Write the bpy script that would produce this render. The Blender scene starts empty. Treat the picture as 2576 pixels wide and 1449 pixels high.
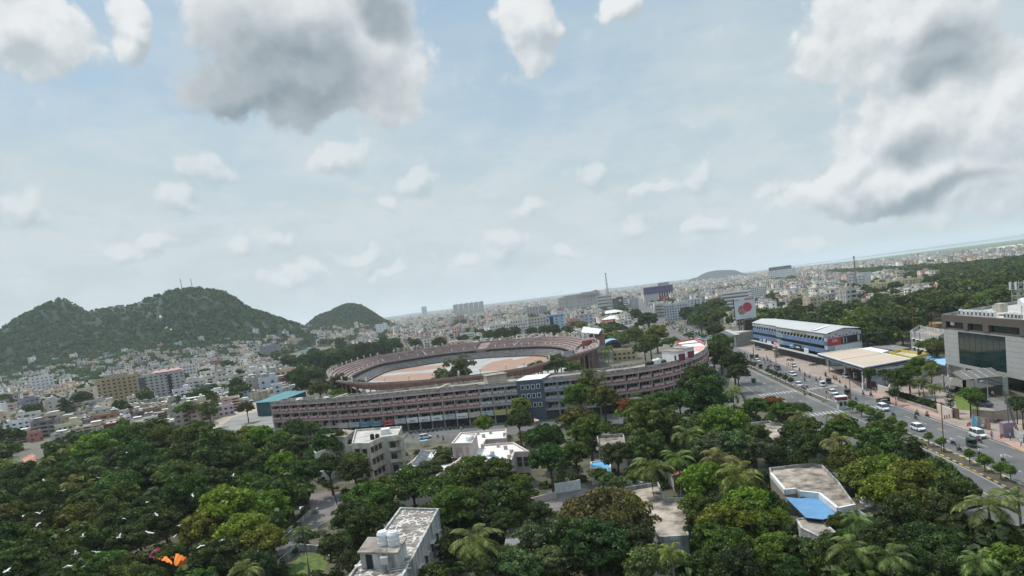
import bpy, math, random
import numpy as np
from mathutils import Vector, Matrix
random.seed(11)
R = math.radians
SC = bpy.context.scene
# ------------------------------------------------------------------ camera
# a 2576 x 1449 sheet of the photograph is used as the map: D pixels
F, PX, PY, TH, RO, H = 1717., 1288., 935., R(5.92), R(-7.2), 42.
cd = bpy.data.cameras.new('camera'); cam = bpy.data.objects.new('camera', cd)
SC.collection.objects.link(cam); SC.camera = cam
cd.sensor_width = 36; cd.lens = 36 * F / 2576; cd.shift_y = (PY - 724.5) / 2576
cd.clip_start = 1; cd.clip_end = 60000
MC = Matrix.Rotation(math.pi / 2 - TH, 3, 'X') @ Matrix.Rotation(RO, 3, 'Z')
cam.matrix_world = Matrix.Translation((0, 0, H)) @ MC.to_4x4()
MCI = MC.transposed()
# ------------------------------------------------------------------ light
SUN_EL, SUN_AZ = R(60), R(-42)          # azimuth measured from +Y towards +X
w = bpy.data.worlds.new('World'); SC.world = w; w.use_nodes = True
sl = bpy.data.lights.new('sun', 'SUN'); sl.energy = 3.3; sl.angle = R(0.5); sl.color = (1, .95, .87)
so = bpy.data.objects.new('sun', sl); SC.collection.objects.link(so)
sd = Vector((math.sin(SUN_AZ) * math.cos(SUN_EL), math.cos(SUN_AZ) * math.cos(SUN_EL), math.sin(SUN_EL)))
so.rotation_euler = (-sd).to_track_quat('-Z', 'Y').to_euler(); so.location = (0, 0, 300)
SC.view_settings.view_transform = 'Standard'; SC.view_settings.look = 'None'
SC.view_settings.gamma = 1; SC.view_settings.exposure = 0.08
SC.cycles.max_bounces = 6; SC.cycles.diffuse_bounces = 3; SC.cycles.glossy_bounces = 2
SC.cycles.transmission_bounces = 2; SC.cycles.volume_bounces = 1; SC.cycles.transparent_max_bounces = 4
SC.cycles.use_denoising = True

def ray(x, y): return MC @ Vector((x - PX, -(y - PY), -F))
def G(x, y, z=0.):
    v = ray(x, y); t = (z - H) / v.z
    return (v.x * t, v.y * t)
def at(x, y, Y):
    v = ray(x, y); t = Y / v.y
    return (v.x * t, Y, H + v.z * t)
def P(X, Y, Zz):
    v = MCI @ Vector((X, Y, Zz - H))
    if v.z > -1: return (-9999, -9999)
    return (PX + F * v.x / -v.z, PY - F * v.y / -v.z)
RG = {'A1': (0, 670.8, 4), 'A2': (644, 737.9, 4), 'A3': (1288, 670.8, 4), 'A4': (1932, 670.8, 4), 'A5': (0, 1033.1, 3.4845), 'A6': (644, 1033.1, 3.4845), 'A7': (1288, 1033.1, 3.4845), 'A8': (1932, 1033.1, 3.4845),
      'R1': (1851.5, 845.3, 8), 'R2': (2066.2, 939.2, 8), 'R3': (2254, 1006.3, 8), 'R4': (1932, 576.9, 4), 'R5': (1610, 724.5, 8), 'R6': (1247.7, 791.6, 7.111), 'R7': (1341.7, 939.2, 6.857), 'R8': (1006.2, 1006.3, 6.857),
      'B1': (2307.7, 711.1, 9.6), 'B2': (2307.7, 862, 9.6), 'B3': (1851.5, 778.2, 8), 'B4': (2052.7, 838.5, 8), 'B5': (805, 831.8, 6.857), 'B6': (214.7, 912.3, 5.647), 'B7': (0, 912.3, 5.655), 'C8': (1395.3, 684.3, 6.857), 'D': (0, 0, 1)}
def D(t, x, y):
    a, b, k = RG[t]; return a + x / k, b + y / k
def g(t, x, y, z=0.): return G(*D(t, x, y), z)
def gs(t, z, *pts): return [g(t, x, y, z) for x, y in pts]

# ------------------------------------------------------------------ sky with clouds (all in azimuth / elevation)
nt = w.node_tree; N = nt.nodes; L = nt.links; N.clear()
def nd(tree, typ, **kw):
    n = tree.nodes.new(typ)
    for k, v in kw.items():
        if k.startswith('i_'): n.inputs[int(k[2:])].default_value = v
        else: setattr(n, k, v)
    return n
def mth(op, a, b=None, c=None):
    n = N.new('ShaderNodeMath'); n.operation = op
    for i, v in enumerate((a, b, c)):
        if v is None: continue
        if isinstance(v, (int, float)): n.inputs[i].default_value = v
        else: L.new(v, n.inputs[i])
    return n.outputs[0]
def build_sky():
    tc = N.new('ShaderNodeTexCoord'); sep0 = N.new('ShaderNodeSeparateXYZ'); L.new(tc.outputs['Generated'], sep0.inputs[0]); el0 = mth('ARCSINE', sep0.outputs[2])
    clouds = [(745, 40, 300, 170), (760, 200, 290, 110), (950, 150, 130, 150), (2250, 60, 220, 150), (2380, 150, 130, 80), (2330, 320, 200, 130),
              (2500, 330, 160, 140), (2300, 450, 300, 60), (2500, 460, 200, 80), (60, 80, 120, 110), (1335, 60, 80, 110), (1560, 15, 70, 45), (310, 60, 55, 80), (2150, 430, 80, 50)]
    small = [(1040, 470, 60, 42), (985, 530, 75, 36), (540, 425, 70, 40), (390, 610, 75, 48), (300, 630, 90, 40), (700, 610, 60, 48), (590, 615, 60, 42), (300, 60, 60, 90), (1560, 20, 70, 50),
             (1485, 445, 45, 46), (1345, 520, 65, 32), (1650, 485, 80, 24), (1745, 455, 36, 42), (1950, 470, 60, 24), (1590, 570, 80, 42), (1780, 565, 60, 32), (1870, 570, 45, 26),
             (1250, 620, 65, 48), (1180, 655, 60, 28), (730, 700, 90, 34), (900, 640, 60, 30), (980, 690, 70, 25), (1430, 640, 60, 26), (470, 500, 60, 35), (850, 410, 100, 45), (60, 520, 70, 60), (2050, 620, 90, 22)]
    darks = [(700, 190, 260, 140), (820, 190, 180, 90), (640, 270, 150, 60), (960, 30, 90, 60), (2410, 120, 90, 70), (2330, 190, 60, 40), (2300, 370, 60, 45), (2350, 485, 220, 28)]
    def density(off):
        ad = N.new('ShaderNodeVectorMath'); L.new(tc.outputs['Generated'], ad.inputs[0]); ad.inputs[1].default_value = off; gen = ad.outputs[0]
        sep = N.new('ShaderNodeSeparateXYZ'); L.new(gen, sep.inputs[0]); az = mth('ARCTAN2', sep.outputs[0], sep.outputs[1]); el = mth('ARCSINE', sep.outputs[2])
        cmb = N.new('ShaderNodeCombineXYZ'); L.new(az, cmb.inputs[0]); L.new(el, cmb.inputs[1])
        def noise(scale, det, rough, w4=0.):
            n = N.new('ShaderNodeTexNoise'); n.noise_dimensions = '4D'; n.inputs['W'].default_value = w4; n.inputs['Scale'].default_value = scale; n.inputs['Detail'].default_value = det
            n.inputs['Roughness'].default_value = rough; L.new(gen, n.inputs['Vector']); return n
        wn = noise(14, 3, .5, 2.)
        sub = N.new('ShaderNodeVectorMath'); sub.operation = 'SUBTRACT'; L.new(wn.outputs['Color'], sub.inputs[0]); sub.inputs[1].default_value = (.5, .5, .5)
        scl = N.new('ShaderNodeVectorMath'); scl.operation = 'SCALE'; L.new(sub.outputs[0], scl.inputs[0]); scl.inputs['Scale'].default_value = .09
        add = N.new('ShaderNodeVectorMath'); L.new(cmb.outputs[0], add.inputs[0]); L.new(scl.outputs[0], add.inputs[1])
        def blob(x, y, rx, ry):
            v = ray(x, y).normalized(); a0 = math.atan2(v.x, v.y); e0 = math.asin(v.z)
            s = N.new('ShaderNodeVectorMath'); s.operation = 'SUBTRACT'; L.new(add.outputs[0], s.inputs[0]); s.inputs[1].default_value = (a0, e0, 0)
            m = N.new('ShaderNodeVectorMath'); m.operation = 'MULTIPLY'; L.new(s.outputs[0], m.inputs[0]); m.inputs[1].default_value = (F / rx, F / ry, 0)
            l = N.new('ShaderNodeVectorMath'); l.operation = 'LENGTH'; L.new(m.outputs[0], l.inputs[0]); return mth('SUBTRACT', 1.0, l.outputs['Value'])
        def field(bl):
            acc = None
            for b_ in bl:
                o = blob(*b_); acc = o if acc is None else mth('SMOOTH_MAX', acc, o, .22)
            return mth('MAXIMUM', acc, -1.2)
        na = mth('SUBTRACT', noise(16, 10, .58, 3.).outputs['Fac'], .5); nb = mth('SUBTRACT', noise(48, 6, .6, 5.).outputs['Fac'], .5)
        ns = mth('ADD', mth('MULTIPLY', na, 2.2), mth('MULTIPLY', nb, .7))
        f1 = mth('ADD', field(clouds), mth('MULTIPLY', ns, .55)); f2 = mth('MAXIMUM', mth('ADD', field(small), mth('MULTIPLY', ns, 1.15)), mth('SUBTRACT', mth('MULTIPLY', ns, 1.2), .12))
        return f1, f2, ns, field
    def ramp(v, a_, b_):
        m = N.new('ShaderNodeMapRange'); m.interpolation_type = 'SMOOTHSTEP'; L.new(v, m.inputs[0]); m.inputs[1].default_value = a_; m.inputs[2].default_value = b_; return m.outputs[0]
    f1, f2, ns, field = density((0, 0, 0)); g1, g2, _, _ = density((-.006, .0, .017))
    d1 = mth('ADD', field(darks), mth('MULTIPLY', ns, .5))
    m1 = ramp(f1, .0, .26); m2 = mth('MULTIPLY', mth('MULTIPLY', ramp(f2, .02, .6), .66), ramp(el0, .42, .26))
    l1 = ramp(mth('SUBTRACT', f1, g1), -.55, .45); l2 = ramp(mth('SUBTRACT', f2, g2), -.5, .75)
    dk1 = ramp(d1, -.30, .85)
    bn = N.new('ShaderNodeTexNoise'); bn.inputs['Scale'].default_value = 7.5; bn.inputs['Detail'].default_value = 9; bn.inputs['Roughness'].default_value = .6; mq = N.new('ShaderNodeMapping'); mq.inputs['Scale'].default_value = (1, 1, 2.2); mq.inputs['Location'].default_value = (.3, .1, .7); L.new(tc.outputs['Generated'], mq.inputs[0]); L.new(mq.outputs[0], bn.inputs[0])
    m3 = mth('MULTIPLY', mth('MULTIPLY', ramp(bn.outputs['Fac'], .42, .66), .55), ramp(el0, .44, .16)); s3 = ramp(bn.outputs['Fac'], .56, .74)
    mp_ = N.new('ShaderNodeMapping'); mp_.inputs['Scale'].default_value = (1.2, 1.2, 4.5); L.new(tc.outputs['Generated'], mp_.inputs[0])
    vn = N.new('ShaderNodeTexNoise'); vn.inputs['Scale'].default_value = 2.4; vn.inputs['Detail'].default_value = 8; vn.inputs['Roughness'].default_value = .58; L.new(mp_.outputs[0], vn.inputs[0])
    veil = ramp(vn.outputs['Fac'], .30, .70); low = ramp(el0, .40, .03)
    veil = mth('MINIMUM', mth('ADD', mth('MULTIPLY', veil, .65), mth('MULTIPLY', low, .72)), .95)
    sky = N.new('ShaderNodeTexSky'); sky.sky_type = 'NISHITA'; sky.sun_disc = False
    sky.sun_elevation = SUN_EL; sky.sun_rotation = SUN_AZ; sky.air_density = 1.3; sky.dust_density = 1.5; sky.ozone_density = 1.5
    def mix(f, a_, b_):
        m = N.new('ShaderNodeMix'); m.data_type = 'RGBA'
        if isinstance(f, float): m.inputs[0].default_value = f
        else: L.new(f, m.inputs[0])
        for i, v in ((6, a_), (7, b_)):
            if isinstance(v, tuple): m.inputs[i].default_value = (*v, 1)
            else: L.new(v, m.inputs[i])
        return m.outputs[2]
    K = 1 / .1
    c = lambda r, g_, b_: (r * K, g_ * K, b_ * K)
    base = mix(.66, sky.outputs[0], c(.36, .52, .65)); base = mix(veil, base, c(.545, .63, .655))
    ca = mix(l1, c(.46, .52, .555), c(.80, .82, .825)); ca = mix(mth('MULTIPLY', dk1, .97), ca, mix(l1, c(.20, .255, .295), c(.37, .425, .46)))
    cb = mix(l2, c(.44, .53, .58), c(.74, .775, .785))
    base = mix(m3, base, mix(mth('MULTIPLY', s3, .6), c(.66, .715, .735), c(.45, .53, .575))); col = mix(m2, base, cb); col = mix(mth('MULTIPLY', m1, .95), col, ca)
    up = mth('MULTIPLY_ADD', ramp(el0, .46, .95), 1.5, 1.)      # unseen upper sky brightened, added as ambient fill for shaded fronts
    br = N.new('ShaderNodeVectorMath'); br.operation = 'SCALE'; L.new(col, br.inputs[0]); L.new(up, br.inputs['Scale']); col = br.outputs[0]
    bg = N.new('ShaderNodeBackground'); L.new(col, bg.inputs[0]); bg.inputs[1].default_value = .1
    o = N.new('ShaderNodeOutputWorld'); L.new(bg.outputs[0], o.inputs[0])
build_sky()
w.cycles.sampling_method = 'MANUAL'; w.cycles.sample_map_resolution = 512

# ------------------------------------------------------------------ materials
MAT = {}
def mat(name, rgb, rough=.8, var=.25, scale=.6, dark=None, spec=.3, metal=0., objcol=False, attr=None, bump=0., streak=False, det=5):
    if name in MAT: return MAT[name]
    m = bpy.data.materials.new(name); m.use_nodes = True; t = m.node_tree; b = t.nodes['Principled BSDF']
    b.inputs['Roughness'].default_value = rough; b.inputs['Metallic'].default_value = metal
    b.inputs['Specular IOR Level'].default_value = spec
    tc = t.nodes.new('ShaderNodeNewGeometry')
    n = t.nodes.new('ShaderNodeTexNoise'); n.inputs['Scale'].default_value = scale; n.inputs['Detail'].default_value = det; n.inputs['Roughness'].default_value = .62
    if streak:
        mp = t.nodes.new('ShaderNodeMapping'); mp.inputs['Scale'].default_value = (1, 1, .18); t.links.new(tc.outputs['Position'], mp.inputs[0]); t.links.new(mp.outputs[0], n.inputs[0])
    else: t.links.new(tc.outputs['Position'], n.inputs[0])
    rp = t.nodes.new('ShaderNodeMapRange'); rp.inputs[1].default_value = .36; rp.inputs[2].default_value = .64; t.links.new(n.outputs[0], rp.inputs[0])
    mx = t.nodes.new('ShaderNodeMix'); mx.data_type = 'RGBA'; t.links.new(rp.outputs[0], mx.inputs[0])
    dk = dark or tuple(c * (1 - var) for c in rgb)
    mx.inputs[6].default_value = (*dk, 1); mx.inputs[7].default_value = (*rgb, 1)
    out = mx.outputs[2]
    if objcol or attr:
        if objcol: s = t.nodes.new('ShaderNodeObjectInfo'); so_ = s.outputs['Color']
        else: s = t.nodes.new('ShaderNodeAttribute'); s.attribute_name = attr; so_ = s.outputs['Color']
        mu = t.nodes.new('ShaderNodeMix'); mu.data_type = 'RGBA'; mu.blend_type = 'MULTIPLY'; mu.inputs[0].default_value = 1
        t.links.new(out, mu.inputs[6]); t.links.new(so_, mu.inputs[7]); out = mu.outputs[2]
    t.links.new(out, b.inputs['Base Color'])
    if bump:
        bp = t.nodes.new('ShaderNodeBump'); bp.inputs['Strength'].default_value = bump; bp.inputs['Distance'].default_value = .1
        t.links.new(n.outputs[0], bp.inputs['Height']); t.links.new(bp.outputs[0], b.inputs['Normal'])
    MAT[name] = m; return m
def foliage(name, attr=None):
    if name in MAT: return MAT[name]
    m = bpy.data.materials.new(name); m.use_nodes = True; t = m.node_tree; t.nodes.clear()
    o = t.nodes.new('ShaderNodeOutputMaterial'); gm = t.nodes.new('ShaderNodeNewGeometry')
    if attr: s = t.nodes.new('ShaderNodeAttribute'); s.attribute_name = attr; col = s.outputs['Color']
    else: s = t.nodes.new('ShaderNodeObjectInfo'); col = s.outputs['Color']
    n = t.nodes.new('ShaderNodeTexNoise'); n.inputs['Scale'].default_value = .55; n.inputs['Detail'].default_value = 3; t.links.new(gm.outputs['Position'], n.inputs[0])
    a = t.nodes.new('ShaderNodeMath'); a.operation = 'MULTIPLY_ADD'; t.links.new(gm.outputs['Random Per Island'], a.inputs[0]); a.inputs[1].default_value = .75; a.inputs[2].default_value = .25
    b2 = t.nodes.new('ShaderNodeMath'); b2.operation = 'MULTIPLY_ADD'; t.links.new(n.outputs[0], b2.inputs[0]); b2.inputs[1].default_value = 1.6; b2.inputs[2].default_value = -.1
    c2 = t.nodes.new('ShaderNodeMath'); c2.operation = 'MULTIPLY'; t.links.new(a.outputs[0], c2.inputs[0]); t.links.new(b2.outputs[0], c2.inputs[1])
    v = t.nodes.new('ShaderNodeVectorMath'); v.operation = 'SCALE'; t.links.new(col, v.inputs[0]); t.links.new(c2.outputs[0], v.inputs['Scale'])
    d = t.nodes.new('ShaderNodeBsdfDiffuse'); t.links.new(v.outputs[0], d.inputs[0])
    tr = t.nodes.new('ShaderNodeBsdfTranslucent')
    v2 = t.nodes.new('ShaderNodeVectorMath'); v2.operation = 'MULTIPLY'; t.links.new(v.outputs[0], v2.inputs[0]); v2.inputs[1].default_value = (1.1, 1.25, .5); t.links.new(v2.outputs[0], tr.inputs[0])
    mx = t.nodes.new('ShaderNodeMixShader'); mx.inputs[0].default_value = .3; t.links.new(d.outputs[0], mx.inputs[1]); t.links.new(tr.outputs[0], mx.inputs[2])
    gl = t.nodes.new('ShaderNodeBsdfGlossy'); gl.inputs['Roughness'].default_value = .5; gl.inputs[0].default_value = (.5, .55, .5, 1)
    m3 = t.nodes.new('ShaderNodeMixShader'); m3.inputs[0].default_value = .025; t.links.new(mx.outputs[0], m3.inputs[1]); t.links.new(gl.outputs[0], m3.inputs[2])
    t.links.new(m3.outputs[0], o.inputs[0]); MAT[name] = m; return m
def paint(name, rgb, rough=.7, **k): return mat(name, rgb, rough, **k)

# ------------------------------------------------------------------ mesh helpers
COL = SC.collection
class MB:
    def __init__(s): s.v = []; s.f = []; s.m = []
    def add(s, vs, fs, mi=0):
        o = len(s.v); s.v += [tuple(p) for p in vs]; s.f += [tuple(i + o for i in f) for f in fs]; s.m += [mi] * len(fs); return s
    def box(s, cx, cy, z0, sx, sy, sz, rot=0., mi=0):
        c, n = math.cos(rot), math.sin(rot); hx, hy = sx / 2, sy / 2
        q = [(cx + x * c - y * n, cy + x * n + y * c) for x, y in ((-hx, -hy), (hx, -hy), (hx, hy), (-hx, hy))]
        return s.prism(q, z0, z0 + sz, mi)
    def prism(s, poly, z0, z1, mi=0, bottom=True):
        poly = ccw(poly); n = len(poly)
        vs = [(x, y, z0) for x, y in poly] + [(x, y, z1) for x, y in poly]
        fs = [(i, (i + 1) % n, n + (i + 1) % n, n + i) for i in range(n)] + [tuple(range(n, 2 * n))]
        if bottom: fs.append(tuple(range(n - 1, -1, -1)))
        return s.add(vs, fs, mi)
    def bar(s, a, b, wd, ht, mi=0):
        "a beam of rectangular section from a to b (3d points)"
        a, b = Vector(a), Vector(b); d = (b - a).normalized(); up = Vector((0, 0, 1)) if abs(d.z) < .95 else Vector((0, 1, 0))
        sx = d.cross(up).normalized() * wd / 2; sy = sx.cross(d).normalized() * ht / 2
        vs = [p + i * sx + j * sy for p in (a, b) for i, j in ((-1, -1), (1, -1), (1, 1), (-1, 1))]
        return s.add(vs, [(0, 1, 2, 3), (7, 6, 5, 4), (0, 4, 5, 1), (1, 5, 6, 2), (2, 6, 7, 3), (3, 7, 4, 0)], mi)
    def tube(s, pts, rad, n=8, mi=0, cap=True):
        pts = [Vector(p) for p in pts]; k = len(pts); rings = []
        for i, p in enumerate(pts):
            d = (pts[min(i + 1, k - 1)] - pts[max(i - 1, 0)]).normalized(); up = Vector((0, 0, 1)) if abs(d.z) < .9 else Vector((1, 0, 0))
            a = d.cross(up).normalized(); b = a.cross(d); r = rad[i] if isinstance(rad, (list, tuple)) else rad
            rings.append([p + r * (math.cos(t) * a + math.sin(t) * b) for t in [2 * math.pi * j / n for j in range(n)]])
        vs = [q for r in rings for q in r]
        fs = [(i * n + j, i * n + (j + 1) % n, (i + 1) * n + (j + 1) % n, (i + 1) * n + j) for i in range(k - 1) for j in range(n)]
        if cap: fs += [tuple(range(n - 1, -1, -1)), tuple(range((k - 1) * n, k * n))]
        return s.add(vs, fs, mi)
    def lathe(s, prof, cx=0, cy=0, n=16, mi=0):
        vs = [(cx + r * math.cos(2 * math.pi * j / n), cy + r * math.sin(2 * math.pi * j / n), z) for r, z in prof for j in range(n)]; k = len(prof)
        fs = [(i * n + j, i * n + (j + 1) % n, (i + 1) * n + (j + 1) % n, (i + 1) * n + j) for i in range(k - 1) for j in range(n)]
        fs += [tuple(range(n - 1, -1, -1)), tuple(range((k - 1) * n, k * n))]
        return s.add(vs, fs, mi)
    def quad(s, a, b, c, d, mi=0): return s.add([a, b, c, d], [(0, 1, 2, 3)], mi)
    def mesh(s, name, mats, off=(0, 0, 0), smooth=False):
        me = bpy.data.meshes.new(name); ox, oy, oz = off
        me.from_pydata([(x - ox, y - oy, z - oz) for x, y, z in s.v], [], s.f)
        for m in (mats if isinstance(mats, (list, tuple)) else [mats]): me.materials.append(m)
        me.polygons.foreach_set('material_index', s.m)
        if smooth: me.polygons.foreach_set('use_smooth', [True] * len(s.f))
        me.update(); return me
    def build(s, name, mats, parent=None, world=True, smooth=False):
        off = parent.location if (parent is not None and world) else (0, 0, 0)
        if parent is not None and world and parent.parent is not None and parent.get('woff') is not None: off = parent['woff']
        return link(name, s.mesh(name, mats, off, smooth), parent)
def ccw(p):
    a = sum(p[i][0] * p[(i + 1) % len(p)][1] - p[(i + 1) % len(p)][0] * p[i][1] for i in range(len(p)))
    return list(p) if a > 0 else list(reversed(p))
def link(name, me, parent=None, loc=None, rz=0, col=None):
    o = bpy.data.objects.new(name, me); COL.objects.link(o)
    if parent is not None: o.parent = parent
    if loc: o.location = loc
    if rz: o.rotation_euler = (0, 0, rz)
    if col: o.color = (*col, 1)
    return o
def thing(name, label, cat, loc=(0, 0, 0), rz=0, group=None):
    o = bpy.data.objects.new(name, None); COL.objects.link(o); o.location = loc; o.rotation_euler = (0, 0, rz); o.empty_display_size = .5
    o['label'] = label; o['category'] = cat
    if group: o['group'] = group
    return o
def tag(o, label, cat, group=None, kind=None):
    o['label'] = label; o['category'] = cat
    if group: o['group'] = group
    if kind: o['kind'] = kind
    return o
def struct(name, mb, m, **k):
    o = mb.build(name, m, **k); o['kind'] = 'structure'; return o
def npmesh(name, V, Fq, mats, fcol=None, mi=None):
    "fast quad mesh from numpy; fcol = per-face colour"
    V = np.asarray(V, np.float32).reshape(-1, 3); Fq = np.asarray(Fq, np.int32).reshape(-1, 4); n = len(Fq)
    me = bpy.data.meshes.new(name); me.vertices.add(len(V)); me.vertices.foreach_set('co', V.ravel())
    me.loops.add(n * 4); me.loops.foreach_set('vertex_index', Fq.ravel())
    me.polygons.add(n); me.polygons.foreach_set('loop_start', np.arange(0, 4 * n, 4, dtype=np.int32))
    try: me.polygons.foreach_set('loop_total', np.full(n, 4, np.int32))
    except Exception: pass
    for m in (mats if isinstance(mats, (list, tuple)) else [mats]): me.materials.append(m)
    if mi is not None: me.polygons.foreach_set('material_index', np.asarray(mi, np.int32))
    if fcol is not None:
        a = me.attributes.new('tint', 'FLOAT_COLOR', 'FACE'); c = np.ones((n, 4), np.float32); c[:, :3] = fcol; a.data.foreach_set('color', c.ravel())
    me.update(calc_edges=True); me.validate(); return me
def inset(poly, d):
    poly = ccw(poly); n = len(poly); out = []
    for i in range(n):
        p0, p1, p2 = Vector(poly[i - 1]), Vector(poly[i]), Vector(poly[(i + 1) % n])
        a = (p1 - p0).normalized(); b = (p2 - p1).normalized(); na = Vector((-a.y, a.x)); nb = Vector((-b.y, b.x))
        m = (na + nb); m = m / max(.3, 1 + na.dot(nb)); out.append(tuple(p1 + m * d))
    return out
def inpoly(x, y, poly):
    c = False; j = len(poly) - 1
    for i in range(len(poly)):
        xi, yi = poly[i]; xj, yj = poly[j]
        if (yi > y) != (yj > y) and x < (xj - xi) * (y - yi) / (yj - yi) + xi: c = not c
        j = i
    return c
def sheet(name, poly, z, m, label=None):
    mb = MB(); mb.add([(x, y, z) for x, y in ccw(poly)], [tuple(range(len(poly)))])
    return struct(name, mb, m)
# labels of repeated things get their place at the end, see the last section
LM = []
# ------------------------------------------------------------------ ground, water, hills
rng = np.random.default_rng(5)
M_ground = mat('soil', (.17, .15, .12), .95, .5, .02, dark=(.085, .085, .06), det=8)
M_dirt = mat('dirt', (.13, .11, .08), .95, .5, .25, dark=(.05, .055, .03), det=8)
M_grass = mat('grass', (.10, .14, .035), .95, .5, .5, dark=(.05, .075, .02), det=8)
M_asph = mat('asphalt', (.13, .125, .12), .88, .2, .1, dark=(.08, .077, .075), det=8)
M_conc = mat('concrete', (.36, .33, .29), .9, .35, .35, dark=(.22, .2, .175), det=8)
M_white = mat('white_paint', (.72, .72, .70), .7, .25, 1.2)
M_road_mark = mat('road_marking', (.42, .41, .385), .8, .35, 1.5)
M_tile = mat('red_paving', (.40, .24, .19), .9, .3, .6, dark=(.30, .2, .165), det=8)
M_plaza = mat('plaza_paving', (.34, .265, .215), .92, .35, .25, dark=(.23, .185, .16), det=9)
M_black = mat('dark_opening', (.02, .02, .022), .6, .3, 1.)
M_glass = mat('window_glass', (.03, .04, .045), .12, .2, 1., spec=.6)
GR = 40000
mb = MB(); mb.prism([(-GR, -2000), (GR, -2000), (GR, GR), (-GR, GR)], -.5, 0); struct('ground', mb, M_ground)
def flat(name, t, pts, z, m): return sheet(name, gs(t, z, *pts), z, m)
# the river plain on the right, seen at a grazing angle
M_water = mat('river_water', (.30, .34, .36), .25, .15, .002, spec=.5)
M_sand = mat('sand', (.55, .47, .38), .95, .15, .01)
M_green = mat('flood_plain_scrub', (.06, .12, .035), .95, .45, .012, dark=(.03, .06, .02), det=8)
def band(name, near, far, z, m):
    pts = [G(x, y, z) for x, y in near] + [G(x, y, z) for x, y in reversed(far)]
    return sheet(name, pts, z, m)
hz = lambda x: 755.5 - .1263 * (x - 1288)
band('flood_plain', [(2010, 672), (2100, 668), (2200, 662), (2350, 647), (2576, 624), (2760, 606)], [(2010, hz(2010) + 7), (2200, hz(2200) + 7), (2400, hz(2400) + 7), (2760, hz(2760) + 7)], .05, M_green)
band('sand_bar', [(2440, 631), (2500, 628), (2640, 616)], [(2440, 628.5), (2500, 622), (2640, 605)], .12, M_sand)
band('river', [(1980, hz(1980) + 5.4), (2160, hz(2160) + 9), (2400, hz(2400) + 8), (2760, hz(2760) + 8.5)], [(1980, hz(1980) + 3.6), (2160, hz(2160) + 4.2), (2400, hz(2400) + 4), (2760, hz(2760) + 4)], .2, M_water)

WB = {}
def wob(X, Y, s, seed, n=5):
    if (seed, n) not in WB:
        r = np.random.default_rng(seed); amp = 1.; q = []
        for k in range(n):
            for _ in range(3): a = r.uniform(0, 2 * math.pi); p = r.uniform(0, 6.28); q.append((math.cos(a), math.sin(a), p, 2 ** k * r.uniform(.7, 1.3), amp / 3))
            amp *= .55
        WB[(seed, n)] = q
    if isinstance(X, float): return sum(am * math.sin((X * c + Y * d) * f * s + p) for c, d, p, f, am in WB[(seed, n)])
    return sum(am * np.sin((X * c + Y * d) * f * s + p) for c, d, p, f, am in WB[(seed, n)])
def ridge(Yr, pts):
    q = [at(x, y, Yr) for x, y in pts]; return np.array([p[0] for p in q]), np.array([p[2] for p in q])
HILLS = []
def add_hill(Yr, pts, Wf, Wb, cap=.4): xs, zs = ridge(Yr, pts); HILLS.append((Yr, xs, zs, Wf, Wb, cap))
add_hill(1400, [(-900, 985), (-560, 930), (-250, 915), (-100, 880), (0, 853), (35, 836), (57, 813), (87, 781), (110, 771), (140, 756), (155, 753), (175, 760), (185, 766), (200, 775), (217, 787), (250, 779), (295, 772), (345, 768), (375, 752), (412, 739), (462, 728), (500, 727), (550, 734), (575, 744), (600, 763), (625, 778), (644, 784), (669, 791), (706, 806), (735, 815), (750, 829), (775, 846), (810, 850)], 520, 400)
add_hill(1900, [(745, 846), (769, 826), (786, 811), (804, 796), (819, 790), (834, 786), (851, 776), (869, 768), (884, 766), (906, 770), (924, 780), (941, 791), (959, 804), (980, 818), (1000, 826)], 330, 300)
add_hill(5200, [(1735, 702), (1755, 697), (1765, 690), (1780, 684), (1800, 680), (1830, 679), (1850, 679), (1862, 685), (1880, 690), (1900, 686)], 500, 500)
def hill_h(X, Y):
    if isinstance(X, float) and not any(h[1][0] < X < h[1][-1] and h[0] - h[3] < Y < h[0] + h[4] for h in HILLS): return -2.
    X = np.asarray(X, float); Y = np.asarray(Y, float); out = np.zeros(np.broadcast(X, Y).shape) - 2.
    for Yr, xs, zs, Wf, Wb, cap in HILLS:
        hr = np.interp(X, xs, zs, left=-3, right=-3); s = np.abs(Y - Yr) / np.where(Y < Yr, Wf, Wb)
        s = s * (1 + .16 * wob(X, Y, .006 * 1400 / Yr, 3)); s = np.clip(s, 0, 1)
        pr = cap * np.exp(-(s / .26) ** 2) + (1 - cap) * (1 - s) ** 1.15
        h = (hr + 3) * pr - 3 + np.clip(s * 5, 0, 1) * (1 - s) * hr * .15 * wob(X, Y, .012 * 1400 / Yr, 9)
        out = np.maximum(out, np.where((Y > Yr - Wf * 1.3) & (Y < Yr + Wb * 1.3), h, -2))
    return out
M_hill = mat('hill_scrub', (.035, .056, .022), .95, .5, .03, dark=(.02, .034, .016), det=10)
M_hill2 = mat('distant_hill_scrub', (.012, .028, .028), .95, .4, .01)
def hill_mesh(name, X0, X1, Y0, Y1, st):
    xs = np.arange(X0, X1, st); ys = np.arange(Y0, Y1, st); XX, YY = np.meshgrid(xs, ys)
    ZZ = hill_h(XX, YY) + .9 * wob(XX, YY, .25, 4, 3) * (st < 12) - .3
    V = np.stack([XX, YY, ZZ], -1).reshape(-1, 3); nx = len(xs); i = np.arange(len(ys) - 1)[:, None] * nx + np.arange(nx - 1)[None]
    Fq = np.stack([i, i + 1, i + nx + 1, i + nx], -1).reshape(-1, 4)
    Fq = Fq[V[Fq[:, 0], 2] > -2.6]
    o = link(name, npmesh(name, V, Fq, M_hill if st < 12 else M_hill2)); o['kind'] = 'structure'; return o
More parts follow.
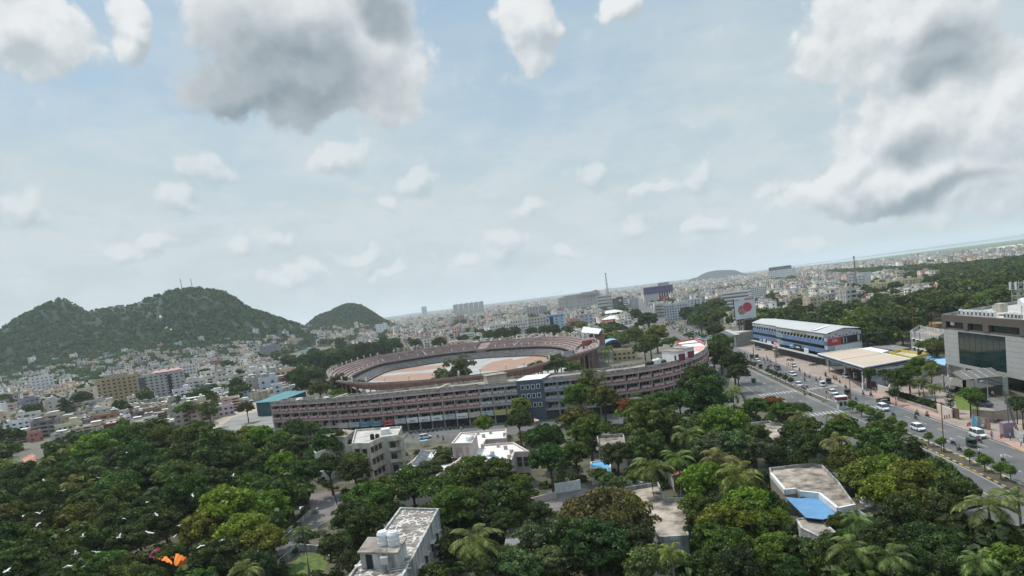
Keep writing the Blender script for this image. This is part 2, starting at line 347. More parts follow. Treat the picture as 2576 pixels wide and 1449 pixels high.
for nm, h in zip(('twin_hill', 'small_hill', 'distant_hill'), HILLS):
    hill_mesh('hill', h[1][0] - 40, h[1][-1] + 40, h[0] - h[3] * 1.25, h[0] + h[4] * 1.2, 8 if h[0] < 3000 else 25)
# far low ridges on the skyline
def skyline(pts, Y, th, m):
    q = [at(x, y, Y) for x, y in pts]; mb = MB(); n = len(q)
    vs = []
    for X, y0, z in q: vs += [(X, Y, max(z, 1)), (X, Y - th, -1), (X, Y + th, -1)]
    fs = []
    for i in range(n - 1):
        a = 3 * i; fs += [(a + 1, a + 4, a + 3, a), (a, a + 3, a + 5, a + 2)]
    mb.add(vs, fs); o = mb.build('hill', m); o['kind'] = 'structure'
skyline([(1950, 679), (2000, 667), (2100, 655), (2200, 641), (2300, 627), (2400, 613), (2480, 603), (2576, 588), (2760, 566)], 17000, 500, M_hill)
skyline([(960, 800), (1040, 788), (1150, 775), (1300, 756), (1400, 744), (1500, 731), (1530, 725), (1560, 723), (1640, 713), (1800, 694)], 12000, 600, M_hill)

# ------------------------------------------------------------------ houses: templates by parts
PAL = [(.68, .67, .64), (.62, .61, .59), (.55, .54, .52), (.46, .45, .44), (.66, .60, .47), (.60, .52, .40), (.62, .45, .41), (.58, .40, .40), (.66, .50, .38), (.45, .52, .60),
       (.42, .56, .50), (.66, .58, .32), (.36, .22, .17), (.26, .26, .28), (.52, .50, .58), (.74, .73, .70)]
PALN = ['white', 'off white', 'pale grey', 'grey', 'cream', 'beige', 'salmon pink', 'pink', 'peach', 'pale blue', 'mint green', 'yellow', 'brick red', 'dark grey', 'lilac', 'bright white']
PALW = np.array([6, 7, 8, 8, 4.5, 4.5, 2.2, 2.2, 2.4, 1.6, 1.2, 1.4, 2, 2, 1.4, 5]); PALW = PALW / PALW.sum()
def qtank(mb, x, y, z, r, h, mi):
    n = 8; vs = [(x + r * k * math.cos(2 * math.pi * j / n), y + r * k * math.sin(2 * math.pi * j / n), z + zz) for k, zz in ((1, 0), (1, h * .85), (.45, h)) for j in range(n)]
    fs = [(i * n + j, i * n + (j + 1) % n, (i + 1) * n + (j + 1) % n, (i + 1) * n + j) for i in range(2) for j in range(n)] + [(16, 17, 18, 19), (16, 19, 20, 21), (16, 21, 22, 23)]
    mb.add(vs, fs, mi)
def ring(mb, w, d, z0, z1, t, mi, cx=0, cy=0):
    for sx, sy, lx, ly in ((0, -1, w, t), (0, 1, w, t), (-1, 0, t, d - 2 * t), (1, 0, t, d - 2 * t)):
        mb.box(cx + sx * (w - t) / 2, cy + sy * (d - t) / 2, z0, lx, ly, z1 - z0, 0, mi)
# material slots: 0 wall 1 roof 2 dark glass 3 white trim 4 black tank
def house_parts(seed, w=None, d=None, fl=None, fh=3.1):
    r = random.Random(seed); w = w or r.uniform(8, 13); d = d or r.uniform(9, 14); fl = fl or r.choice([2, 3, 3, 4, 4, 5]); hh = fl * fh
    P_ = {}; wall = MB(); wall.prism([(-w / 2, -d / 2), (w / 2, -d / 2), (w / 2, d / 2), (-w / 2, d / 2)], 0, hh, 0, bottom=False)
    for k in range(1, fl + 1): wall.box(0, -d / 2 - .18, k * fh - .25, w + .2, .36, .25, 0, 3 if r.random() < .5 else 0)
    P_['wall'] = [wall]
    roof = MB(); ring(roof, w + .1, d + .1, hh + .0, hh + .9, .2, 0); roof.box(0, 0, hh + .001, w - .3, d - .3, .06, 0, 1)
    P_['roof'] = [roof]
    st = MB(); sw, sd_ = r.uniform(2.6, 4), r.uniform(3, 5); sx, sy = r.choice((-1, 1)) * (w - sw) / 2 * .9, r.uniform(-.2, .8) * (d - sd_) / 2
    sh = r.uniform(2.2, 2.8); st.box(sx, sy, hh, sw, sd_, sh, 0, 0); st.box(sx, sy, hh + sh, sw + .5, sd_ + .5, .15, 0, 3)
    P_['stair_room'] = [st]
    tk = MB(); tz = hh + sh + .15 if r.random() < .6 else hh + .06
    tx, ty = (sx, sy) if tz > hh + 1 else (-sx, sy * .5)
    qtank(tk, tx, ty, tz, .75, 1.5, r.choice((3, 4, 3))); P_['roof_tank'] = [tk]
    win = []; bal = []; nx = max(2, int(w / 3.2)); ny = max(2, int(d / 4)); style = r.random()
    for k in range(fl):
        for i in range(nx):
            x = -w / 2 + (i + .5) * w / nx; z = k * fh + .95
            if style < .5 and i == nx // 2:
                m = MB(); m.box(x, -d / 2 - .6, k * fh + (.0 if k else .02), w / nx * .95, 1.2, .18, 0, 3); m.box(x, -d / 2 - 1.15, k * fh + .18, w / nx * .95, .1, .8, 0, 0); bal.append(m)
                m = MB(); m.box(x, -d / 2, k * fh + .2, w / nx * .75, .1, 2.1, 0, 2); win.append(m); continue
            m = MB(); m.box(x, -d / 2 - .0, z, 1.35, .12, 1.25, 0, 2); m.box(x, -d / 2 - .3, z + 1.3, 1.7, .6, .09, 0, 3); win.append(m)
        for sgn in (-1, 1):
            for i in range(ny):
                m = MB(); m.box(sgn * w / 2, -d / 2 + (i + .5) * d / ny, k * fh + 1, .12, 1.1, 1.15, 0, 2); win.append(m)
    P_['window'] = win; P_['balcony'] = bal
    return P_, (w, d, hh)
def to_quads(P_):
    V = []; Fq = []; Mi = []
    for ms in P_.values():
        for m in ms:
            o = len(V); V += m.v
            for f, k in zip(m.f, m.m):
                if len(f) == 4: Fq.append([i + o for i in f]); Mi.append(k)
    return np.array(V, np.float32), np.array(Fq, np.int32), np.array(Mi)
TPL = [house_parts(100 + i) for i in range(26)]
TQ = [to_quads(t[0]) for t in TPL]
ROLE = np.array([[1, 1, 1], [.27, .255, .235], [.03, .035, .04], [.62, .61, .58], [.04, .04, .045]])
M_vcol = mat('painted_plaster', (1, 1, 1), .85, .3, .35, dark=(.68, .66, .63), attr='tint', streak=True, det=6)
def merge_instances(name, inst, label=None, cat=None):
    "inst: list of (template, x, y, z, rot, sx, sy, sz, (r,g,b))"
    VV = []; FF = []; CC = []; off = 0
    by = {}
    for it in inst: by.setdefault(it[0], []).append(it)
    for t, L_ in by.items():
        V, Fq, Mi = TQ[t]; A = np.array([i[1:8] for i in L_]); C = np.array([i[8] for i in L_])
        n = len(A); c, s = np.cos(A[:, 3])[:, None], np.sin(A[:, 3])[:, None]
        x = V[None, :, 0] * A[:, 4:5]; y = V[None, :, 1] * A[:, 5:6]; z = V[None, :, 2] * A[:, 6:7] + A[:, 2:3]
        W = np.stack([x * c - y * s + A[:, 0:1], x * s + y * c + A[:, 1:2], z], -1)
        VV.append(W.reshape(-1, 3)); FF.append((Fq[None] + (np.arange(n) * len(V))[:, None, None] + off).reshape(-1, 4)); off += n * len(V)
        base = np.where((Mi == 0)[None, :, None], C[:, None, :], ROLE[Mi][None]); CC.append(base.reshape(-1, 3))
    o = link(name, npmesh(name, np.concatenate(VV), np.concatenate(FF), M_vcol, np.concatenate(CC)))
    o['kind'] = 'stuff'; o['label'] = label; o['category'] = cat
    return o
# ------------------------------------------------------------------ where the city is and where it is not (polygons on the photograph's map)
def mp(z, *p): return [G(x, y, z) for x, y in p]
NOCITY = [
    # stadium with its surroundings and the curved complex, tree belt left of it
    mp(0, (560, 1075), (640, 1010), (760, 985), (700, 905), (770, 875), (900, 870), (1000, 885), (1120, 885), (1300, 868), (1480, 862), (1560, 850), (1640, 838), (1668, 815), (1700, 822), (1830, 880), (1900, 880), (2000, 900), (2800, 1100), (2800, 1600), (-400, 1600), (-400, 1150), (0, 1150), (120, 1110), (300, 1110), (420, 1080)),
    # wooded quarter right of the road
    mp(0, (1665, 815), (1700, 795), (1790, 790), (1830, 820), (1910, 820), (1990, 800), (2060, 795), (2140, 785), (2170, 765), (2420, 748), (2450, 700), (2576, 668), (2900, 640), (2900, 1200), (1700, 1000)),
    mp(0, (540, 1090), (585, 1040), (700, 1012), (770, 995), (770, 1110), (560, 1115)),
    mp(0, (2052, 690), (2120, 684), (2240, 680), (2400, 672), (2576, 655), (2700, 640), (2700, 690), (2450, 712), (2300, 706), (2200, 702), (2100, 700)),
]
def road_x(y): return np.interp(y, RY, RX)
_med = [(84.0, 122.2), (86.0, 136.4), (91.0, 183.0), (95.9, 233.3), (103.2, 295.1), (114, 383), (126, 476), (140, 580), (160, 720), (205, 1000), (300, 1550), (420, 2200)]
RX = [m[0] for m in _med]; RY = [m[1] for m in _med]
RX = [RX[0] - 122.2 * .13 - 5 + 0] + RX; RY = [0] + RY
BIG = []      # footprints of hand built things (centre, radius)
def city_ok(X, Y, r=8):
    x, y = P(X, Y, 0)
    if x > 2900 or x < -350: return False
    for p in NOCITY:
        if inpoly(X, Y, p): return False
    if abs(X - road_x(Y)) < 18 and Y < 2000: return False
    for bx, by, br in BIG:
        if (X - bx) ** 2 + (Y - by) ** 2 < (br + r) ** 2: return False
    return True
def in_river(X, Y):
    x, y = P(X, Y, 0)
    if x < 2000: return y < hz(x) + 2.2
    lim = np.interp(x, [2000, 2100, 2200, 2350, 2576, 2760], [676, 668, 663, 648, 628, 608])
    return y < lim
# ------------------------------------------------------------------ roads, kerbs, markings, paved grounds
def off_curve(dx, ys): return [(float(road_x(y)) + dx, y) for y in ys]
def strip(name, dx0, dx1, ys, z, m, h=0.):
    a = off_curve(dx0, ys); b = off_curve(dx1, ys); mb = MB()
    for i in range(len(ys) - 1):
        if h: mb.prism([a[i], b[i], b[i + 1], a[i + 1]], 0, h, 0)
        else: mb.quad((*a[i], z), (*b[i], z), (*b[i + 1], z), (*a[i + 1], z))
    return struct(name, mb, m)
YS = list(range(60, 330, 10)) + list(range(330, 700, 25)) + list(range(700, 2201, 100))
strip('road', -14.2, 13.4, YS, .02, M_asph)
M_kerb = mat('kerb_stone', (.38, .35, .31), .85, .35, 1.5)
M_yel = mat('kerb_yellow', (.55, .40, .08), .8, .4, 2.5, dark=(.2, .17, .1))
M_soil2 = mat('median_soil', (.10, .075, .055), .95, .5, 1.5, dark=(.05, .05, .035))
SEG = lambda a, b: [y for y in YS if a <= y <= b]
# median in stretches, with the gaps of the two crossings
MED = [(60, 150), (150, 165), (171, 176), (176, 190), (203, 290), (290, 420), (420, 700)]
for a, b in [(60, 171), (203, 420), (425, 700)]:
    ys = [a] + [y for y in YS if a < y < b] + [b]
    strip('median_bed', -1.15, 1.15, ys, 0, M_soil2, .12)
    for s in (-1, 1):
        strip('kerb', s * 1.15, s * 1.45, ys, 0, M_kerb if a > 150 else M_yel, .2)
# black blocks alternating on the yellow kerb
mb = MB()
for s in (-1, 1):
    y = 100.
    while y < 171:
        x = float(road_x(y)) + s * 1.3; mb.box(x, y, .02, .34, 1.1, .2, -.14); y += 2.4
struct('kerb_blocks', mb, mat('kerb_black', (.05, .045, .04), .8, .3, 2))
for dx in (-1.85, -13.4, 1.9, 12.6):
    strip('road_marking', dx - .09, dx + .09, SEG(60, 500) if dx != 1.9 else SEG(60, 500), .024, M_road_mark)
mb = MB()
for dx in (5.3, 9.0, -5.7, -9.6):
    y = 100. + (dx * 1.3) % 4
    while y < 420:
        if not (176 < y < 205):
            x0, x1 = float(road_x(y)) + dx, float(road_x(y + 3.2)) + dx
            mb.quad((x0 - .09, y, .026), (x0 + .09, y, .026), (x1 + .09, y + 3.2, .026), (x1 - .09, y + 3.2, .026))
        y += 8.2
struct('lane_markings', mb, M_road_mark)
mb = MB()   # zebra crossings
for y0 in (g('R1', 1950, 1010)[1] - 1.8, g('R2', 1060, 680)[1] - 1.8):
    k = -13.5
    while k < 12.8:
        if abs(k) > 1.8:
            x = float(road_x(y0)) + k; mb.quad((x, y0, .028), (x + .55, y0, .028), (x + .95, y0 + 3.6, .028), (x + .4, y0 + 3.6, .028))
        k += 1.15
struct('zebra_crossing', mb, M_road_mark)
# right verge and plaza
ys = [y for y in YS if 60 <= y <= 420]
a = off_curve(13.4, ys); mb = MB()
right = [(x + (10 if y < 150 else 14 + (y - 150) * .09), y) for x, y in a]
for i in range(len(ys) - 1): mb.quad((*a[i], .015), (*right[i], .015), (*right[i + 1], .015), (*a[i + 1], .015))
struct('plaza', mb, M_plaza)
kb = off_curve(15.2, ys)
mb = MB()
for i in range(len(ys) - 1):
    if 60 <= ys[i] < 168 or ys[i] > 260: mb.prism([kb[i], (kb[i][0] + .25, kb[i][1]), (kb[i + 1][0] + .25, kb[i + 1][1]), kb[i + 1]], 0, .16)
struct('kerb', mb, M_kerb)
foot = gs('R2', 0, (1010, 440), (1730, 690), (2430, 930), (2560, 900), (2200, 760), (1170, 395))
mb = MB(); mb.prism(foot, 0, .14); struct('pavement', mb, M_tile)
foot2 = gs('R3', 0, (1390, 560), (1900, 700), (2350, 960), (2600, 1080), (2640, 900), (2100, 770), (1500, 520))
mb = MB(); mb.prism(foot2, 0, .13); struct('pavement', mb, M_tile)
mb = MB()   # yellow and black kerb at the far right
p0, p1 = Vector(g('R3', 2360, 965)), Vector(g('R3', 2620, 1075))
for i in range(7):
    q0 = p0.lerp(p1, i / 7); q1 = p0.lerp(p1, (i + .55) / 7); mb.bar((*q0, .1), (*q1, .1), .3, .22)
struct('kerb', mb, M_yel)
# office yard, lawn
yard = gs('D', .01, (2250, 985), (2330, 950), (2420, 968), (2500, 1000), (2640, 1060), (2700, 1150), (2600, 1120), (2420, 1040))
sheet('yard_paving', yard, .012, mat('yard_asphalt', (.17, .15, .145), .9, .3, .3, dark=(.11, .1, .095)))
sheet('lawn', gs('D', 0, (2398, 992), (2440, 985), (2470, 1015), (2462, 1035), (2408, 1030)), .04, mat('lawn_grass', (.12, .155, .03), .95, .35, .9, dark=(.07, .10, .02)))
# canopy forecourt (dark concrete)
sheet('forecourt', gs('D', 0, (2062, 905), (2180, 985), (2290, 968), (2200, 900)), .03, mat('forecourt_asphalt', (.10, .085, .08), .85, .3, .3, dark=(.06, .05, .05)))
# street in front of the curved complex, courts and lanes of the near quarter
AF = [(-96, 267), (-60, 249), (-30, 242), (-4, 236.5), (8, 232.5), (23, 228.3), (38, 226.5), (50, 229), (59.5, 236), (69.5, 249), (78, 268), (84, 290)]
def pl_at(pl, s):
    for i in range(len(pl) - 1):
        l = math.dist(pl[i], pl[i + 1])
        if s <= l or i == len(pl) - 2:
            t = s / l; return (pl[i][0] + (pl[i + 1][0] - pl[i][0]) * t, pl[i][1] + (pl[i + 1][1] - pl[i][1]) * t), ((pl[i + 1][0] - pl[i][0]) / l, (pl[i + 1][1] - pl[i][1]) / l)
        s -= l
def smooth(pl, n=2):
    for _ in range(n):
        o = [pl[0]]
        for i in range(len(pl) - 1):
            a, b = pl[i], pl[i + 1]; o += [(a[0] * .75 + b[0] * .25, a[1] * .75 + b[1] * .25), (a[0] * .25 + b[0] * .75, a[1] * .25 + b[1] * .75)]
        pl = o + [pl[-1]]
    return pl
AFS = smooth(AF, 2); ALEN = sum(math.dist(AFS[i], AFS[i + 1]) for i in range(len(AFS) - 1))
def off_pl(pl, d):
    out = []
    for i, p in enumerate(pl):
        a = pl[max(0, i - 1)]; b = pl[min(len(pl) - 1, i + 1)]; l = math.dist(a, b); out.append((p[0] - (b[1] - a[1]) / l * d, p[1] + (b[0] - a[0]) / l * d))
    return out
mb = MB(); o1, o2 = off_pl(AFS, -.5), off_pl(AFS, -21)
for i in range(len(o1) - 1): (AFS[i][0] < 66) and mb.quad((*o2[i], .008), (*o2[i + 1], .008), (*o1[i + 1], .008), (*o1[i], .008))
struct('street', mb, M_asph)
mb = MB(); o1, o2 = off_pl(AFS, 14), off_pl(AFS, 60)
M_tan = mat('tan_ground', (.40, .33, .26), .95, .3, .06, dark=(.25, .21, .165), det=9)
mb.add([(x, y, .012) for x, y in ccw([(-118, 292), (-60, 262), (0, 250), (50, 250), (70, 268), (72, 330), (50, 345), (0, 330), (-60, 345), (-100, 340), (-160, 420), (-150, 300)])], [tuple(range(12))])
struct('stadium_forecourt', mb, M_tan)
M_court = mat('paved_court', (.24, .21, .20), .92, .3, .25, dark=(.16, .14, .135), det=8)
flat('sports_court', 'D', [(545, 1080), (585, 1050), (700, 1025), (760, 1010), (700, 1110), (600, 1100)], .02, mat('court_slab', (.25, .235, .225), .9, .25, .1, dark=(.17, .16, .15)))
# park lanes
sheet('park_ground', [(-260, 40), (58, 40), (75, 180), (84, 212), (60, 215), (20, 212), (-30, 222), (-70, 246), (-105, 262), (-170, 262), (-240, 230)], .004, M_dirt)
M_lane = mat('lane', (.20, .175, .165), .92, .3, .3, dark=(.13, .115, .105), det=8)
flat('lane', 'A6', [(470, 730), (760, 700), (770, 850), (640, 960), (560, 1010), (330, 1230), (60, 1460), (-60, 1460), (200, 1190), (420, 960), (480, 880)], .02, M_lane)
flat('paved_yard', 'A7', [(130, 800), (380, 690), (600, 620), (670, 660), (650, 740), (560, 860), (400, 880), (250, 890)], .02, mat('yard_brown', (.19, .165, .155), .92, .3, .3, dark=(.13, .115, .11)))
flat('grass_plot', 'A6', [(390, 1270), (560, 1250), (640, 1340), (560, 1460), (200, 1480), (300, 1350)], .03, mat('plot_grass', (.12, .16, .035), .95, .45, .8, dark=(.05, .08, .02)))
# ------------------------------------------------------------------ stadium
C_post = mat('post_paint', (.70, .62, .55), .8, .2, 2)
def stadium():
    # outer rim, traced at 12 m above ground
    rim = [G(x, y, 12) for x, y in ((820, 945), (838, 931), (861, 921), (921, 900), (999, 888), (1094, 873), (1229, 858), (1330, 850), (1400, 846), (1455, 848), (1500, 862), (1512, 872), (1470, 885), (1408, 902), (1338, 921), (1286, 931), (1201, 943), (1079, 956), (951, 964), (876, 962), (836, 957))]
    cx = sum(p[0] for p in rim) / len(rim); cy = sum(p[1] for p in rim) / len(rim)
    pl = rim + [rim[0]]
    for _ in range(2): # closed chaikin
        q = pl[:-1]; o = []
        for i in range(len(q)):
            a, b = q[i], q[(i + 1) % len(q)]; o += [(a[0] * .75 + b[0] * .25, a[1] * .75 + b[1] * .25), (a[0] * .25 + b[0] * .75, a[1] * .25 + b[1] * .75)]
        pl = o + [o[0]]
    q = ccw(pl[:-1]); n = len(q)
    BIG.append((cx, cy, 110))
    T = thing('stadium', 'old oval cricket stadium with reddish terraces and rows of pale posts', 'stadium', (cx, cy, 0))
    def rg(d): return inset(q, d)
    r0, r1, r2, r3, r4 = rg(0), rg(5.5), rg(11), rg(12), rg(18)
    M_ter = mat('terrace', (.30, .205, .185), .9, .35, .22, dark=(.19, .14, .13), det=8); M_low = mat('lower_tier', (.22, .205, .20), .9, .3, .3, dark=(.14, .13, .125))
    M_con = mat('stadium_concrete', (.30, .26, .24), .9, .3, .3, dark=(.19, .165, .155))
    gaps = {12, 13, 27, 44, 45, 60}
    ter = MB(); low = MB(); rail = MB(); posts = []
    for i in range(n):
        j = (i + 1) % n
        front = (q[i][1] + q[j][1]) / 2 < cy - 35      # the near side: raised deck on columns only
        for k in range(6):   # stepped upper terrace
            a0 = k / 6; a1 = (k + 1) / 6; z = 12 - k * .9
            P0 = lambda t, u: (q[t][0] + (r2[t][0] - q[t][0]) * u, q[t][1] + (r2[t][1] - q[t][1]) * u)
            A, B, C_, D_ = P0(i, a0), P0(j, a0), P0(j, a1), P0(i, a1)
            if i in gaps and not front: z -= 1.6
            ter.quad((*A, z), (*B, z), (*C_, z), (*D_, z)); ter.quad((*D_, z), (*C_, z), (*C_, z - .9), (*D_, z - .9))
        ter.quad((*q[i], 11.3), (*q[j], 11.3), (*q[j], 12), (*q[i], 12))
        ter.quad((*q[j], 11.3), (*q[i], 11.3), (*r2[i], 6.2), (*r2[j], 6.2))   # soffit
        rail.prism([q[i], q[j], inset2(q[j], r2[j], .25), inset2(q[i], r2[i], .25)], 11.9, 12.25)
        if not front:
            rail.prism([r2[i], r2[j], inset2(r2[j], r4[j], .3), inset2(r2[i], r4[i], .3)], 6.3, 7.4)
            for k in range(5):
                z = 4.6 - k * .8; u0, u1 = k / 5, (k + 1) / 5
                L0 = lambda t, u: (r2[t][0] + (r4[t][0] - r2[t][0]) * u, r2[t][1] + (r4[t][1] - r2[t][1]) * u)
                low.quad((*L0(i, u0), z), (*L0(j, u0), z), (*L0(j, u1), z), (*L0(i, u1), z)); low.quad((*L0(i, u1), z), (*L0(j, u1), z), (*L0(j, u1), z - .8), (*L0(i, u1), z - .8))
            low.quad((*r1[i], 0), (*r1[j], 0), (*r1[j], 9), (*r1[i], 9))
    ter.build('terrace', M_ter, T); low.build('lower_tier', M_low, T); rail.build('parapet', M_con, T)
    # walkway stripes (stairs) lying on the terraces
    for i in range(3, n, 9):
        m = MB(); a = Vector((*q[i], 12.1)); b = Vector((*r2[i], 7.6)); c = (Vector(q[(i + 1) % n]) - Vector(q[i])).normalized()
        m.bar(a, b, 1.2, .25); m.build('terrace_stair', M_con, T)
    # posts on the rim and on the lower edge (~7 m apart)
    pm = MB(); pm.lathe([(.16, 0), (.2, .9), (.40, 1.0), (.42, 2.2), (.15, 2.3)], n=6); pme = pm.mesh('post', C_post)
    cnt = 0
    for ringp, zz, st in ((q, 12.3, 7.6), (r2, 7.2, 7.6)):
        acc = 0
        for i in range(n):
            j = (i + 1) % n; l = math.dist(ringp[i], ringp[j]); acc += l
            if acc >= st and cnt < 98:
                if ringp is r2 and ringp[i][1] < cy - 40: acc = 0; continue
                acc = 0; o = link('post', pme, T, (ringp[i][0] - cx, ringp[i][1] - cy, zz)); cnt += 1
    # columns under the near side
    for i in range(n):
        if i % 1: continue
        if (q[i][1]) < cy + 20:
            for u, zt in ((.15, 10.8), (.8, 7.2)):
                if i % 2 and u > .5: continue
                x = q[i][0] + (r2[i][0] - q[i][0]) * u; y = q[i][1] + (r2[i][1] - q[i][1]) * u
                m = MB(); m.box(x, y, 0, .55, .55, zt); m.build('column', mat('column_paint', (.30, .17, .15), .8, .3, 1), T)
    # outfield: grey covers with orange earth strips
    f = rg(18.1); mb = MB(); mb.add([(x, y, .05) for x, y in f], [tuple(range(n))]); o = mb.build('outfield', mat('outfield_cover', (.37, .36, .34), .9, .2, .05, dark=(.27, .26, .245), det=8)); o['kind'] = 'structure'
    M_or = mat('orange_earth', (.34, .185, .125), .95, .3, .12, dark=(.27, .18, .135), det=8)
    for ke, (t, pts) in enumerate((('A2', [(1165, 885), (1250, 835), (1500, 815), (1800, 795), (2000, 790), (2150, 840), (1750, 870), (1400, 885)]), ('A2', [(1305, 808), (1400, 762), (1560, 745), (1910, 718), (1960, 745), (1560, 785), (1420, 795)]),
                   ('A2', [(2280, 740), (2380, 690), (2576, 655), (2650, 780), (2400, 780), (2250, 790)]), ('A3', [(0, 945), (250, 895), (560, 850), (590, 870), (430, 930), (200, 985), (0, 1010)]), ('A3', [(0, 870), (120, 855), (260, 850), (180, 880), (0, 905)]))):
        sheet('earth_strip', gs(t, 0, *pts), .1 + .02 * ke, M_or)
    # covered stand at the right end
    G1 = thing('grandstand', 'covered grandstand with pale pitched roof and red brick wall on the stadium rim', 'grandstand', (*g('A3', 820, 760, 0), 0))
    c = [g('A3', x, y, 16.5) for x, y in ((695, 655), (870, 670), (940, 632), (740, 600))]
    m = MB(); mid = [((c[0][0] + c[3][0]) / 2, (c[0][1] + c[3][1]) / 2), ((c[1][0] + c[2][0]) / 2, (c[1][1] + c[2][1]) / 2)]
    zr = 18
    vs = [(*c[0], 16.2), (*c[1], 16.2), (*mid[1], zr), (*mid[0], zr), (*c[2], 16.2), (*c[3], 16.2)]; vs += [(x, y, z - .3) for x, y, z in vs]
    m.add(vs, [(0, 1, 2, 3), (3, 2, 4, 5), (7, 6, 9, 8), (8, 9, 11, 10), (0, 6, 7, 1), (1, 7, 8, 2), (2, 8, 10, 4), (4, 10, 11, 5), (5, 11, 9, 3), (3, 9, 6, 0)])
    m.build('roof', mat('sheet_roof', (.60, .60, .58), .5, .12, .2), G1)
    b = [g('A3', x, y, 12) for x, y in ((705, 770), (840, 745), (930, 690), (800, 690))]
    m = MB(); m.prism(b, 6, 13.2); m.build('brick_wall', mat('red_brick', (.28, .12, .10), .9, .3, .8), G1)
    ib = inset(b, .6)
    m = MB(); m.prism(b, 0, 6, 0); m.build('base', M_con, G1)
    for x, y in ib + [((ib[0][0] + ib[1][0]) / 2, (ib[0][1] + ib[1][1]) / 2)]:
        m = MB(); m.box(x, y, 13.2, .5, .5, 3.4); m.build('column', M_white, G1)
    # grey outer wall of the bowl at the right
    W = [g('A3', x, y, 0) for x, y in ((500, 960), (640, 975), (760, 930), (860, 890), (920, 850))]
    zt = [6.5, 8, 9, 9.5, 9.5]; T2 = thing('outer_wall', 'leaning grey outer wall of the stadium with a row of small holes', 'wall', (*W[2], 0))
    m = MB(); n2 = len(W); vs = []
    for (x, y), z in zip(W, zt): vs += [(x, y, 3.2), (x - 1.2, y - 1.6, z), (x + .4, y + .4, 3.2), (x - .8, y - 1.2, z)]
    fs = [];
    for i in range(n2 - 1):
        a, b_ = 4 * i, 4 * i + 4; fs += [(a, b_, b_ + 1, a + 1), (a + 1, b_ + 1, b_ + 3, a + 3), (a + 3, b_ + 3, b_ + 2, a + 2), (a + 2, b_ + 2, b_, a)]
    m.add(vs, fs); m.build('panel', mat('grey_render', (.30, .31, .33), .85, .2, .3), T2)
    m = MB()
    for i in range(1, 4):
        for k in range(3):
            u = (k + .5) / 3; x = W[i][0] + (W[i + 1][0] - W[i][0]) * u - .85 if i < n2 - 1 else W[i][0]; y = W[i][1] + (W[i + 1][1] - W[i][1]) * u - 1.15; m.box(x, y, 6.6, .5, .5, .5)
    m.build('holes', M_black, T2)
    m = MB(); m.prism([W[1], W[2], (W[2][0] + 3, W[2][1] + 5), (W[1][0] + 3, W[1][1] + 5)], 0, 3.2); m.build('plinth', mat('pink_plinth', (.42, .30, .27), .9, .3, .5), T2)
    bl = MB(); p = gs('A3', 8, (722, 800), (835, 780), (838, 810), (728, 825)); bl.prism(p, 7.6, 8); tag(bl.build('awning', mat('blue_tarp', (.07, .16, .34), .6, .2, .5)), 'blue tarpaulin stretched on the stadium steps below the red wall', 'awning')
def inset2(a, b, d):
    l = math.dist(a, b); return (a[0] + (b[0] - a[0]) * d / l, a[1] + (b[1] - a[1]) * d / l)
stadium()

# ------------------------------------------------------------------ the long curved complex
M_pinkband = mat('pink_band', (.56, .36, .34), .85, .3, .5, dark=(.42, .29, .27), streak=True)
M_greyband = mat('grey_band', (.50, .46, .45), .85, .3, .5, dark=(.36, .33, .32), streak=True)
M_weath = mat('weathered_parapet', (.44, .40, .35), .92, .5, .9, dark=(.13, .12, .105), det=9)
M_corr = mat('corridor_wall', (.40, .39, .34), .9, .3, .7)
M_roofw = mat('pale_roof', (.50, .47, .43), .9, .3, .3, dark=(.28, .25, .22), det=9)
M_roofd = mat('stained_roof', (.34, .29, .24), .92, .5, .35, dark=(.13, .11, .095), det=9)
M_chalk = mat('lime_washed_roof', (.74, .72, .69), .85, .12, .3)
M_redline = mat('red_trim', (.30, .07, .07), .8, .3, 1.5)
M_bluegrey = mat('blue_grey_front', (.085, .105, .135), .7, .2, .6)
M_bgband = mat('blue_grey_band', (.33, .36, .40), .8, .2, .6)
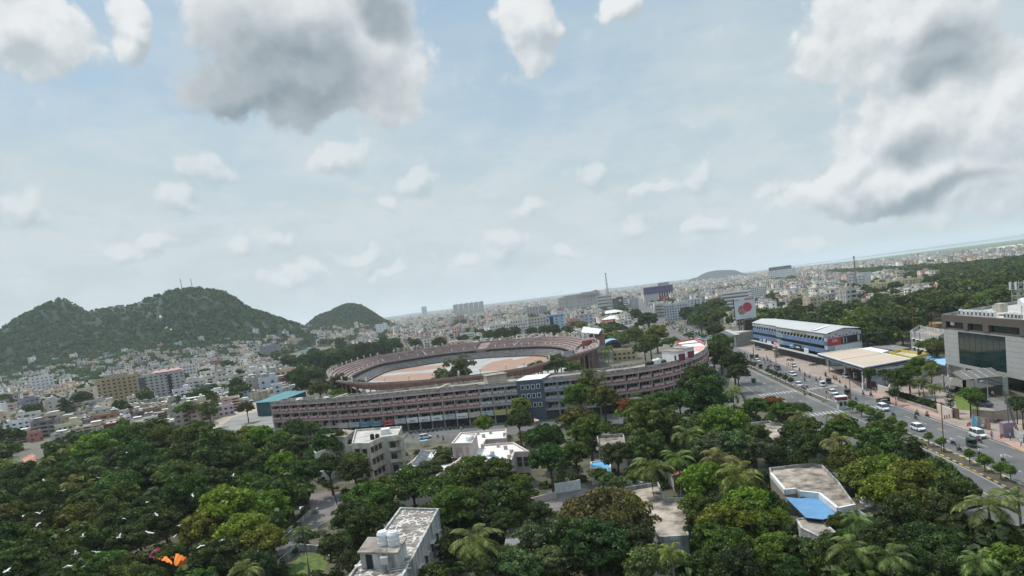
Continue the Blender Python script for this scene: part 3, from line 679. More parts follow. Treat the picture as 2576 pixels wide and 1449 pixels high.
def complex_a():
    bay = 4.6; nb = int(ALEN / bay); bay = ALEN / nb
    c0 = (-5, 240); T = thing('shopping_complex', 'long curved four storey shopping complex in faded pink with balcony rows', 'building', (*c0, 0))
    BIG.append((-40, 255, 60)); BIG.append((50, 245, 45))
    fr = [pl_at(AFS, i * bay * .99999)[0] for i in range(nb + 1)]
    fo = lambda d: off_pl(fr, d)
    f_0, f_1, f_b = fo(0), fo(1.7), fo(-.5)
    def fod(dd): return [fo(7.6 + 5.4 * max(0, min(1, (p[0] + 75) / 45)) + dd)[i] for i, p in enumerate(fr)]
    f_2 = fod(0)
    f_in = fod(-.2); f_par = fo(.3); f_out = fo(-.25)
    Hh = 13.6
    def cls(i):
        u = (i + .5) / nb * ALEN; x = pl_at(AFS, u)[0][0]
        if 3.0 < x < 12.2: return 'dark'
        if -10.5 < x <= 3.0: return 'grey'
        if 12.2 <= x < 18: return 'bg'
        return 'pink'
    body = MB(); roof = MB(); par = MB(); bands = {}; pars = {}; run = 0; prev = None; dark = MB(); piers = MB(); slabs = MB()
    wm = {}
    for i in range(nb):
        c = cls(i); run += (c != prev); prev = c; p, q_ = fr[i], fr[i + 1]; ip, iq = f_1[i], f_1[i + 1]; bp, bq = f_2[i], f_2[i + 1]
        if c == 'dark':
            body_ = dark
            dark.prism([f_b[i], f_b[i + 1], bq, bp], 0, Hh + .6)
        else:
            body.prism([ip, iq, bq, bp], 0, Hh - .3)
            slabs.prism([p, q_, iq, ip], Hh - .35, Hh - .05)
            for z0, z1 in ((Hh - 1.0, Hh + .05), (6.15, 6.9), (9.55, 10.3), (3.1, 3.6)):
                bands.setdefault((c, run, z0), MB()).prism([p, q_, f_par[i + 1], f_par[i]], z0, z1)
            for z in (3.3, 6.6, 10.0): slabs.prism([f_par[i], f_par[i + 1], iq, ip], z - .1, z + .12)
            pars.setdefault(run, MB()).prism([(p[0], p[1]), q_, f_par[i + 1], f_par[i]], Hh + .05, Hh + (.95 if c != 'grey' else .6))
        roof.add([(*ip, Hh), (*iq, Hh), (*bq, Hh), (*bp, Hh)], [(0, 1, 2, 3)], 0)
        par.prism([f_in[i], f_in[i + 1], bq, bp], Hh, Hh + .8)
    body.build('corridor_wall', M_corr, T); slabs.build('floor_slabs', M_greyband, T)
    for (c_, _r, _z), m_ in bands.items(): m_.build('band', {'pink': M_pinkband, 'grey': M_greyband, 'bg': M_bgband}[c_], T)
    for m_ in pars.values(): m_.build('parapet', M_weath, T)
    par.build('parapet', M_weath, T); dark.build('office_front', M_bluegrey, T); roof.build('roof', M_roofd, T)
    ends = MB(); e0 = [fr[0], f_2[0], inset2(f_2[0], f_2[1], .3), inset2(fr[0], fr[1], .3)]; ends.prism(e0, 0, Hh + .9)
    e1 = [fr[-1], f_2[-1], inset2(f_2[-1], f_2[-2], .3), inset2(fr[-1], fr[-2], .3)]; ends.prism(e1, 0, Hh + .9); ends.build('end_wall', M_greyband, T)
    # balcony panels: one per bay on two floors, pier per bay
    nbal = 0; rest = MB(); restw = MB(); npier = 0; nwin = 0
    for i in range(nb):
        c = cls(i)
        if c == 'dark': continue
        p, q_ = Vector(fr[i]), Vector(fr[i + 1]); dr = (q_ - p).normalized(); ang = math.atan2(dr.y, dr.x)
        pm = MB(); pi_ = p + Vector((-dr.y, dr.x)) * .45; pm.box(pi_.x, pi_.y, 0, .24, .4, Hh - .9, ang)
        if npier < 90: pm.build('pier', M_greyband, T); npier += 1
        for z in (6.9, 10.3):
            a = p + dr * .45; b = q_ - dr * .25; mid = (a + b) / 2; nrm = Vector((dr.y, -dr.x)); mid = mid + nrm * .12
            m = MB(); m.box(mid.x, mid.y, z + .12, (b - a).length, .3, .95, ang, 0); mm = mid + nrm * .16
            m.box(mm.x, mm.y, z + .12, (b - a).length, .06, .12, ang, 1)
            for sg in (-1, 1): e = mm + dr * sg * (b - a).length / 2; m.box(e.x, e.y, z + .12, .12, .06, .95, ang, 1)
            m.box(mm.x, mm.y, z + .25, .32, .1, .36, ang, 2)
            m.build('balcony', [M_pinkband if c == 'pink' else (M_greyband if c == 'grey' else M_bgband), M_redline if c == 'pink' else M_greyband, M_black], T)
        for z, hgt in ((10.9, 1.9), (7.5, 1.8), (4.2, 1.7)):   # doors and windows at the back of the corridor
            ia = Vector(f_1[i]); ib = Vector(f_1[i + 1]); r_ = random.random()
            m = MB()
            for u, w_, h_ in ((.18 + r_ * .1, 1.0, hgt), (.5, 1.15, .8), (.78, .9, .8)):
                pt = ia.lerp(ib, u); zz = z + (hgt - h_) if h_ < hgt else z; m.box(pt.x, pt.y, zz - .4, w_, .16, h_, ang)
            if nwin < 96: m.build('window', M_black, T); nwin += 1
            else: restw.add(m.v, m.f)
    o = restw.build('window', M_black, T); o['kind'] = 'stuff'
    # shop fronts and sign boards at street level
    SB = {'white': M_white, 'grey': mat('board_grey', (.45, .46, .46), .7, .2, 1), 'blue': mat('board_blue', (.10, .22, .34), .7, .2, 1), 'red': mat('board_red', (.45, .06, .06), .7, .2, 1), 'yellow': mat('board_yellow', (.45, .42, .12), .7, .2, 1), 'orange': mat('board_orange', (.5, .2, .06), .7, .2, 1), 'cream': mat('board_cream', (.55, .42, .36), .7, .2, 1)}
    seq = ['cream', 'grey', 'blue', 'blue', 'red', 'grey', 'white', 'white', 'white', 'grey', 'white', 'cream', 'grey', 'yellow', 'yellow', 'white']
    text = {6: 'LKECI', 7: 'SREE SAI', 8: 'NIRA', 10: 'CTRL BALAJI', 4: 'HDFC', 15: 'X'}
    i0 = next(i for i in range(nb) if fr[i][0] > -68)
    for i in range(nb):
        if cls(i) == 'dark': continue
        p, q_ = Vector(fr[i]), Vector(fr[i + 1]); dr = (q_ - p).normalized(); ang = math.atan2(dr.y, dr.x); nrm = Vector((dr.y, -dr.x)); mid = (p + q_) / 2
        m = MB(); m.box(mid.x + nrm.x * -.6, mid.y + nrm.y * -.6, 0.05, bay - .7, .15, 2.9, ang); 
        m.build('shutter', M_black if i % 3 else mat('shop_dark', (.07, .065, .06), .7, .4, 2), T)
        k = i - i0
        if 0 <= k < 16 or (i > nb * .55 and i % 3 == 0):
            cname = seq[k] if 0 <= k < 16 else random.choice(['white', 'orange', 'blue']); c = mid + nrm * .75
            S = thing('shop_sign', '%s shop sign board over the shop fronts of the curved complex' % ({'white': 'white', 'grey': 'pale grey', 'blue': 'blue', 'red': 'red', 'yellow': 'yellow', 'orange': 'orange', 'cream': 'cream'}[cname]), 'sign', (c.x, c.y, 0), group='sign boards along the curved complex')
            m = MB(); m.box(c.x, c.y, 2.9, bay - .5, .18, 1.9, ang); m.build('board', SB[cname], S)
            m = MB(); m.box(c.x + nrm.x * .1, c.y + nrm.y * .1, 3.0, bay * .6, .06, .22, ang); 
            if cname != 'white' or k not in text: m.box(c.x + nrm.x * .1, c.y + nrm.y * .1, 4.2, bay * .45, .06, .18, ang)
            m.build('stripe', SB['grey'] if cname != 'grey' else SB['blue'], S)
            if k in text: lettering(text[k], (c.x + nrm.x * .12, c.y + nrm.y * .12, 3.45), ang, .85 if len(text[k]) < 6 else .6, S, M_black, bay - .8)
    # office block: white framed windows
    ii = [i for i in range(nb) if cls(i) == 'dark']; a, b = Vector(f_b[ii[0]]), Vector(f_b[ii[-1] + 1]); dr = (b - a).normalized(); ang = math.atan2(dr.y, dr.x); nrm = Vector((dr.y, -dr.x)); Lw = (b - a).length
    for z in (11.0, 7.9, 4.7):
        for k in range(4):
            c = a + dr * (Lw * (.16 + .2 * k) + .6) + nrm * .06; m = MB()
            for sx, sz, w_, h_ in ((-.55, 0, .18, 1.7), (.55, 0, .18, 1.7), (0, 0, 1.28, .18), (0, 1.52, 1.28, .18)):
                m.box(c.x + dr.x * sx, c.y + dr.y * sx, z + sz, w_, .22, h_, ang, 0)
            m.box(c.x, c.y, z + .1, 1.0, .14, 1.5, ang, 1); m.build('framed_window', [M_white, M_glass], T)
    # white roof of the office block, tank pile and stair room, broken slabs, lime path
    cx_, cy_ = (f_1[ii[0]][0] + f_2[ii[-1]][0]) / 2, (f_1[ii[0]][1] + f_2[ii[-1]][1]) / 2
    m = MB(); m.prism([f_0[ii[0]], f_0[ii[-1] + 1], f_2[ii[-1] + 1], f_2[ii[0]]], Hh + .6, Hh + .72); m.build('office_roof', M_chalk, T)
    m = MB(); off = 3.2
    pA, pB = off_pl(fr, 2.6), off_pl(fr, 4.4); lo = [i for i in range(nb) if -100 < fr[i][0] < -14]
    for i in lo: m.prism([pA[i], pA[i + 1], pB[i + 1], pB[i]], Hh + .02, Hh + .1)
    m.build('lime_path', M_chalk, T)
    for xk in (-67, -26):
        p = min(pA, key=lambda q: abs(q[0] - xk)); m = MB(); m.bar((p[0] - 1.5, p[1] - 3, Hh + .5), (p[0] + 1.6, p[1] + 6, Hh + .7), 1.1, .8); m.build('roof_duct', mat('duct_yellow', (.42, .39, .27), .9, .3, 1), T)
    m = MB(); p = g('A2', 2410, 925, 13.6); m.box(p[0], p[1] + 6, Hh, 7, 6, 3.2, .25); m.box(p[0], p[1] + 6, Hh + 3.2, 7.8, 6.8, .2, .25, 1); m.build('stair_room', [mat('stair_plaster', (.50, .42, .36), .9, .35, .5), M_roofd], T)
    for k in range(14):
        i = random.choice(lo + list(range(ii[-1] + 3, nb - 8))); p = off_pl(fr, random.uniform(4.8, 6.8) if i in lo and fr[i][0] < -40 else random.uniform(6, 11))[i]; m = MB(); m.box(p[0], p[1], Hh, random.uniform(1, 3), random.uniform(.6, 1.5), random.uniform(.3, .9), random.uniform(0, 3)); m.build('roof_clutter', random.choice([M_weath, M_chalk, M_conc]), T)
    for k, (x, y) in enumerate(((1435, 945), (1468, 935), (1365, 965), (1400, 962), (1525, 950))):
        p = g('A3', x, y, 15); m = MB(); m.lathe([(.95, Hh), (.95, Hh + 1.5), (.5, Hh + 1.9), (.3, Hh + 1.95)], *p, n=12)
        tag(m.build('water_tank', M_white if k < 2 else M_black, smooth=False), ('white' if k < 2 else 'black') + ' plastic water tank on the roof of the curved complex', 'water tank', 'tanks on the curved complex')
    # roof rooms at the right end: two white blocks with red fronts, pink terrace
    Rm = thing('roof_pavilion', 'white roof rooms with dark red fronts beside a pink and white roof terrace', 'building', (*g('A3', 1700, 850, 13.6), 13.6), group=None)
    mw = mat('bright_wall', (.72, .70, .70), .8, .12, .5)
    for k, (pts, z1) in enumerate((([(1505, 850), (1665, 858), (1740, 845), (1580, 835)], 17.2), ([(1600, 818), (1755, 828), (1830, 812), (1680, 800)], 17.4))):
        pl = gs('A3', z1, *pts); m = MB(); m.prism(pl, Hh + .01, z1); m.build('room', mw, Rm)
        m = MB(); m.prism(inset(pl, -.25), z1, z1 + .16); m.build('room_roof', M_roofd, Rm)
        pc = ccw(pl); e = (Vector(pl[1]), Vector(pl[2])); mid = (e[0] + e[1]) / 2; ang = math.atan2((e[1] - e[0]).y, (e[1] - e[0]).x)
        m = MB(); m.box(mid.x + .05, mid.y - .08, Hh + .3, (e[1] - e[0]).length * .8, .2, 2.4, ang); m.build('red_front', mat('maroon_front', (.20, .035, .05), .6, .3, 1), Rm)
        e0 = Vector(pl[0]).lerp(Vector(pl[1]), .84 if k == 0 else .8); m = MB(); m.box(e0.x, e0.y, Hh + .2, .9, .3, 2.1, math.atan2(pl[1][1] - pl[0][1], pl[1][0] - pl[0][0])); m.build('door', M_black, Rm)
    tr = gs('A3', 14.0, (1640, 770), (1840, 735), (1945, 790), (1900, 870), (1830, 880), (1830, 800), (1700, 810))
    m = MB(); m.prism(tr, Hh - .4, Hh + .35); m.build('terrace_floor', M_chalk, Rm)
    m = MB(); tp = gs('A3', 14.2, (1835, 795), (1935, 790), (1905, 845), (1835, 850)); m.prism(tp, Hh + .36, Hh + .42); m.build('pink_floor', mat('pink_paint', (.60, .32, .29), .8, .2, .5), Rm)
    tr2 = inset(tr, .0); m = MB(); tri = inset(tr, .35)
    for i in (0, 1, 2, 3):
        j = (i + 1) % len(tr); cc = ccw(tr)
    trc = ccw(tr); tri = inset(tr, .4)
    for i in range(len(trc)):
        j = (i + 1) % len(trc); mx_ = (trc[i][1] + trc[j][1]) / 2
        if mx_ > g('A3', 1700, 800, 14)[1] - 3: m.prism([trc[i], trc[j], tri[j], tri[i]], Hh + .35, Hh + 1.2)
    m.build('red_parapet', mat('red_parapet_paint', (.48, .13, .13), .8, .25, .8), Rm)
    m = MB(); wl = gs('A3', 16.5, (1630, 760), (1645, 755), (1850, 870), (1835, 875)); 
FONT_M = {}
def lettering(txt, pos, ang, size, parent, m, maxw=None, lean=0., name='lettering'):
    o = lettering_(txt, pos, ang, size, parent, m, maxw, lean, name); me = bpy.data.meshes.new_from_object(o); me.materials.clear(); me.materials.append(m)
    q = bpy.data.objects.new(name, me); COL.objects.link(q); q.parent = o.parent; q.location = o.location; q.rotation_euler = o.rotation_euler; q.scale = o.scale; bpy.data.objects.remove(o); return q
def lettering_(txt, pos, ang, size, parent, m, maxw, lean, name):
    cu = bpy.data.curves.new(name, 'FONT'); cu.body = txt; cu.size = size; cu.extrude = .03; cu.align_x = 'CENTER'; cu.resolution_u = 2
    cu.materials.append(m); o = bpy.data.objects.new(name, cu); COL.objects.link(o)
    if parent: o.parent = parent; pos = Vector(pos) - parent.location
    o.location = pos; o.rotation_euler = (math.pi / 2 - lean, 0, ang)
    if maxw: bpy.context.view_layer.update(); wd = o.dimensions.x; o.scale.x = min(1, maxw / max(wd, .01))
    return o
complex_a()
# ------------------------------------------------------------------ generic hand placed buildings
def cen(p): return (sum(a[0] for a in p) / len(p), sum(a[1] for a in p) / len(p))
def onplane(t, x, y, A, B):
    "where the ray of a map point meets the upright plane through A and B: metres along it, height"
    v = ray(*D(t, x, y)); d = Vector((B[0] - A[0], B[1] - A[1])).normalized(); n = Vector((d.y, -d.x))
    s = (A[0] * n.x + A[1] * n.y) / (v.x * n.x + v.y * n.y); X, Y = v.x * s, v.y * s
    return (X - A[0]) * d.x + (Y - A[1]) * d.y, H + v.z * s
def win_mesh(w_, h_, shade=True, trim=M_white):
    m = MB(); m.box(0, 0, 0, w_, .1, h_, 0, 0)
    for sx in (-1, 1): m.box(sx * (w_ / 2 + .04), -.02, -.04, .09, .16, h_ + .08, 0, 1)
    m.box(0, -.02, -.1, w_ + .2, .2, .1, 0, 1); m.box(0, -.03, h_ * .5 - .02, w_, .12, .05, 0, 1)
    if shade: m.box(0, -.3, h_ + .08, w_ + .5, .65, .09, 0, 1)
    return m.mesh('window', [M_glass, trim])
WM = {}
def put_windows(T, a, b, n, rows, w_=1.3, h_=1.3, z0=1., fh=3.1, shade=True, trim=M_white, mg=.06, name='window'):
    "n windows per storey on the wall from a to b, outside on the right hand"
    k = (w_, h_, shade, trim.name); WM[k] = WM.get(k) or win_mesh(w_, h_, shade, trim)
    a, b = Vector(a), Vector(b); d = (b - a); ang = math.atan2(d.y, d.x); nrm = Vector((d.y, -d.x)).normalized()
    for r in range(rows):
        for i in range(n):
            p = a + d * (mg + (1 - 2 * mg) * (i + .5) / n) + nrm * .03
            link(name, WM[k], T, (p.x - T.location.x, p.y - T.location.y, z0 + fh * r - T.location.z), ang)
def flatb(name, label, cat, poly, zt, wm, rm, z0=0., ph=.7, pt=.25, wins=(), rim=None, group=None, roofname='roof'):
    poly = ccw(poly); c = cen(poly); T = thing(name, label, cat, (*c, 0), group=group)
    BIG.append((*c, max(math.dist(c, p) for p in poly) * .8))
    m = MB(); m.prism(poly, z0, zt - ph, 0); m.build('wall', wm, T)
    if ph > .05:
        ip = inset(poly, pt); m = MB(); n = len(poly)
        op = inset(poly, -.04)
        for i in range(n): j = (i + 1) % n; m.prism([op[i], op[j], ip[j], ip[i]], zt - ph, zt)
        m.build('parapet', rim or wm, T)
        m = MB(); m.add([(x, y, zt - ph + .02) for x, y in ip], [tuple(range(n))]); m.build(roofname, rm, T)
    else:
        op = inset(poly, -.3); m = MB(); m.prism(op, zt, zt + .15); m.build(roofname, rm, T)
    for e in wins:
        i, n, rows = e[:3]; put_windows(T, poly[i], poly[(i + 1) % len(poly)], n, rows, **(e[3] if len(e) > 3 else {}))
    return T, poly
def add_box(T, name, pts, z0, z1, m): mb = MB(); mb.prism(pts, z0, z1); return mb.build(name, m, T)
def add_tank(T, x, y, z, r=.8, h=1.7, m=None, name='water_tank', own=None):
    mb = MB(); mb.lathe([(r, z), (r * 1.03, z + h * .2), (r * .97, z + h * .22), (r * 1.03, z + h * .45), (r * .97, z + h * .47), (r, z + h * .75), (r * .75, z + h * .93), (r * .28, z + h * .95), (r * .28, z + h), (r * .2, z + h)], x, y, n=16)
    o = mb.build(name, m or M_white, None if own else T)
    if own: tag(o, own, 'water tank', 'roof tanks')
    return o
M_cream = mat('cream_wall', (.56, .52, .44), .9, .4, .5, dark=(.30, .27, .22), streak=True, det=8)
M_mould = mat('mouldy_white_wall', (.52, .51, .49), .9, .5, .7, dark=(.15, .145, .13), streak=True, det=9)
M_pinkw = mat('rose_wall', (.50, .40, .37), .85, .15, .4)
M_lightroof = mat('white_coated_roof', (.66, .64, .60), .8, .2, .35, dark=(.52, .49, .44))
M_bluesheet = mat('blue_sheet', (.11, .25, .42), .5, .2, .5)
M_skyblue = mat('sky_blue_sheet', (.20, .42, .60), .5, .2, .6)
M_redtile = mat('red_roof_tiles', (.42, .16, .10), .85, .25, .8)
M_brown = mat('brown_fascia', (.10, .082, .068), .7, .15, .4)
M_panel = mat('grey_cladding', (.36, .36, .35), .6, .1, .25)
M_metal = mat('galvanised', (.45, .45, .44), .4, .2, 1.2, metal=.3)
M_rust = mat('rusty_pole', (.22, .10, .06), .8, .3, 2)
M_glassd = mat('curtain_glass', (.008, .026, .027), .12, .3, .1, spec=.3)
M_yellow = mat('yellow_paint', (.58, .44, .08), .7, .2, 1)
M_sheet = mat('grey_corrugated', (.20, .185, .175), .8, .25, .6)
# roof with pale cracks
def crack_mat():
    m = mat('cracked_roof', (.24, .20, .17), .95, .5, .8, dark=(.10, .085, .075), det=9); t = m.node_tree; b = t.nodes['Principled BSDF']
    gm = t.nodes.new('ShaderNodeNewGeometry'); v = t.nodes.new('ShaderNodeTexVoronoi'); v.feature = 'DISTANCE_TO_EDGE'; v.inputs['Scale'].default_value = .75
    nn = t.nodes.new('ShaderNodeTexNoise'); nn.inputs['Scale'].default_value = 1.2; t.links.new(gm.outputs['Position'], nn.inputs[0])
    ad = t.nodes.new('ShaderNodeVectorMath'); t.links.new(gm.outputs['Position'], ad.inputs[0]); t.links.new(nn.outputs['Color'], ad.inputs[1]); t.links.new(ad.outputs[0], v.inputs['Vector'])
    r = t.nodes.new('ShaderNodeMapRange'); r.inputs[1].default_value = .03; r.inputs[2].default_value = .10; r.inputs[3].default_value = 1; r.inputs[4].default_value = 0; t.links.new(v.outputs['Distance'], r.inputs[0])
    n3 = t.nodes.new('ShaderNodeTexNoise'); n3.inputs['Scale'].default_value = .35; t.links.new(gm.outputs['Position'], n3.inputs[0])
    r3 = t.nodes.new('ShaderNodeMapRange'); r3.inputs[1].default_value = .42; r3.inputs[2].default_value = .5; t.links.new(n3.outputs[0], r3.inputs[0])
    mu = t.nodes.new('ShaderNodeMath'); mu.operation = 'MULTIPLY'; t.links.new(r.outputs[0], mu.inputs[0]); t.links.new(r3.outputs[0], mu.inputs[1])
    src = b.inputs['Base Color'].links[0].from_socket; mx = t.nodes.new('ShaderNodeMix'); mx.data_type = 'RGBA'; t.links.new(mu.outputs[0], mx.inputs[0]); t.links.new(src, mx.inputs[6]); mx.inputs[7].default_value = (.55, .51, .46, 1); t.links.new(mx.outputs[2], b.inputs['Base Color']); return m
M_crack = crack_mat()

# -- weathered block, bottom centre
def block_n1():
    poly = [(-22, 114.5), (-15, 111), (-17.3, 79), (-24.9, 80)]
    T, p = flatb('apartment_block', 'mould stained white apartment block with cracked flat roof at the bottom edge', 'building', poly, 9.3, M_mould, M_crack, ph=.35, pt=.3)
    put_windows(T, (-17.3, 79), (-15, 111), 6, 2, 1.5, 1.5, 2.2, 3., trim=M_conc)
    sp = gs('A6', 11.3, (905, 1238), (1230, 1240), (1305, 1118), (990, 1115)); add_box(T, 'stair_room', sp, 8.95, 11.15, M_mould); add_box(T, 'stair_roof', inset(sp, -.25), 11.15, 11.35, M_roofd)
    e = Vector(sp[0]).lerp(Vector(sp[1]), .25); mb = MB(); mb.box(e.x, e.y, 9, .9, .25, 1.9, -.1); mb.build('door', M_black, T)
    for x, y, s in ((1118, 1178, 'left'), (1208, 1182, 'right')):
        q = g('A6', x, y, 11.4); add_tank(T, q[0], q[1] + .3, 11.4, .82, 2., M_white, own='large white ribbed water tank with black lid hole, the %s one of the pair on the stair room' % s)
    mb = MB(); q = g('A6', 1140, 1400, 9)
    for dx, dy in ((-.5, -.5), (.5, -.5), (.5, .5), (-.5, .5)): mb.tube([(q[0] + dx, q[1] + dy, 9), (q[0] + dx * .8, q[1] + dy * .8, 11.9)], .05, 6)
    mb.box(q[0], q[1], 10, 1.1, 1.1, .9)
    for k in range(5): a = g('A6', 1190 + 25 * k, 1340 + 16 * k, 9.1); mb.bar((a[0] - 1.8, a[1], 9.25), (a[0] + 1., a[1] + .3, 9.25), .1, .1)
    tag(mb.build('pipe_stand', M_metal), 'metal pipe stand with ducts on the cracked roof below the twin tanks', 'pipe stand')
    q = g('A6', 900, 1385, 9.4); mb = MB(); mb.lathe([(.05, 9.), (.05, 9.5), (.45, 9.85), (.5, 9.9), (.02, 9.55)], *q, n=12); tag(mb.build('satellite_dish', M_white), 'small white satellite dish on the roof edge near the twin tanks', 'satellite dish')
block_n1()
# -- cream apartments behind the dark trees
T, p = flatb('apartment_block', 'cream weathered apartment block with brown window shades and an open balcony stack', 'building', [(-44.2, 177.3), (-39.2, 174.3), (-37.0, 181.1), (-32.6, 180.6), (-33.5, 194.6), (-48, 199.1)], 10.2, M_cream, M_roofw, ph=.6)
put_windows(T, (-44.2, 177.3), (-39.2, 174.3), 2, 3, 1.3, 1.2, 1.2, 3.1, trim=mat('brown_shade', (.14, .09, .07), .8, .2, 1)); put_windows(T, (-39.2, 174.3), (-37.0, 181.1), 3, 3, 1.3, 1.3, 1.2, 3.1, trim=MAT['brown_shade'])
for z in (2.9, 6., 8.8):
    bp = [(-35.5, 180.2), (-31.2, 179.6), (-30.5, 184.5), (-33.2, 185)]; add_box(T, 'balcony', bp, z, z + .2, M_cream)
    m = MB(); m.bar((-35.4, 179.9, z + .65), (-31.1, 179.3, z + .65), .1, .9); m.bar((-31.1, 179.5, z + .65), (-30.4, 184.6, z + .65), .1, .9); m.build('balcony_front', M_cream, T)
put_windows(T, (-35, 180.3), (-33.2, 180.1), 1, 3, 1.2, 1.8, .5, 3.1, shade=False, trim=M_black)
q = g('A6', 1130, 190, 10.2)
m = MB(); m.box(q[0], q[1] + 1, 9.6, 2.4, 2.6, 1.5, .1); m.build('roof_box', M_white, T)
for k in range(2): q = g('A6', 1020 + 45 * k, 240, 10); add_tank(T, q[0], q[1], 9.6, .6, 1.6, M_black, own='black water tank on the cream apartment roof')
T, p = flatb('apartment_wing', 'low cream wing with stained roof and a flat topped stair room, left of the cream apartments', 'building', gs('A6', 8.5, (470, 300), (600, 205), (850, 190), (850, 300), (720, 300), (520, 370)), 8.5, M_cream, M_roofd, ph=.4)
sp = gs('A6', 10.6, (665, 228), (780, 232), (855, 175), (740, 165)); add_box(T, 'stair_room', sp, 8.1, 10.5, M_cream); add_box(T, 'stair_roof', inset(sp, -.3), 10.5, 10.65, M_roofd)
for k in range(2): q = g('A6', 445 + 45 * k, 235, 9.5); add_tank(T, q[0], q[1], 8.2, .75, 1.8, M_black, own='black water tank at the left end of the low cream wing')
# -- rose coloured building with the white roof
def block_n3():
    T, p = flatb('office_building', 'rose coloured building with bright white roof, roof blocks and blue solar heaters', 'building', gs('R8', 8, (930, 1080), (1290, 1118), (1900, 1085), (1975, 890), (2230, 880), (1960, 725), (1430, 765), (1480, 675), (1830, 655), (1838, 495), (1040, 560), (1010, 760), (1090, 940)), 8, M_pinkw, M_lightroof, ph=.45, pt=.35)
    a, b = g('R8', 1975, 890, 8), g('R8', 2230, 880, 8); m = MB()
    put_windows(T, g('R8', 1900, 1085, 8), g('R8', 1975, 890, 8), 1, 2, .8, 1.6, 1., 3.5, shade=False, trim=M_pinkw); put_windows(T, a, b, 2, 2, 1.2, 2.2, .8, 3.7, shade=False, trim=M_pinkw)
    sp = gs('R8', 11, (890, 757), (1235, 745), (1325, 590), (1045, 568)); add_box(T, 'stair_room', sp, 7.6, 10.8, M_pinkw)
    ip = ccw(inset(sp, .3)); op = ccw(inset(sp, -.12)); m = MB()
    for i in range(4): j = (i + 1) % 4; m.prism([op[i], op[j], ip[j], ip[i]], 10.8, 11.15)
    m.build('parapet', M_pinkw, T); m = MB(); m.add([(x, y, 10.83) for x, y in ip], [(0, 1, 2, 3)]); m.build('roof', M_lightroof, T)
    A, B = Vector(sp[0]), Vector(sp[1]); d = (B - A).normalized(); ang = math.atan2(d.y, d.x)
    for u, w_ in ((.33, 1.9), (.75, .8)):
        q = A.lerp(B, u) - Vector((-d.y, d.x)) * .03; m = MB(); m.box(q.x, q.y, 7.8, w_, .12, 2.3, ang); m.build('recess', mat('rose_recess', (.36, .27, .25), .85, .1, 1), T)
    q = g('R8', 1200, 700, 10.9)
    for k, (dx, dy, r, h) in enumerate(((-.3, .4, .55, 1.2), (.5, .5, .6, 1.3), (.1, -.3, .6, 1.1))): add_tank(T, q[0] + dx, q[1] + dy, 10.85, r, h, M_white, own='white plastic tank in the cluster on the rose coloured stair room')
    m = MB()
    for x, y in ((1342, 985), (1470, 1030), (1600, 955), (1825, 850), (1930, 920), (1890, 1010), (1445, 645)):
        q = g('R8', x, y, 7.6); m.box(q[0], q[1], 7.57, .9, .5, .95, -.05)
    m.build('roof_block', M_pinkw, T)
    m = MB()
    for x, y in ((1345, 560), (1560, 545), (1800, 590), (1425, 790), (1690, 770), (1050, 960)):
        q = g('R8', x, y, 8.2); m.box(q[0], q[1], 7.7, .8, .55, .9, 0)
    m.build('parapet_pier', M_pinkw, T)
    for k, (x, y) in enumerate(((1620, 1000), (1560, 1065))):
        q = Vector((*g('R8', x, y, 7.9), 7.8)); S = thing('solar_heater', 'blue solar water heater with white drum on the white roof', 'solar heater', (q.x, q.y, 7.57), group='solar heaters')
        m = MB(); m.bar(q + Vector((-1.0, .35, .75)), q + Vector((.9, -.5, .2)), 1.15, .08); m.build('collector', mat('solar_blue', (.05, .11, .25), .3, .2, 1), S)
        m = MB(); m.tube([q + Vector((-1.25, -.2, .8)), q + Vector((-.75, 1.0, .8))], .26, 10); m.build('drum', M_white, S)
        m = MB(); m.tube([q + Vector((-1, .3, -.2)), q + Vector((-1, .3, .7))], .04, 6); m.tube([q + Vector((.7, -.4, -.2)), q + Vector((.7, -.4, .2))], .04, 6); m.build('leg', M_metal, S)
    T2, p = flatb('office_wing', 'lower rose coloured wing with white roof and dark solar panels', 'building', gs('R8', 6, (-70, 1240), (215, 1045), (375, 870), (850, 850), (1010, 920), (930, 1080), (600, 1330), (-40, 1400)), 6, M_pinkw, M_lightroof, ph=.45, pt=.35)
    P4 = [g('R8', x, y, 6.8) for x, y in ((205, 1085), (365, 1120), (540, 925), (365, 880))]
    A, B, C_, D_ = [Vector((*q, z)) for q, z in zip(P4, (6.3, 6.3, 7.2, 7.2))]
    for i in range(5):
        u0, u1 = i / 5 + .012, (i + 1) / 5 - .012; m = MB(); a, b, c, d = A.lerp(D_, u0), B.lerp(C_, u0), B.lerp(C_, u1), A.lerp(D_, u1); k = Vector((0, 0, .07))
        m.add([a, b, c, d, a + k, b + k, c + k, d + k], [(3, 2, 1, 0), (4, 5, 6, 7), (0, 1, 5, 4), (1, 2, 6, 5), (2, 3, 7, 6), (3, 0, 4, 7)])
        m.build('solar_panel', mat('solar_dark', (.03, .035, .06), .25, .2, 1, spec=.6), T2)
    m = MB()
    for q in (A, B, C_, D_, (A + D_) / 2, (B + C_) / 2): m.box(q.x, q.y, 5.55, .08, .08, q.z - 5.55)
    m.build('panel_stand', M_metal, T2)
block_n3()
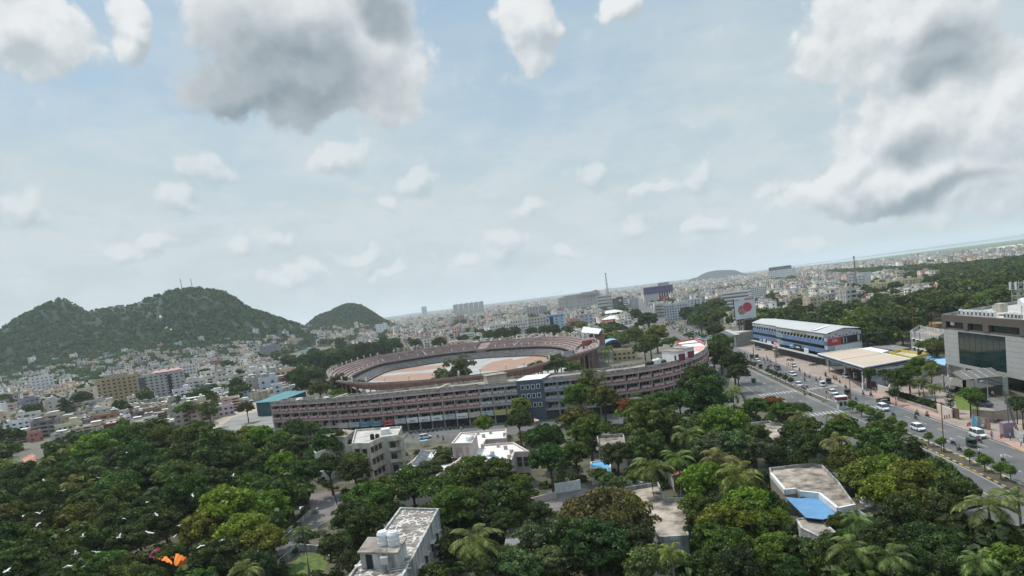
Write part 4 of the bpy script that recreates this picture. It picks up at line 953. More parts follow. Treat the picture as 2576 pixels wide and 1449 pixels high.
# -- small houses in the trees
T, p = flatb('house', 'small cream house with bright blue painted roof beside the lane', 'house', gs('A7', 3.8, (685, 500), (690, 448), (862, 425), (868, 535), (792, 545), (786, 500)), 3.8, M_cream, mat('blue_roof_coat', (.12, .40, .62), .6, .2, .5, dark=(.09, .28, .46)), ph=.3, pt=.2, rim=M_white)
put_windows(T, g('A7', 685, 500, 3.8), g('A7', 786, 500, 3.8), 1, 1, .9, 1.2, 1.2, shade=False, trim=mat('wood_frame', (.16, .07, .04), .7, .2, 2)); put_windows(T, g('A7', 792, 545, 3.8), g('A7', 868, 535, 3.8), 1, 1, .8, 1, 1.1, shade=False, trim=MAT['wood_frame'])
M_balw = mat('grey_parapet', (.40, .40, .38), .9, .4, .8, dark=(.17, .17, .16), streak=True)
M_splotch = mat('splotched_roof', (.41, .345, .275), .93, .5, .36, dark=(.085, .07, .06), det=10)
T, p = flatb('house', 'L shaped house with blotched flat roof and grey slotted parapets among the trees', 'house', gs('A7', 4.5, (800, 700), (1280, 622), (1338, 762), (1505, 760), (1545, 1090), (1290, 1105), (1150, 880), (830, 900)), 4.5, M_balw, M_splotch, ph=.75, pt=.22)
mb = MB()
for i in range(len(p)):
    a, b = Vector(p[i]), Vector(p[(i + 1) % len(p)]); n = max(1, int((b - a).length / 3.2)); dd = (b - a); ang = math.atan2(dd.y, dd.x); nr = Vector((dd.y, -dd.x)).normalized() * .05
    for k in range(n):
        for s in (-.35, 0, .35): q = a.lerp(b, (k + .5) / n) + dd.normalized() * s + nr; mb.box(q.x, q.y, 3.95, .14, .12, .42, ang)
mb.build('parapet_slots', M_white, T)
flatb('house', 'small house with sky blue painted flat roof in front of the blotched roof', 'house', gs('A7', 3., (1030, 1258), (1320, 1250), (1380, 1335), (1130, 1375)), 3., M_cream, MAT['blue_roof_coat'], ph=.3, pt=.2, rim=M_white)
T, p = flatb('house', 'brown roofed house with dark back parapet between tall trees', 'house', gs('A7', 5, (742, 215), (978, 200), (1003, 370), (765, 335)), 5, M_conc, M_splotch, ph=.8, pt=.25, rim=M_weath)
add_box(T, 'porch_roof', gs('A7', 3, (735, 320), (808, 318), (815, 352), (742, 350)), 2.9, 3.05, M_sheet)
flatb('shed', 'shed with brown grey corrugated roof near the bottom edge', 'shed', gs('A7', 3.6, (-20, 1015), (345, 1008), (365, 1240), (-60, 1250)), 3.6, M_conc, M_sheet, ph=0)
def house_n10():
    T, p = flatb('house', 'bungalow with blotched tan roof, slotted dark parapet and white fascia', 'house', gs('A8', 4.5, (25, 545), (10, 500), (390, 455), (480, 478), (612, 612), (765, 822), (612, 852), (450, 722), (282, 705), (242, 682), (150, 692)), 4.5, mat('bungalow_wall', (.30, .26, .23), .9, .3, .6), M_splotch, ph=.55, pt=.2, rim=M_balw)
    m = MB(); sp = gs('A8', 3.7, (150, 752), (285, 765), (443, 745), (607, 912), (482, 948), (330, 930)); m.prism(sp, 3.5, 3.62); m.build('blue_awning', M_bluesheet, T)
    for a, b in (((612, 852), (450, 722)), ((450, 722), (282, 705)), ((242, 682), (150, 692)), ((765, 822), (612, 852)), ((150, 692), (25, 545))):
        A, B = g('A8', *a, 4.5), g('A8', *b, 4.5); m = MB(); n = Vector((B[1] - A[1], A[0] - B[0])).normalized() * -.0
        m.bar((A[0], A[1], 4.1), (B[0], B[1], 4.1), .42, .95); m.build('fascia', M_white, T)
    m = MB()
    for x, y in ((170, 800), (340, 925), (480, 940), (600, 905)): q = g('A8', x, y, 3.4); m.box(q[0], q[1] + .3, 0, .25, .25, 3.5)
    m.build('post', M_conc, T)
    T2, p = flatb('outhouse', 'small outhouse with brown flat roof in front of the blue awning', 'house', gs('A8', 3, (245, 945), (440, 925), (592, 1060), (500, 1125), (290, 1025)), 3, M_mould, M_roofd, ph=.2)
    T3, p = flatb('house_annex', 'annex with slotted grey parapet under the big tree beside the bungalow', 'house', gs('A8', 3.8, (780, 865), (955, 835), (1040, 900), (860, 925)), 3.8, M_balw, M_splotch, ph=.6)
    q = g('A8', 872, 835, 3.8); m = MB()
    for k in range(10):
        a = math.pi * k / 10; pts = [(q[0] + 1.0 * math.cos(t) * math.cos(a), q[1] + 1.0 * math.cos(t) * math.sin(a), 4.5 + 1.0 * math.sin(t)) for t in [2 * math.pi * j / 16 for j in range(17)]]; m.tube(pts, .07, 4)
    for zz in (-.6, 0, .6): r = math.sqrt(1 - zz * zz); m.tube([(q[0] + r * math.cos(t), q[1] + r * math.sin(t), 4.5 + zz) for t in [2 * math.pi * j / 16 for j in range(17)]], .07, 4)
    m.lathe([(.6, 3.2), (.6, 3.6)], *q, n=12)
    tag(m.build('roof_globe', M_white), 'white lattice globe standing on the annex roof', 'ornament')
house_n10()
flatb('house', 'house with mottled flat roof and white slotted parapet half hidden by trees near the road', 'house', gs('D', 4.5, (1878, 1064), (1935, 1058), (1992, 1072), (1986, 1100), (1935, 1108), (1885, 1098)), 4.5, M_balw, M_splotch, ph=.6)
def gable(name, label, t, pts, z0, zr, m, wm=M_cream):
    c = [g(t, x, y, z0) for x, y in pts]; T = thing(name, label, 'house', (*cen(c), 0)); ip = inset(c, .4); add_box(T, 'wall', ip, 0, z0 - .05, wm)
    r0 = ((c[0][0] + c[3][0]) / 2, (c[0][1] + c[3][1]) / 2); r1 = ((c[1][0] + c[2][0]) / 2, (c[1][1] + c[2][1]) / 2); mb = MB()
    mb.add([(*c[0], z0), (*c[1], z0), (*r1, zr), (*r0, zr), (*c[2], z0), (*c[3], z0)], [(0, 1, 2, 3), (3, 2, 4, 5), (0, 3, 5), (1, 4, 2)]); mb.build('roof', m, T)
    mb = MB(); mb.bar((*r0, zr + .05), (*r1, zr + .05), .3, .18); mb.build('ridge', M_white, T)
gable('tiled_house', 'house with terracotta tiled roof and white ridge at the left edge of the trees', 'A5', [(185, 425), (285, 372), (345, 500), (245, 545)][:4], 3.6, 5.2, M_redtile)
gable('tiled_house', 'cottage with red tiled roof behind coconut palms', 'A7', [(1320, 470), (1400, 440), (1490, 545), (1400, 575)], 3.4, 4.8, M_redtile)
gable('shed', 'shed with pale green pitched sheet roof behind the slotted parapet', 'A7', [(925, 640), (1000, 585), (1150, 630), (1070, 680)], 3.2, 4.3, mat('pale_green_sheet', (.36, .42, .37), .7, .2, .6))
flatb('house', 'small flat roofed house left of the light green tree', 'house', gs('A5', 4, (545, 480), (570, 452), (690, 425), (690, 470)), 4, M_cream, M_roofw, ph=.3); q = g('A5', 555, 470, 4); add_tank(None, q[0], q[1], 3.75, .8, 1.3, M_white, own='white roof tank on the small flat roof among the left trees')
T, p = flatb('house', 'grey sheet roofed house deep among the dark trees at the left', 'house', gs('A5', 3.2, (380, 1190), (500, 1115), (530, 1240), (425, 1300)), 3.2, M_conc, M_sheet, ph=0)
mb = MB(); mb.prism(gs('A5', 2.4, (455, 1325), (540, 1270), (565, 1300), (480, 1345)), 2.3, 2.45); tag(mb.build('awning', mat('pale_blue_tarp', (.35, .55, .62), .7, .2, 1)), 'pale blue tarpaulin in front of the grey sheet roofed house', 'awning')
# bright festival awning
def awning():
    c = [g('A5', x, y, 3.5) for x, y in ((1280, 1248), (1380, 1203), (1510, 1228), (1645, 1292), (1615, 1345), (1390, 1292))]
    S = thing('awning', 'ruffled pink and orange cloth awning glowing among the trees at the bottom left', 'awning', (*cen(c), 0))
    A, B, C_, D_ = [Vector((*c[i], 0)) for i in (0, 1, 3, 4)]; n = 26
    for nm, u0, u1, m in (('pink_cloth', 0, 7, mat('pink_cloth', (.75, .10, .25), .7, .3, 2)), ('orange_cloth', 7, 26, mat('orange_cloth', (.95, .28, .03), .7, .3, 2))):
        mb = MB()
        for i in range(u0, u1):
            q = []
            for k in (i, i + 1):
                u = k / n; z = 3.4 + .16 * math.sin(k * 2.1) - .6 * abs(u - .4); q.append((A.lerp(D_, u) + Vector((0, 0, z - .4)), B.lerp(C_, u) + Vector((0, 0, z + .5))))
            mb.add([q[0][0], q[1][0], q[1][1], q[0][1]], [(0, 1, 2, 3)])
        mb.build(nm, m, S)
    mb = MB()
    for v in (A, B, C_, D_): mb.tube([(v.x, v.y, 0), (v.x, v.y, 3.2)], .06, 6)
    mb.build('pole', M_metal, S)
awning()
# walls of the lanes
def wall(label, pts, h=1.8, th=.25, m=None, group=None):
    c = cen(pts); T = MB(); 
    for a, b in zip(pts, pts[1:]):
        d = Vector((b[0] - a[0], b[1] - a[1])).normalized() * .0; n = Vector((-(b[1] - a[1]), b[0] - a[0])).normalized() * th / 2
        T.prism([(a[0] - n.x, a[1] - n.y), (b[0] - n.x, b[1] - n.y), (b[0] + n.x, b[1] + n.y), (a[0] + n.x, a[1] + n.y)], 0, h)
    return tag(T.build('boundary_wall', m or M_mould), label, 'wall', group)
wall('stained curved compound wall beside the park lane', gs('A6', 0, (220, 1130), (330, 1040), (480, 910), (530, 905), (545, 885)), 1.0)
wall('low brick coped wall along the grass plot', gs('A6', 0, (190, 1380), (300, 1290), (385, 1225), (560, 1240), (650, 1330)), 1.3)
wall('white compound wall with arched end beside the paved yard', gs('A7', 0, (380, 725), (500, 710), (605, 690)), 2.2, m=M_white)
wall('pale rose wall along the left of the paved yard', gs('A7', 0, (150, 830), (260, 800), (390, 765)), 1.4, m=M_pinkw)
mb = MB(); a = g('A6', 265, 1060); b = g('A6', 345, 960); mb.bar((*a, 1.1), (*b, 1.1), .12, 2.1); tag(mb.build('gate', mat('dark_gate', (.05, .05, .055), .6, .3, 2)), 'dark sliding gate at the bend of the park lane', 'gate')
# umbrella and kiosk on the side street
S = thing('parasol', 'orange and white street umbrella near the blue grey office front', 'umbrella', (*g('R8', 2340, 470), 0)); x, y = S.location.x, S.location.y
for k in range(8):
    mb = MB(); a0, a1 = k * math.pi / 4, (k + 1) * math.pi / 4; mb.add([(x, y, 2.9), (x + 1.5 * math.cos(a0), y + 1.5 * math.sin(a0), 2.2), (x + 1.5 * math.cos(a1), y + 1.5 * math.sin(a1), 2.2)], [(0, 1, 2)]); mb.build('canopy_panel', M_white if k % 2 else mat('orange_panel', (.7, .22, .05), .7, .2, 1), S)
mb = MB(); mb.tube([(x, y, 0), (x, y, 2.8)], .04, 6); mb.build('pole', M_metal, S)
# ------------------------------------------------------------------ blue complex, petrol canopy, glass office
def blue_complex():
    A, B = Vector((135.8, 378)), Vector((128.2, 271)); bk = Vector((14.5, 5)); T = thing('traffic_complex', 'long blue banded three storey complex with white roof and big lettering', 'building', (131, 320, 0)); BIG.extend([(143 + (y - 270) * .07, y, 9) for y in range(272, 382, 12)])
    d = (B - A).normalized(); n = Vector((d.y, -d.x)); L_ = (B - A).length; ang = math.atan2(d.y, d.x)   # n points to the road side
    if n.x > 0: n = -n
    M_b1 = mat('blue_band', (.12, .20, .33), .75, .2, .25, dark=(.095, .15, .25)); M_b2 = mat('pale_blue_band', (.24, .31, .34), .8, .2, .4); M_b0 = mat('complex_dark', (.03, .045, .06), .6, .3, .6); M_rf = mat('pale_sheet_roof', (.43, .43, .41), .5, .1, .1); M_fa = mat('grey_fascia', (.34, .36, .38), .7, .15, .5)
    W = lambda s, o: A + d * s + n * o
    S0 = L_ * .42; steps = [(0, S0, 0.), (S0, L_, 1.6)]
    pr = lambda m, s0, s1, o0, o1, z0, z1: m.prism([tuple(W(s0, o0)), tuple(W(s1, o0)), tuple(W(s1, o1)), tuple(W(s0, o1))], z0, z1)
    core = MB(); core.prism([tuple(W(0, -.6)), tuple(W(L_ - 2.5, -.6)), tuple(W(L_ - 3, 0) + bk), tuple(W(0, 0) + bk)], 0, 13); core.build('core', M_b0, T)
    end = MB(); e0, e1 = W(L_, 1.7), W(L_, 0) + bk + Vector((.3, .1)); end.prism([tuple(e0), tuple(e1), tuple(e1 - d * 3), tuple(e0 - d * 3)], 6.4, 12.4, 0); end.prism([tuple(e0), tuple(e1), tuple(e1 - d * 3), tuple(e0 - d * 3)], 0, 6.4, 1)
    end.build('end_wall', [mat('end_wall_paint', (.42, .44, .46), .8, .15, .5), mat('end_wall_lower', (.30, .35, .38), .8, .2, .5)], T)
    mid = e0.lerp(e1, .5); g_ = MB(); ee = (e1 - e0).normalized(); vs = [(*e0, 12.4), (*e1, 12.4), (*mid.lerp(e1, .1), 14.4), (*e0.lerp(e1, .3), 14.2)]; vs += [(x - d.x * .5, y - d.y * .5, z) for x, y, z in vs]
    g_.add(vs, [(0, 1, 2, 3), (7, 6, 5, 4), (0, 3, 7, 4), (3, 2, 6, 7), (2, 1, 5, 6)]); g_.build('gable', MAT['end_wall_paint'], T)
    # roof in two pitches
    rf = MB()
    for s0, s1, o in steps:
        a0, a1 = W(s0, o + .4), W(s1 + (.4 if o else 0), o + .4); r0, r1 = W(s0, 0) + bk * .42, W(s1 + (.4 if o else 0), 0) + bk * .42; b0, b1 = W(s0, 0) + bk * 1.02, W(s1 + (.4 if o else 0), 0) + bk * 1.02
        rf.add([(*a0, 13.2), (*a1, 13.2), (*r1, 14.6), (*r0, 14.6), (*b1, 13.4), (*b0, 13.4)], [(0, 1, 2, 3), (3, 2, 4, 5)])
    rf.build('roof', M_rf, T)
    m = MB(); q0, q1 = W(L_ * .86, 0) , W(L_ * .88, 0); m.bar((*(q0 + n * 1.2), 13.75), (*(q0 + bk * .42), 14.85), 2.2, .12); m.build('skylight', M_chalk, T)
    m = MB(); m.bar((*(q0 + n * 1.2 - d * 1.9), 13.7), (*(q0 + bk * .42 - d * 1.9), 14.8), .5, .2); m.build('roof_joint', M_b0, T)
    fa = MB(); b1 = MB(); b2 = MB(); dk = MB(); strut = MB(); can = MB()
    for s0, s1, o in steps:
        pr(fa, s0, s1, o - .5, o + .1, 11.4, 13.1)
        for z0, z1 in ((8.2, 10.0), (4.9, 6.6)):
            if o: pr(b2, s0, s0 + 9, o - .5, o + .12, z0, z1); pr(b1, s0 + 9, s1, o - .5, o + .1, z0, z1)
            else: pr(b1, s0, s1 - 5, o - .5, o + .1, z0, z1); pr(b2, s1 - 5, s1, o - .5, o + .12, z0, z1)
        s = s0 + 2
        while s < s1 - 2: strut.bar((*W(s, o + .1), 9.9), (*W(s + .9, o - .2), 11.5), .28, .28); s += 4.2
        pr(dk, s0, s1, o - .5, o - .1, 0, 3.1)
        pr(can, s0, s1 if not o else s1, o - .1, o + 2., 3.3, 3.5)
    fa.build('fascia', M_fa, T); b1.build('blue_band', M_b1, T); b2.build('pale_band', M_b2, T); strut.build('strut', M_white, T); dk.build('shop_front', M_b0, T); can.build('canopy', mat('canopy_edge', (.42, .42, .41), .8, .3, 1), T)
    step = MB(); pr(step, S0 - .3, S0, 0, 1.75, 11.4, 13.1); step.build('fascia_step', M_fa, T)
    yaw = ang if math.cos(ang) > 0 else ang
    p = W(L_ * .21, .16); lettering('RARRETAKS CEEPO.KEE', (p.x, p.y, 11.65), ang, 1.5, T, M_chalk, 27)
    p = W(L_ * .71, 1.8); lettering('SENYAS TRAFFIC COMPLEX', (p.x, p.y, 11.6), ang, 1.6, T, mat('gold_letters', (.42, .38, .16), .6, .2, 1), 38)
    # boards on the front and on the end wall
    for s, z, w_, h_, c in ((14, 3.6, 5, 1.5, 'board_blue'), (20, 3.7, 4, 1.5, 'board_grey'), (28, 3.5, 7, 1.2, 'white_paint'), (38, 3.2, 7, 2.4, 'board_red'), (46, 3., 6, 2., 'board_grey'), (66, 4.4, 6, 2.2, 'board_blue'), (74, 4., 8, 2.4, 'dark_opening'), (84, 3.6, 5, 1.9, 'white_paint')):
        o = 1.8 if s > S0 else .25; q = W(s, o); S = thing('shop_sign', '%s sign board on the front of the blue banded complex' % {'board_blue': 'blue', 'board_grey': 'grey', 'white_paint': 'white', 'board_red': 'red', 'dark_opening': 'black'}[c], 'sign', (q.x, q.y, 0), group='sign boards on the blue complex')
        m = MB(); m.box(q.x, q.y, z, w_, .15, h_, ang); m.build('board', MAT[c], S); m = MB(); q2 = W(s, o + .1); m.box(q2.x, q2.y, z + h_ * .4, w_ * .55, .08, h_ * .22, ang); m.build('stripe', M_white if c != 'white_paint' else MAT['board_grey'], S)
    ea = math.atan2((e1 - e0).y, (e1 - e0).x); en = Vector(((e1 - e0).y, -(e1 - e0).x)).normalized(); le = (e1 - e0).length
    S = thing('hoarding', 'red and black hoarding reading OM on the end wall of the blue complex', 'hoarding', (*e0, 0)); q = e0 + ee * le * .21 + en * .12; m = MB(); m.box(q.x, q.y, 8.1, le * .38, .12, 2.9, ea); m.build('red_panel', MAT['board_red'], S)
    lettering('OM', (q.x + en.x * .1, q.y + en.y * .1, 9.3), ea, 1.6, S, M_white)
    q = e0 + ee * le * .69 + en * .12; m = MB(); m.box(q.x, q.y, 8.1, le * .58, .12, 2.9, ea); m.build('black_panel', M_black, S)
    m = MB()
    for u, w_ in ((.46, .5), (.55, .3), (.9, 1.)): q = e0 + ee * le * u + en * .22; m.box(q.x, q.y, 8.3, w_, .08, 2.4, ea)
    m.build('figure_shapes', MAT['board_grey'], S)
    m = MB(); q = e0 + ee * le * .6 + en * .1; m.box(q.x, q.y, 3.8, le * .78, .1, 3.9, ea); m.build('white_wall_patch', M_white, T)
    for k in range(9): q = e0 + ee * le * (.07 + .1 * k) + en * .05; m = MB(); m.box(q.x, q.y, 11.3 + (.8 if k in (2, 6) else 0), .45, .14, .5, ea); m.build('vent', M_black, T)
blue_complex()
def petrol():
    Z6 = 6.6; c = [Vector(q) for q in gs('B4', Z6, (40, 418), (970, 700), (1910, 528), (870, 310))]
    T = thing('canopy', 'wide flat tan petrol station canopy with blue and yellow fascia', 'canopy', (122, 240, 0)); BIG.append((122, 240, 25))
    m = MB(); m.prism([tuple(q) for q in c], Z6 - .05, Z6 + .1); m.build('roof', mat('tan_sheet', (.47, .37, .28), .7, .12, .1, dark=(.42, .34, .265)), T)
    o = ccw([tuple(q) for q in c]); i_ = inset(o, .25); ox = inset(o, -.12); fb = MB(); fy = MB(); fw = MB()
    for k in range(4):
        j = (k + 1) % 4; fw.prism([ox[k], ox[j], i_[j], i_[k]], Z6 - .02, Z6 + .32); fb.prism([ox[k], ox[j], i_[j], i_[k]], Z6 - .65, Z6 - .03); fy.prism([o[k], o[j], i_[j], i_[k]], Z6 - 1.0, Z6 - .66)
    fw.build('white_rim', M_white, T); fb.build('blue_fascia', mat('deep_blue', (.035, .06, .16), .6, .2, .3), T); fy.build('yellow_fascia', mat('pale_yellow_fascia', (.45, .43, .24), .7, .2, .3), T)
    m = MB(); m.prism(i_, Z6 - .6, Z6 - .4); m.build('soffit', M_conc, T)
    def uv(u, v): return c[0].lerp(c[1], u).lerp(c[3].lerp(c[2], u), v)
    for u, v in ((.12, .12), (.5, .12), (.93, .1), (.2, .6), (.6, .6), (.93, .55)):
        q = uv(u, v); m = MB(); m.box(q.x, q.y, 0, .55, .55, Z6 - .6); m.build('column', M_white, T)
    for k, (u, v) in enumerate(((.42, .22), (.58, .25), (.76, .25))):
        q = uv(u, v); S = thing('fuel_pump', 'white fuel pump under the tan canopy', 'fuel pump', (q.x, q.y, 0), group='fuel pumps'); m = MB(); m.box(q.x, q.y, 0, 2.4, .9, .2); m.build('island', M_conc, S); m = MB(); m.box(q.x, q.y, .2, 1.0, .6, 1.9); m.build('body', M_white, S); m = MB(); m.box(q.x, q.y - .32, 1.2, .7, .08, .5); m.build('display', M_black, S)
    for u, v0, v1 in ((.36, 0, 1), (.68, 0, 1)): pass
    m = MB(); a, b = uv(.5, .0), uv(.5, 1.); m.bar((*a, Z6 + .14), (*b, Z6 + .14), .12, .08); m.build('seam', mat('seam', (.3, .24, .18), .8, .2, 1), T)
    m = MB(); m.prism(gs('B4', 6.7, (895, 302), (1095, 276), (1475, 345), (1285, 400)), 6.3, 6.7); tag(m.build('sheet_roof', M_lightroof), 'bright white sheet roof behind the tan canopy', 'roof')
    flatb('workshop', 'workshop with dark grey sheet roof behind the petrol canopy', 'building', gs('B4', 5.6, (1150, 272), (1440, 222), (1890, 300), (1600, 345)), 5.6, M_conc, M_sheet, ph=0)
    T2, p = flatb('office_house', 'white two storey office with yellow roof band and a black tank at the petrol station', 'building', gs('B4', 7.2, (1478, 368), (1690, 322), (2235, 398), (1940, 478)), 7.2, M_white, M_roofw, ph=.9, rim=M_yellow)
    q = g('B4', 2085, 385, 7.2); add_tank(T2, q[0], q[1], 6.4, .7, 1.5, M_black, own='black water tank on the yellow banded office roof')
    a, b = g('B4', 1940, 478, 7.2), g('B4', 2235, 398, 7.2); put_windows(T2, a, b, 2, 1, 1.1, 1.1, 4.4); put_windows(T2, g('B4', 1478, 368, 7.2), a, 5, 1, 1.6, 1., 4.6, shade=False)
    # lettered wall
    A, B = Vector(g('B4', 1095, 745, 5.4)), Vector(g('B4', 1765, 640, 5.4)); d = (B - A).normalized(); ang = math.atan2(d.y, d.x); n = Vector((d.y, -d.x)); L_ = (B - A).length
    W = thing('lettered_wall', 'pale wall with police petrol station lettering and a small shield emblem', 'wall', (*A.lerp(B, .5), 0)); m = MB(); mid = A.lerp(B, .5); m.box(mid.x, mid.y, 0, L_, .3, 5.4, ang); m.build('panel', mat('pale_blue_white', (.50, .52, .54), .8, .1, .5), W)
    q = A.lerp(B, .42) + n * .2; lettering('CITY POLICE PETROL STATION', (A.lerp(B, .5).x + n.x * .2, A.lerp(B, .5).y + n.y * .2, 2.6), ang, 1.0, W, mat('letter_blue', (.10, .14, .24), .6, .1, 1), L_ * .86)
    q = A.lerp(B, .55) + n * .2; m = MB(); pts = [(-.45, 4.9), (.45, 4.9), (.45, 4.2), (0, 3.75), (-.45, 4.2)]; m.add([(q.x + d.x * s, q.y + d.y * s, z) for s, z in pts] + [(q.x + d.x * s * .55, q.y + d.y * s * .55 , 4.35 + (z - 4.35) * .55) for s, z in pts], [(0, 1, 6, 5), (1, 2, 7, 6), (2, 3, 8, 7), (3, 4, 9, 8), (4, 0, 5, 9)]); m.build('shield', MAT['letter_blue'], W)
    # gate pillar and board
    q = g('B4', 975, 1110); S = thing('gate_pillar', 'white flared gate pillar at the corner of the canopy', 'pillar', (*q, 0)); m = MB(); m.box(q[0], q[1], 0, 1.2, .7, 1.9); m.build('foot', M_white, S); m = MB(); m.box(q[0] - .3, q[1], 1.9, .35, .4, 3.5); m.build('shaft', M_white, S)
    m = MB(); a, b = g('B4', 1030, 1110), g('B4', 1210, 1105); m.bar((*a, 1.1), (*b, 1.1), .12, 2.2); tag(m.build('gate', mat('maroon_gate', (.10, .045, .04), .7, .2, 1)), 'dark maroon sliding gate beside the white flared pillar', 'gate')
    m = MB(); a, b = g('B4', 1220, 1050), g('B4', 1365, 1040); m.bar((*a, 1.4), (*b, 1.4), .2, 2.4); tag(m.build('board', MAT['board_grey']), 'blank grey board in front of the lettered wall', 'board')
    a, b, c_ = g('B4', 1255, 1185), g('B4', 1475, 1250), g('B4', 1500, 1130); wall('cream end wall where the red footpath begins', [a, b, c_], 2.4, m=mat('cream_paint', (.56, .49, .43), .8, .1, .4))
petrol()
def glass_office():
    A, B = Vector((139.7, 218.4)), Vector((134.0, 176.5)); dep = Vector((.936, .35)) * 38; d = (B - A).normalized(); n = Vector((d.y, -d.x)); ang = math.atan2(d.y, d.x)
    if n.x > 0: n = -n
    L_ = (B - A).length; T = thing('glass_office', 'modern office with brown top storey, grey cladding and a huge dark green glass wall', 'building', (*A, 0)); BIG.append((155, 205, 30))
    W = lambda s, o: tuple(A + d * s + n * o)
    q = lambda t, x, y: onplane(t, x, y, A, B)
    gx0, gz1 = q('B1', 975, 1180); gx1, gz0 = q('B2', 2165, 712); _, gz0l = q('B2', 1025, 490)
    zb, zm, zt = 4.2, 15.8, 20.3
    R_ = [W(0, 0), W(L_, 0), tuple(Vector(W(L_, 0)) + dep), tuple(Vector(W(0, 0)) + dep)]
    Ri = [W(.3, -.6), W(L_ - .3, -.6), tuple(Vector(W(L_ - .3, 0)) + dep), tuple(Vector(W(.3, 0)) + dep)]
    m = MB(); m.prism(Ri, zb, zt - .9); m.build('core', M_panel, T)
    cl = MB(); jt = MB(); gx0 = max(5., gx0); gx1 = min(L_ - 4, gx1); gz0 = 5.2
    def blk(mb, s0, s1, z0, z1, o=0., th=.6): mb.prism([W(s0, o), W(s1, o), W(s1, o - th), W(s0, o - th)], z0, z1)
    for s0, s1 in ((0, gx0), (gx1, L_)):
        jt = MB(); k = 0; z = zb
        while z < zm - .2: z1 = min(z + 1.45, zm); blk(cl, s0, s1, z, z1 - .07); blk(jt, s0 + .02, s1 - .02, z1 - .07, z1, -.05, .5); z = z1
        jt.build('joint', mat('joint_dark', (.12, .12, .12), .8, .1, 1), T)
    blk(cl, gx0, gx1, gz1, zm); blk(cl, gx0, gx1, zb, gz0); cl.build('cladding', M_panel, T)
    m = MB(); blk(m, gx0, gx1, gz0, gz1, -.12, .3); m.build('glass_wall', M_glassd, T)
    m = MB()
    for k in range(1, 8): s = gx0 + (gx1 - gx0) * k / 8; blk(m, s - .03, s + .03, gz0, gz1, -.09, .1)
    for k in range(1, 4): z = gz0 + (gz1 - gz0) * k / 4; blk(m, gx0, gx1, z - .03, z + .03, -.09, .1)
    m.build('mullion', mat('mullion', (.02, .04, .04), .4, .1, 1), T)
    br = MB(); blk(br, -.3, L_ + .3, zm + 2.4, zt, .3, .8); blk(br, -.3, L_ + .3, zm, zm + .25, .1, .6)
    for s0, s1 in ((-.3, 2.2), (L_ * .30, L_ * .36), (L_ * .55, L_ * .62), (L_ - 1.6, L_ + .3)): blk(br, s0, s1, zm + .25, zm + 2.4, .3, .8)
    br.build('brown_fascia', M_brown, T)
    m = MB(); blk(m, 2.2, L_ - 1.6, zm + .25, zm + 2.4, -.5, .2); m.build('window_strip', M_glassd, T)
    s, z = q('B1', 820, 960); m = MB(); blk(m, s - 1, s + 1, z - .9, z + .9, -.2, .5); m.build('air_unit', M_white, T)
    # side wall facing left, back parapet, roof
    e = [R_[0], R_[3]]; m = MB(); dn = Vector((-dep.y, dep.x)).normalized(); m.prism([e[0], e[1], tuple(Vector(e[1]) - dn * .3), tuple(Vector(e[0]) - dn * .3)], zt - .9, zt + .15); m.build('parapet', M_balw, T); m = MB(); m.prism([R_[3], R_[2], tuple(Vector(R_[2]) - Vector(dep).normalized() * .3), tuple(Vector(R_[3]) - Vector(dep).normalized() * .3)], zt - .9, zt + .15); m.build('parapet', M_balw, T)
    m = MB(); m.add([(*p_, zt - .85) for p_ in ccw(Ri)], [(0, 1, 2, 3)]); m.build('roof', M_roofw, T)
    # ground floor: recessed glass, columns
    m = MB(); m.prism([W(4, -4), W(L_, -4), tuple(Vector(W(L_, -4)) + dep * .8), tuple(Vector(W(4, -4)) + dep * .8)], 0, zb); m.build('ground_floor_glass', M_glassd, T)
    for s in (.6, L_ - .5): m = MB(); m.prism([W(s - .4, -.2), W(s + .4, -.2), W(s + .4, -1), W(s - .4, -1)], 0, zb); m.build('column', M_white, T)
    # air conditioners
    k = 0
    for x0, x1, n_ in ((1060, 1860, 9), (2160, 2700, 7)):
        for i in range(n_):
            x = x0 + (x1 - x0) * i / (n_ - 1); y = 770 + (x - 1000) * .07; p_ = Vector(g('B1', x, y, zt - .7)) + Vector((.5, .8)); m = MB(); hh = random.uniform(1.5, 1.8)
            m.box(p_.x, p_.y, zt - .8, .8, 1.15, hh, ang + math.pi / 2, 0); f_ = p_ + n * .41
            m.box(p_.x + n.x * .42, p_.y + n.y * .42, zt - .6, .9, .06, hh * .62, ang, 1); m.lathe([(.36, zt - .8 + hh), (.36, zt - .72 + hh), (.2, zt - .7 + hh)], p_.x, p_.y, 10, 0)
            tag(m.build('air_conditioner', [M_white, mat('dark_grille', (.07, .07, .08), .7, .3, 3)]), 'white rooftop air conditioner with dark grille along the brown office edge', 'air conditioner', 'air conditioners on the brown topped office'); k += 1
    p_ = g('B1', 2010, 800, zt - .8); m = MB(); m.box(p_[0] + 1, p_[1] + 1, zt + .2, 3, 2, 2.6, ang); m.box(p_[0] + 2, p_[1] + 3.4, zt, 2.6, 2, 2.2, ang); m.build('roof_box', M_cream, T)
    st = gs('B1', zt + 4, (2415, 400), (2560, 360), (2760, 420), (2640, 520)); m = MB(); m.prism(st, zt - .8, zt + 4); m.build('stair_tower', M_white, T); put_windows(T, st[0], st[3], 1, 1, 1.2, 2., zt + .8, shade=False)
    # mobile mast on it
    q_ = cen(st); S = thing('antenna_mast', 'lattice antenna mast with white panel antennas on the brown topped office', 'antenna', (q_[0] - 1, q_[1] + 1, zt + 4)); m = MB(); x, y = S.location.x, S.location.y
    for dx, dy in ((-1, -1), (1, -1), (1, 1), (-1, 1)): m.tube([(x + dx, y + dy, zt + 4), (x + dx, y + dy, zt + 9.5)], .09, 6)
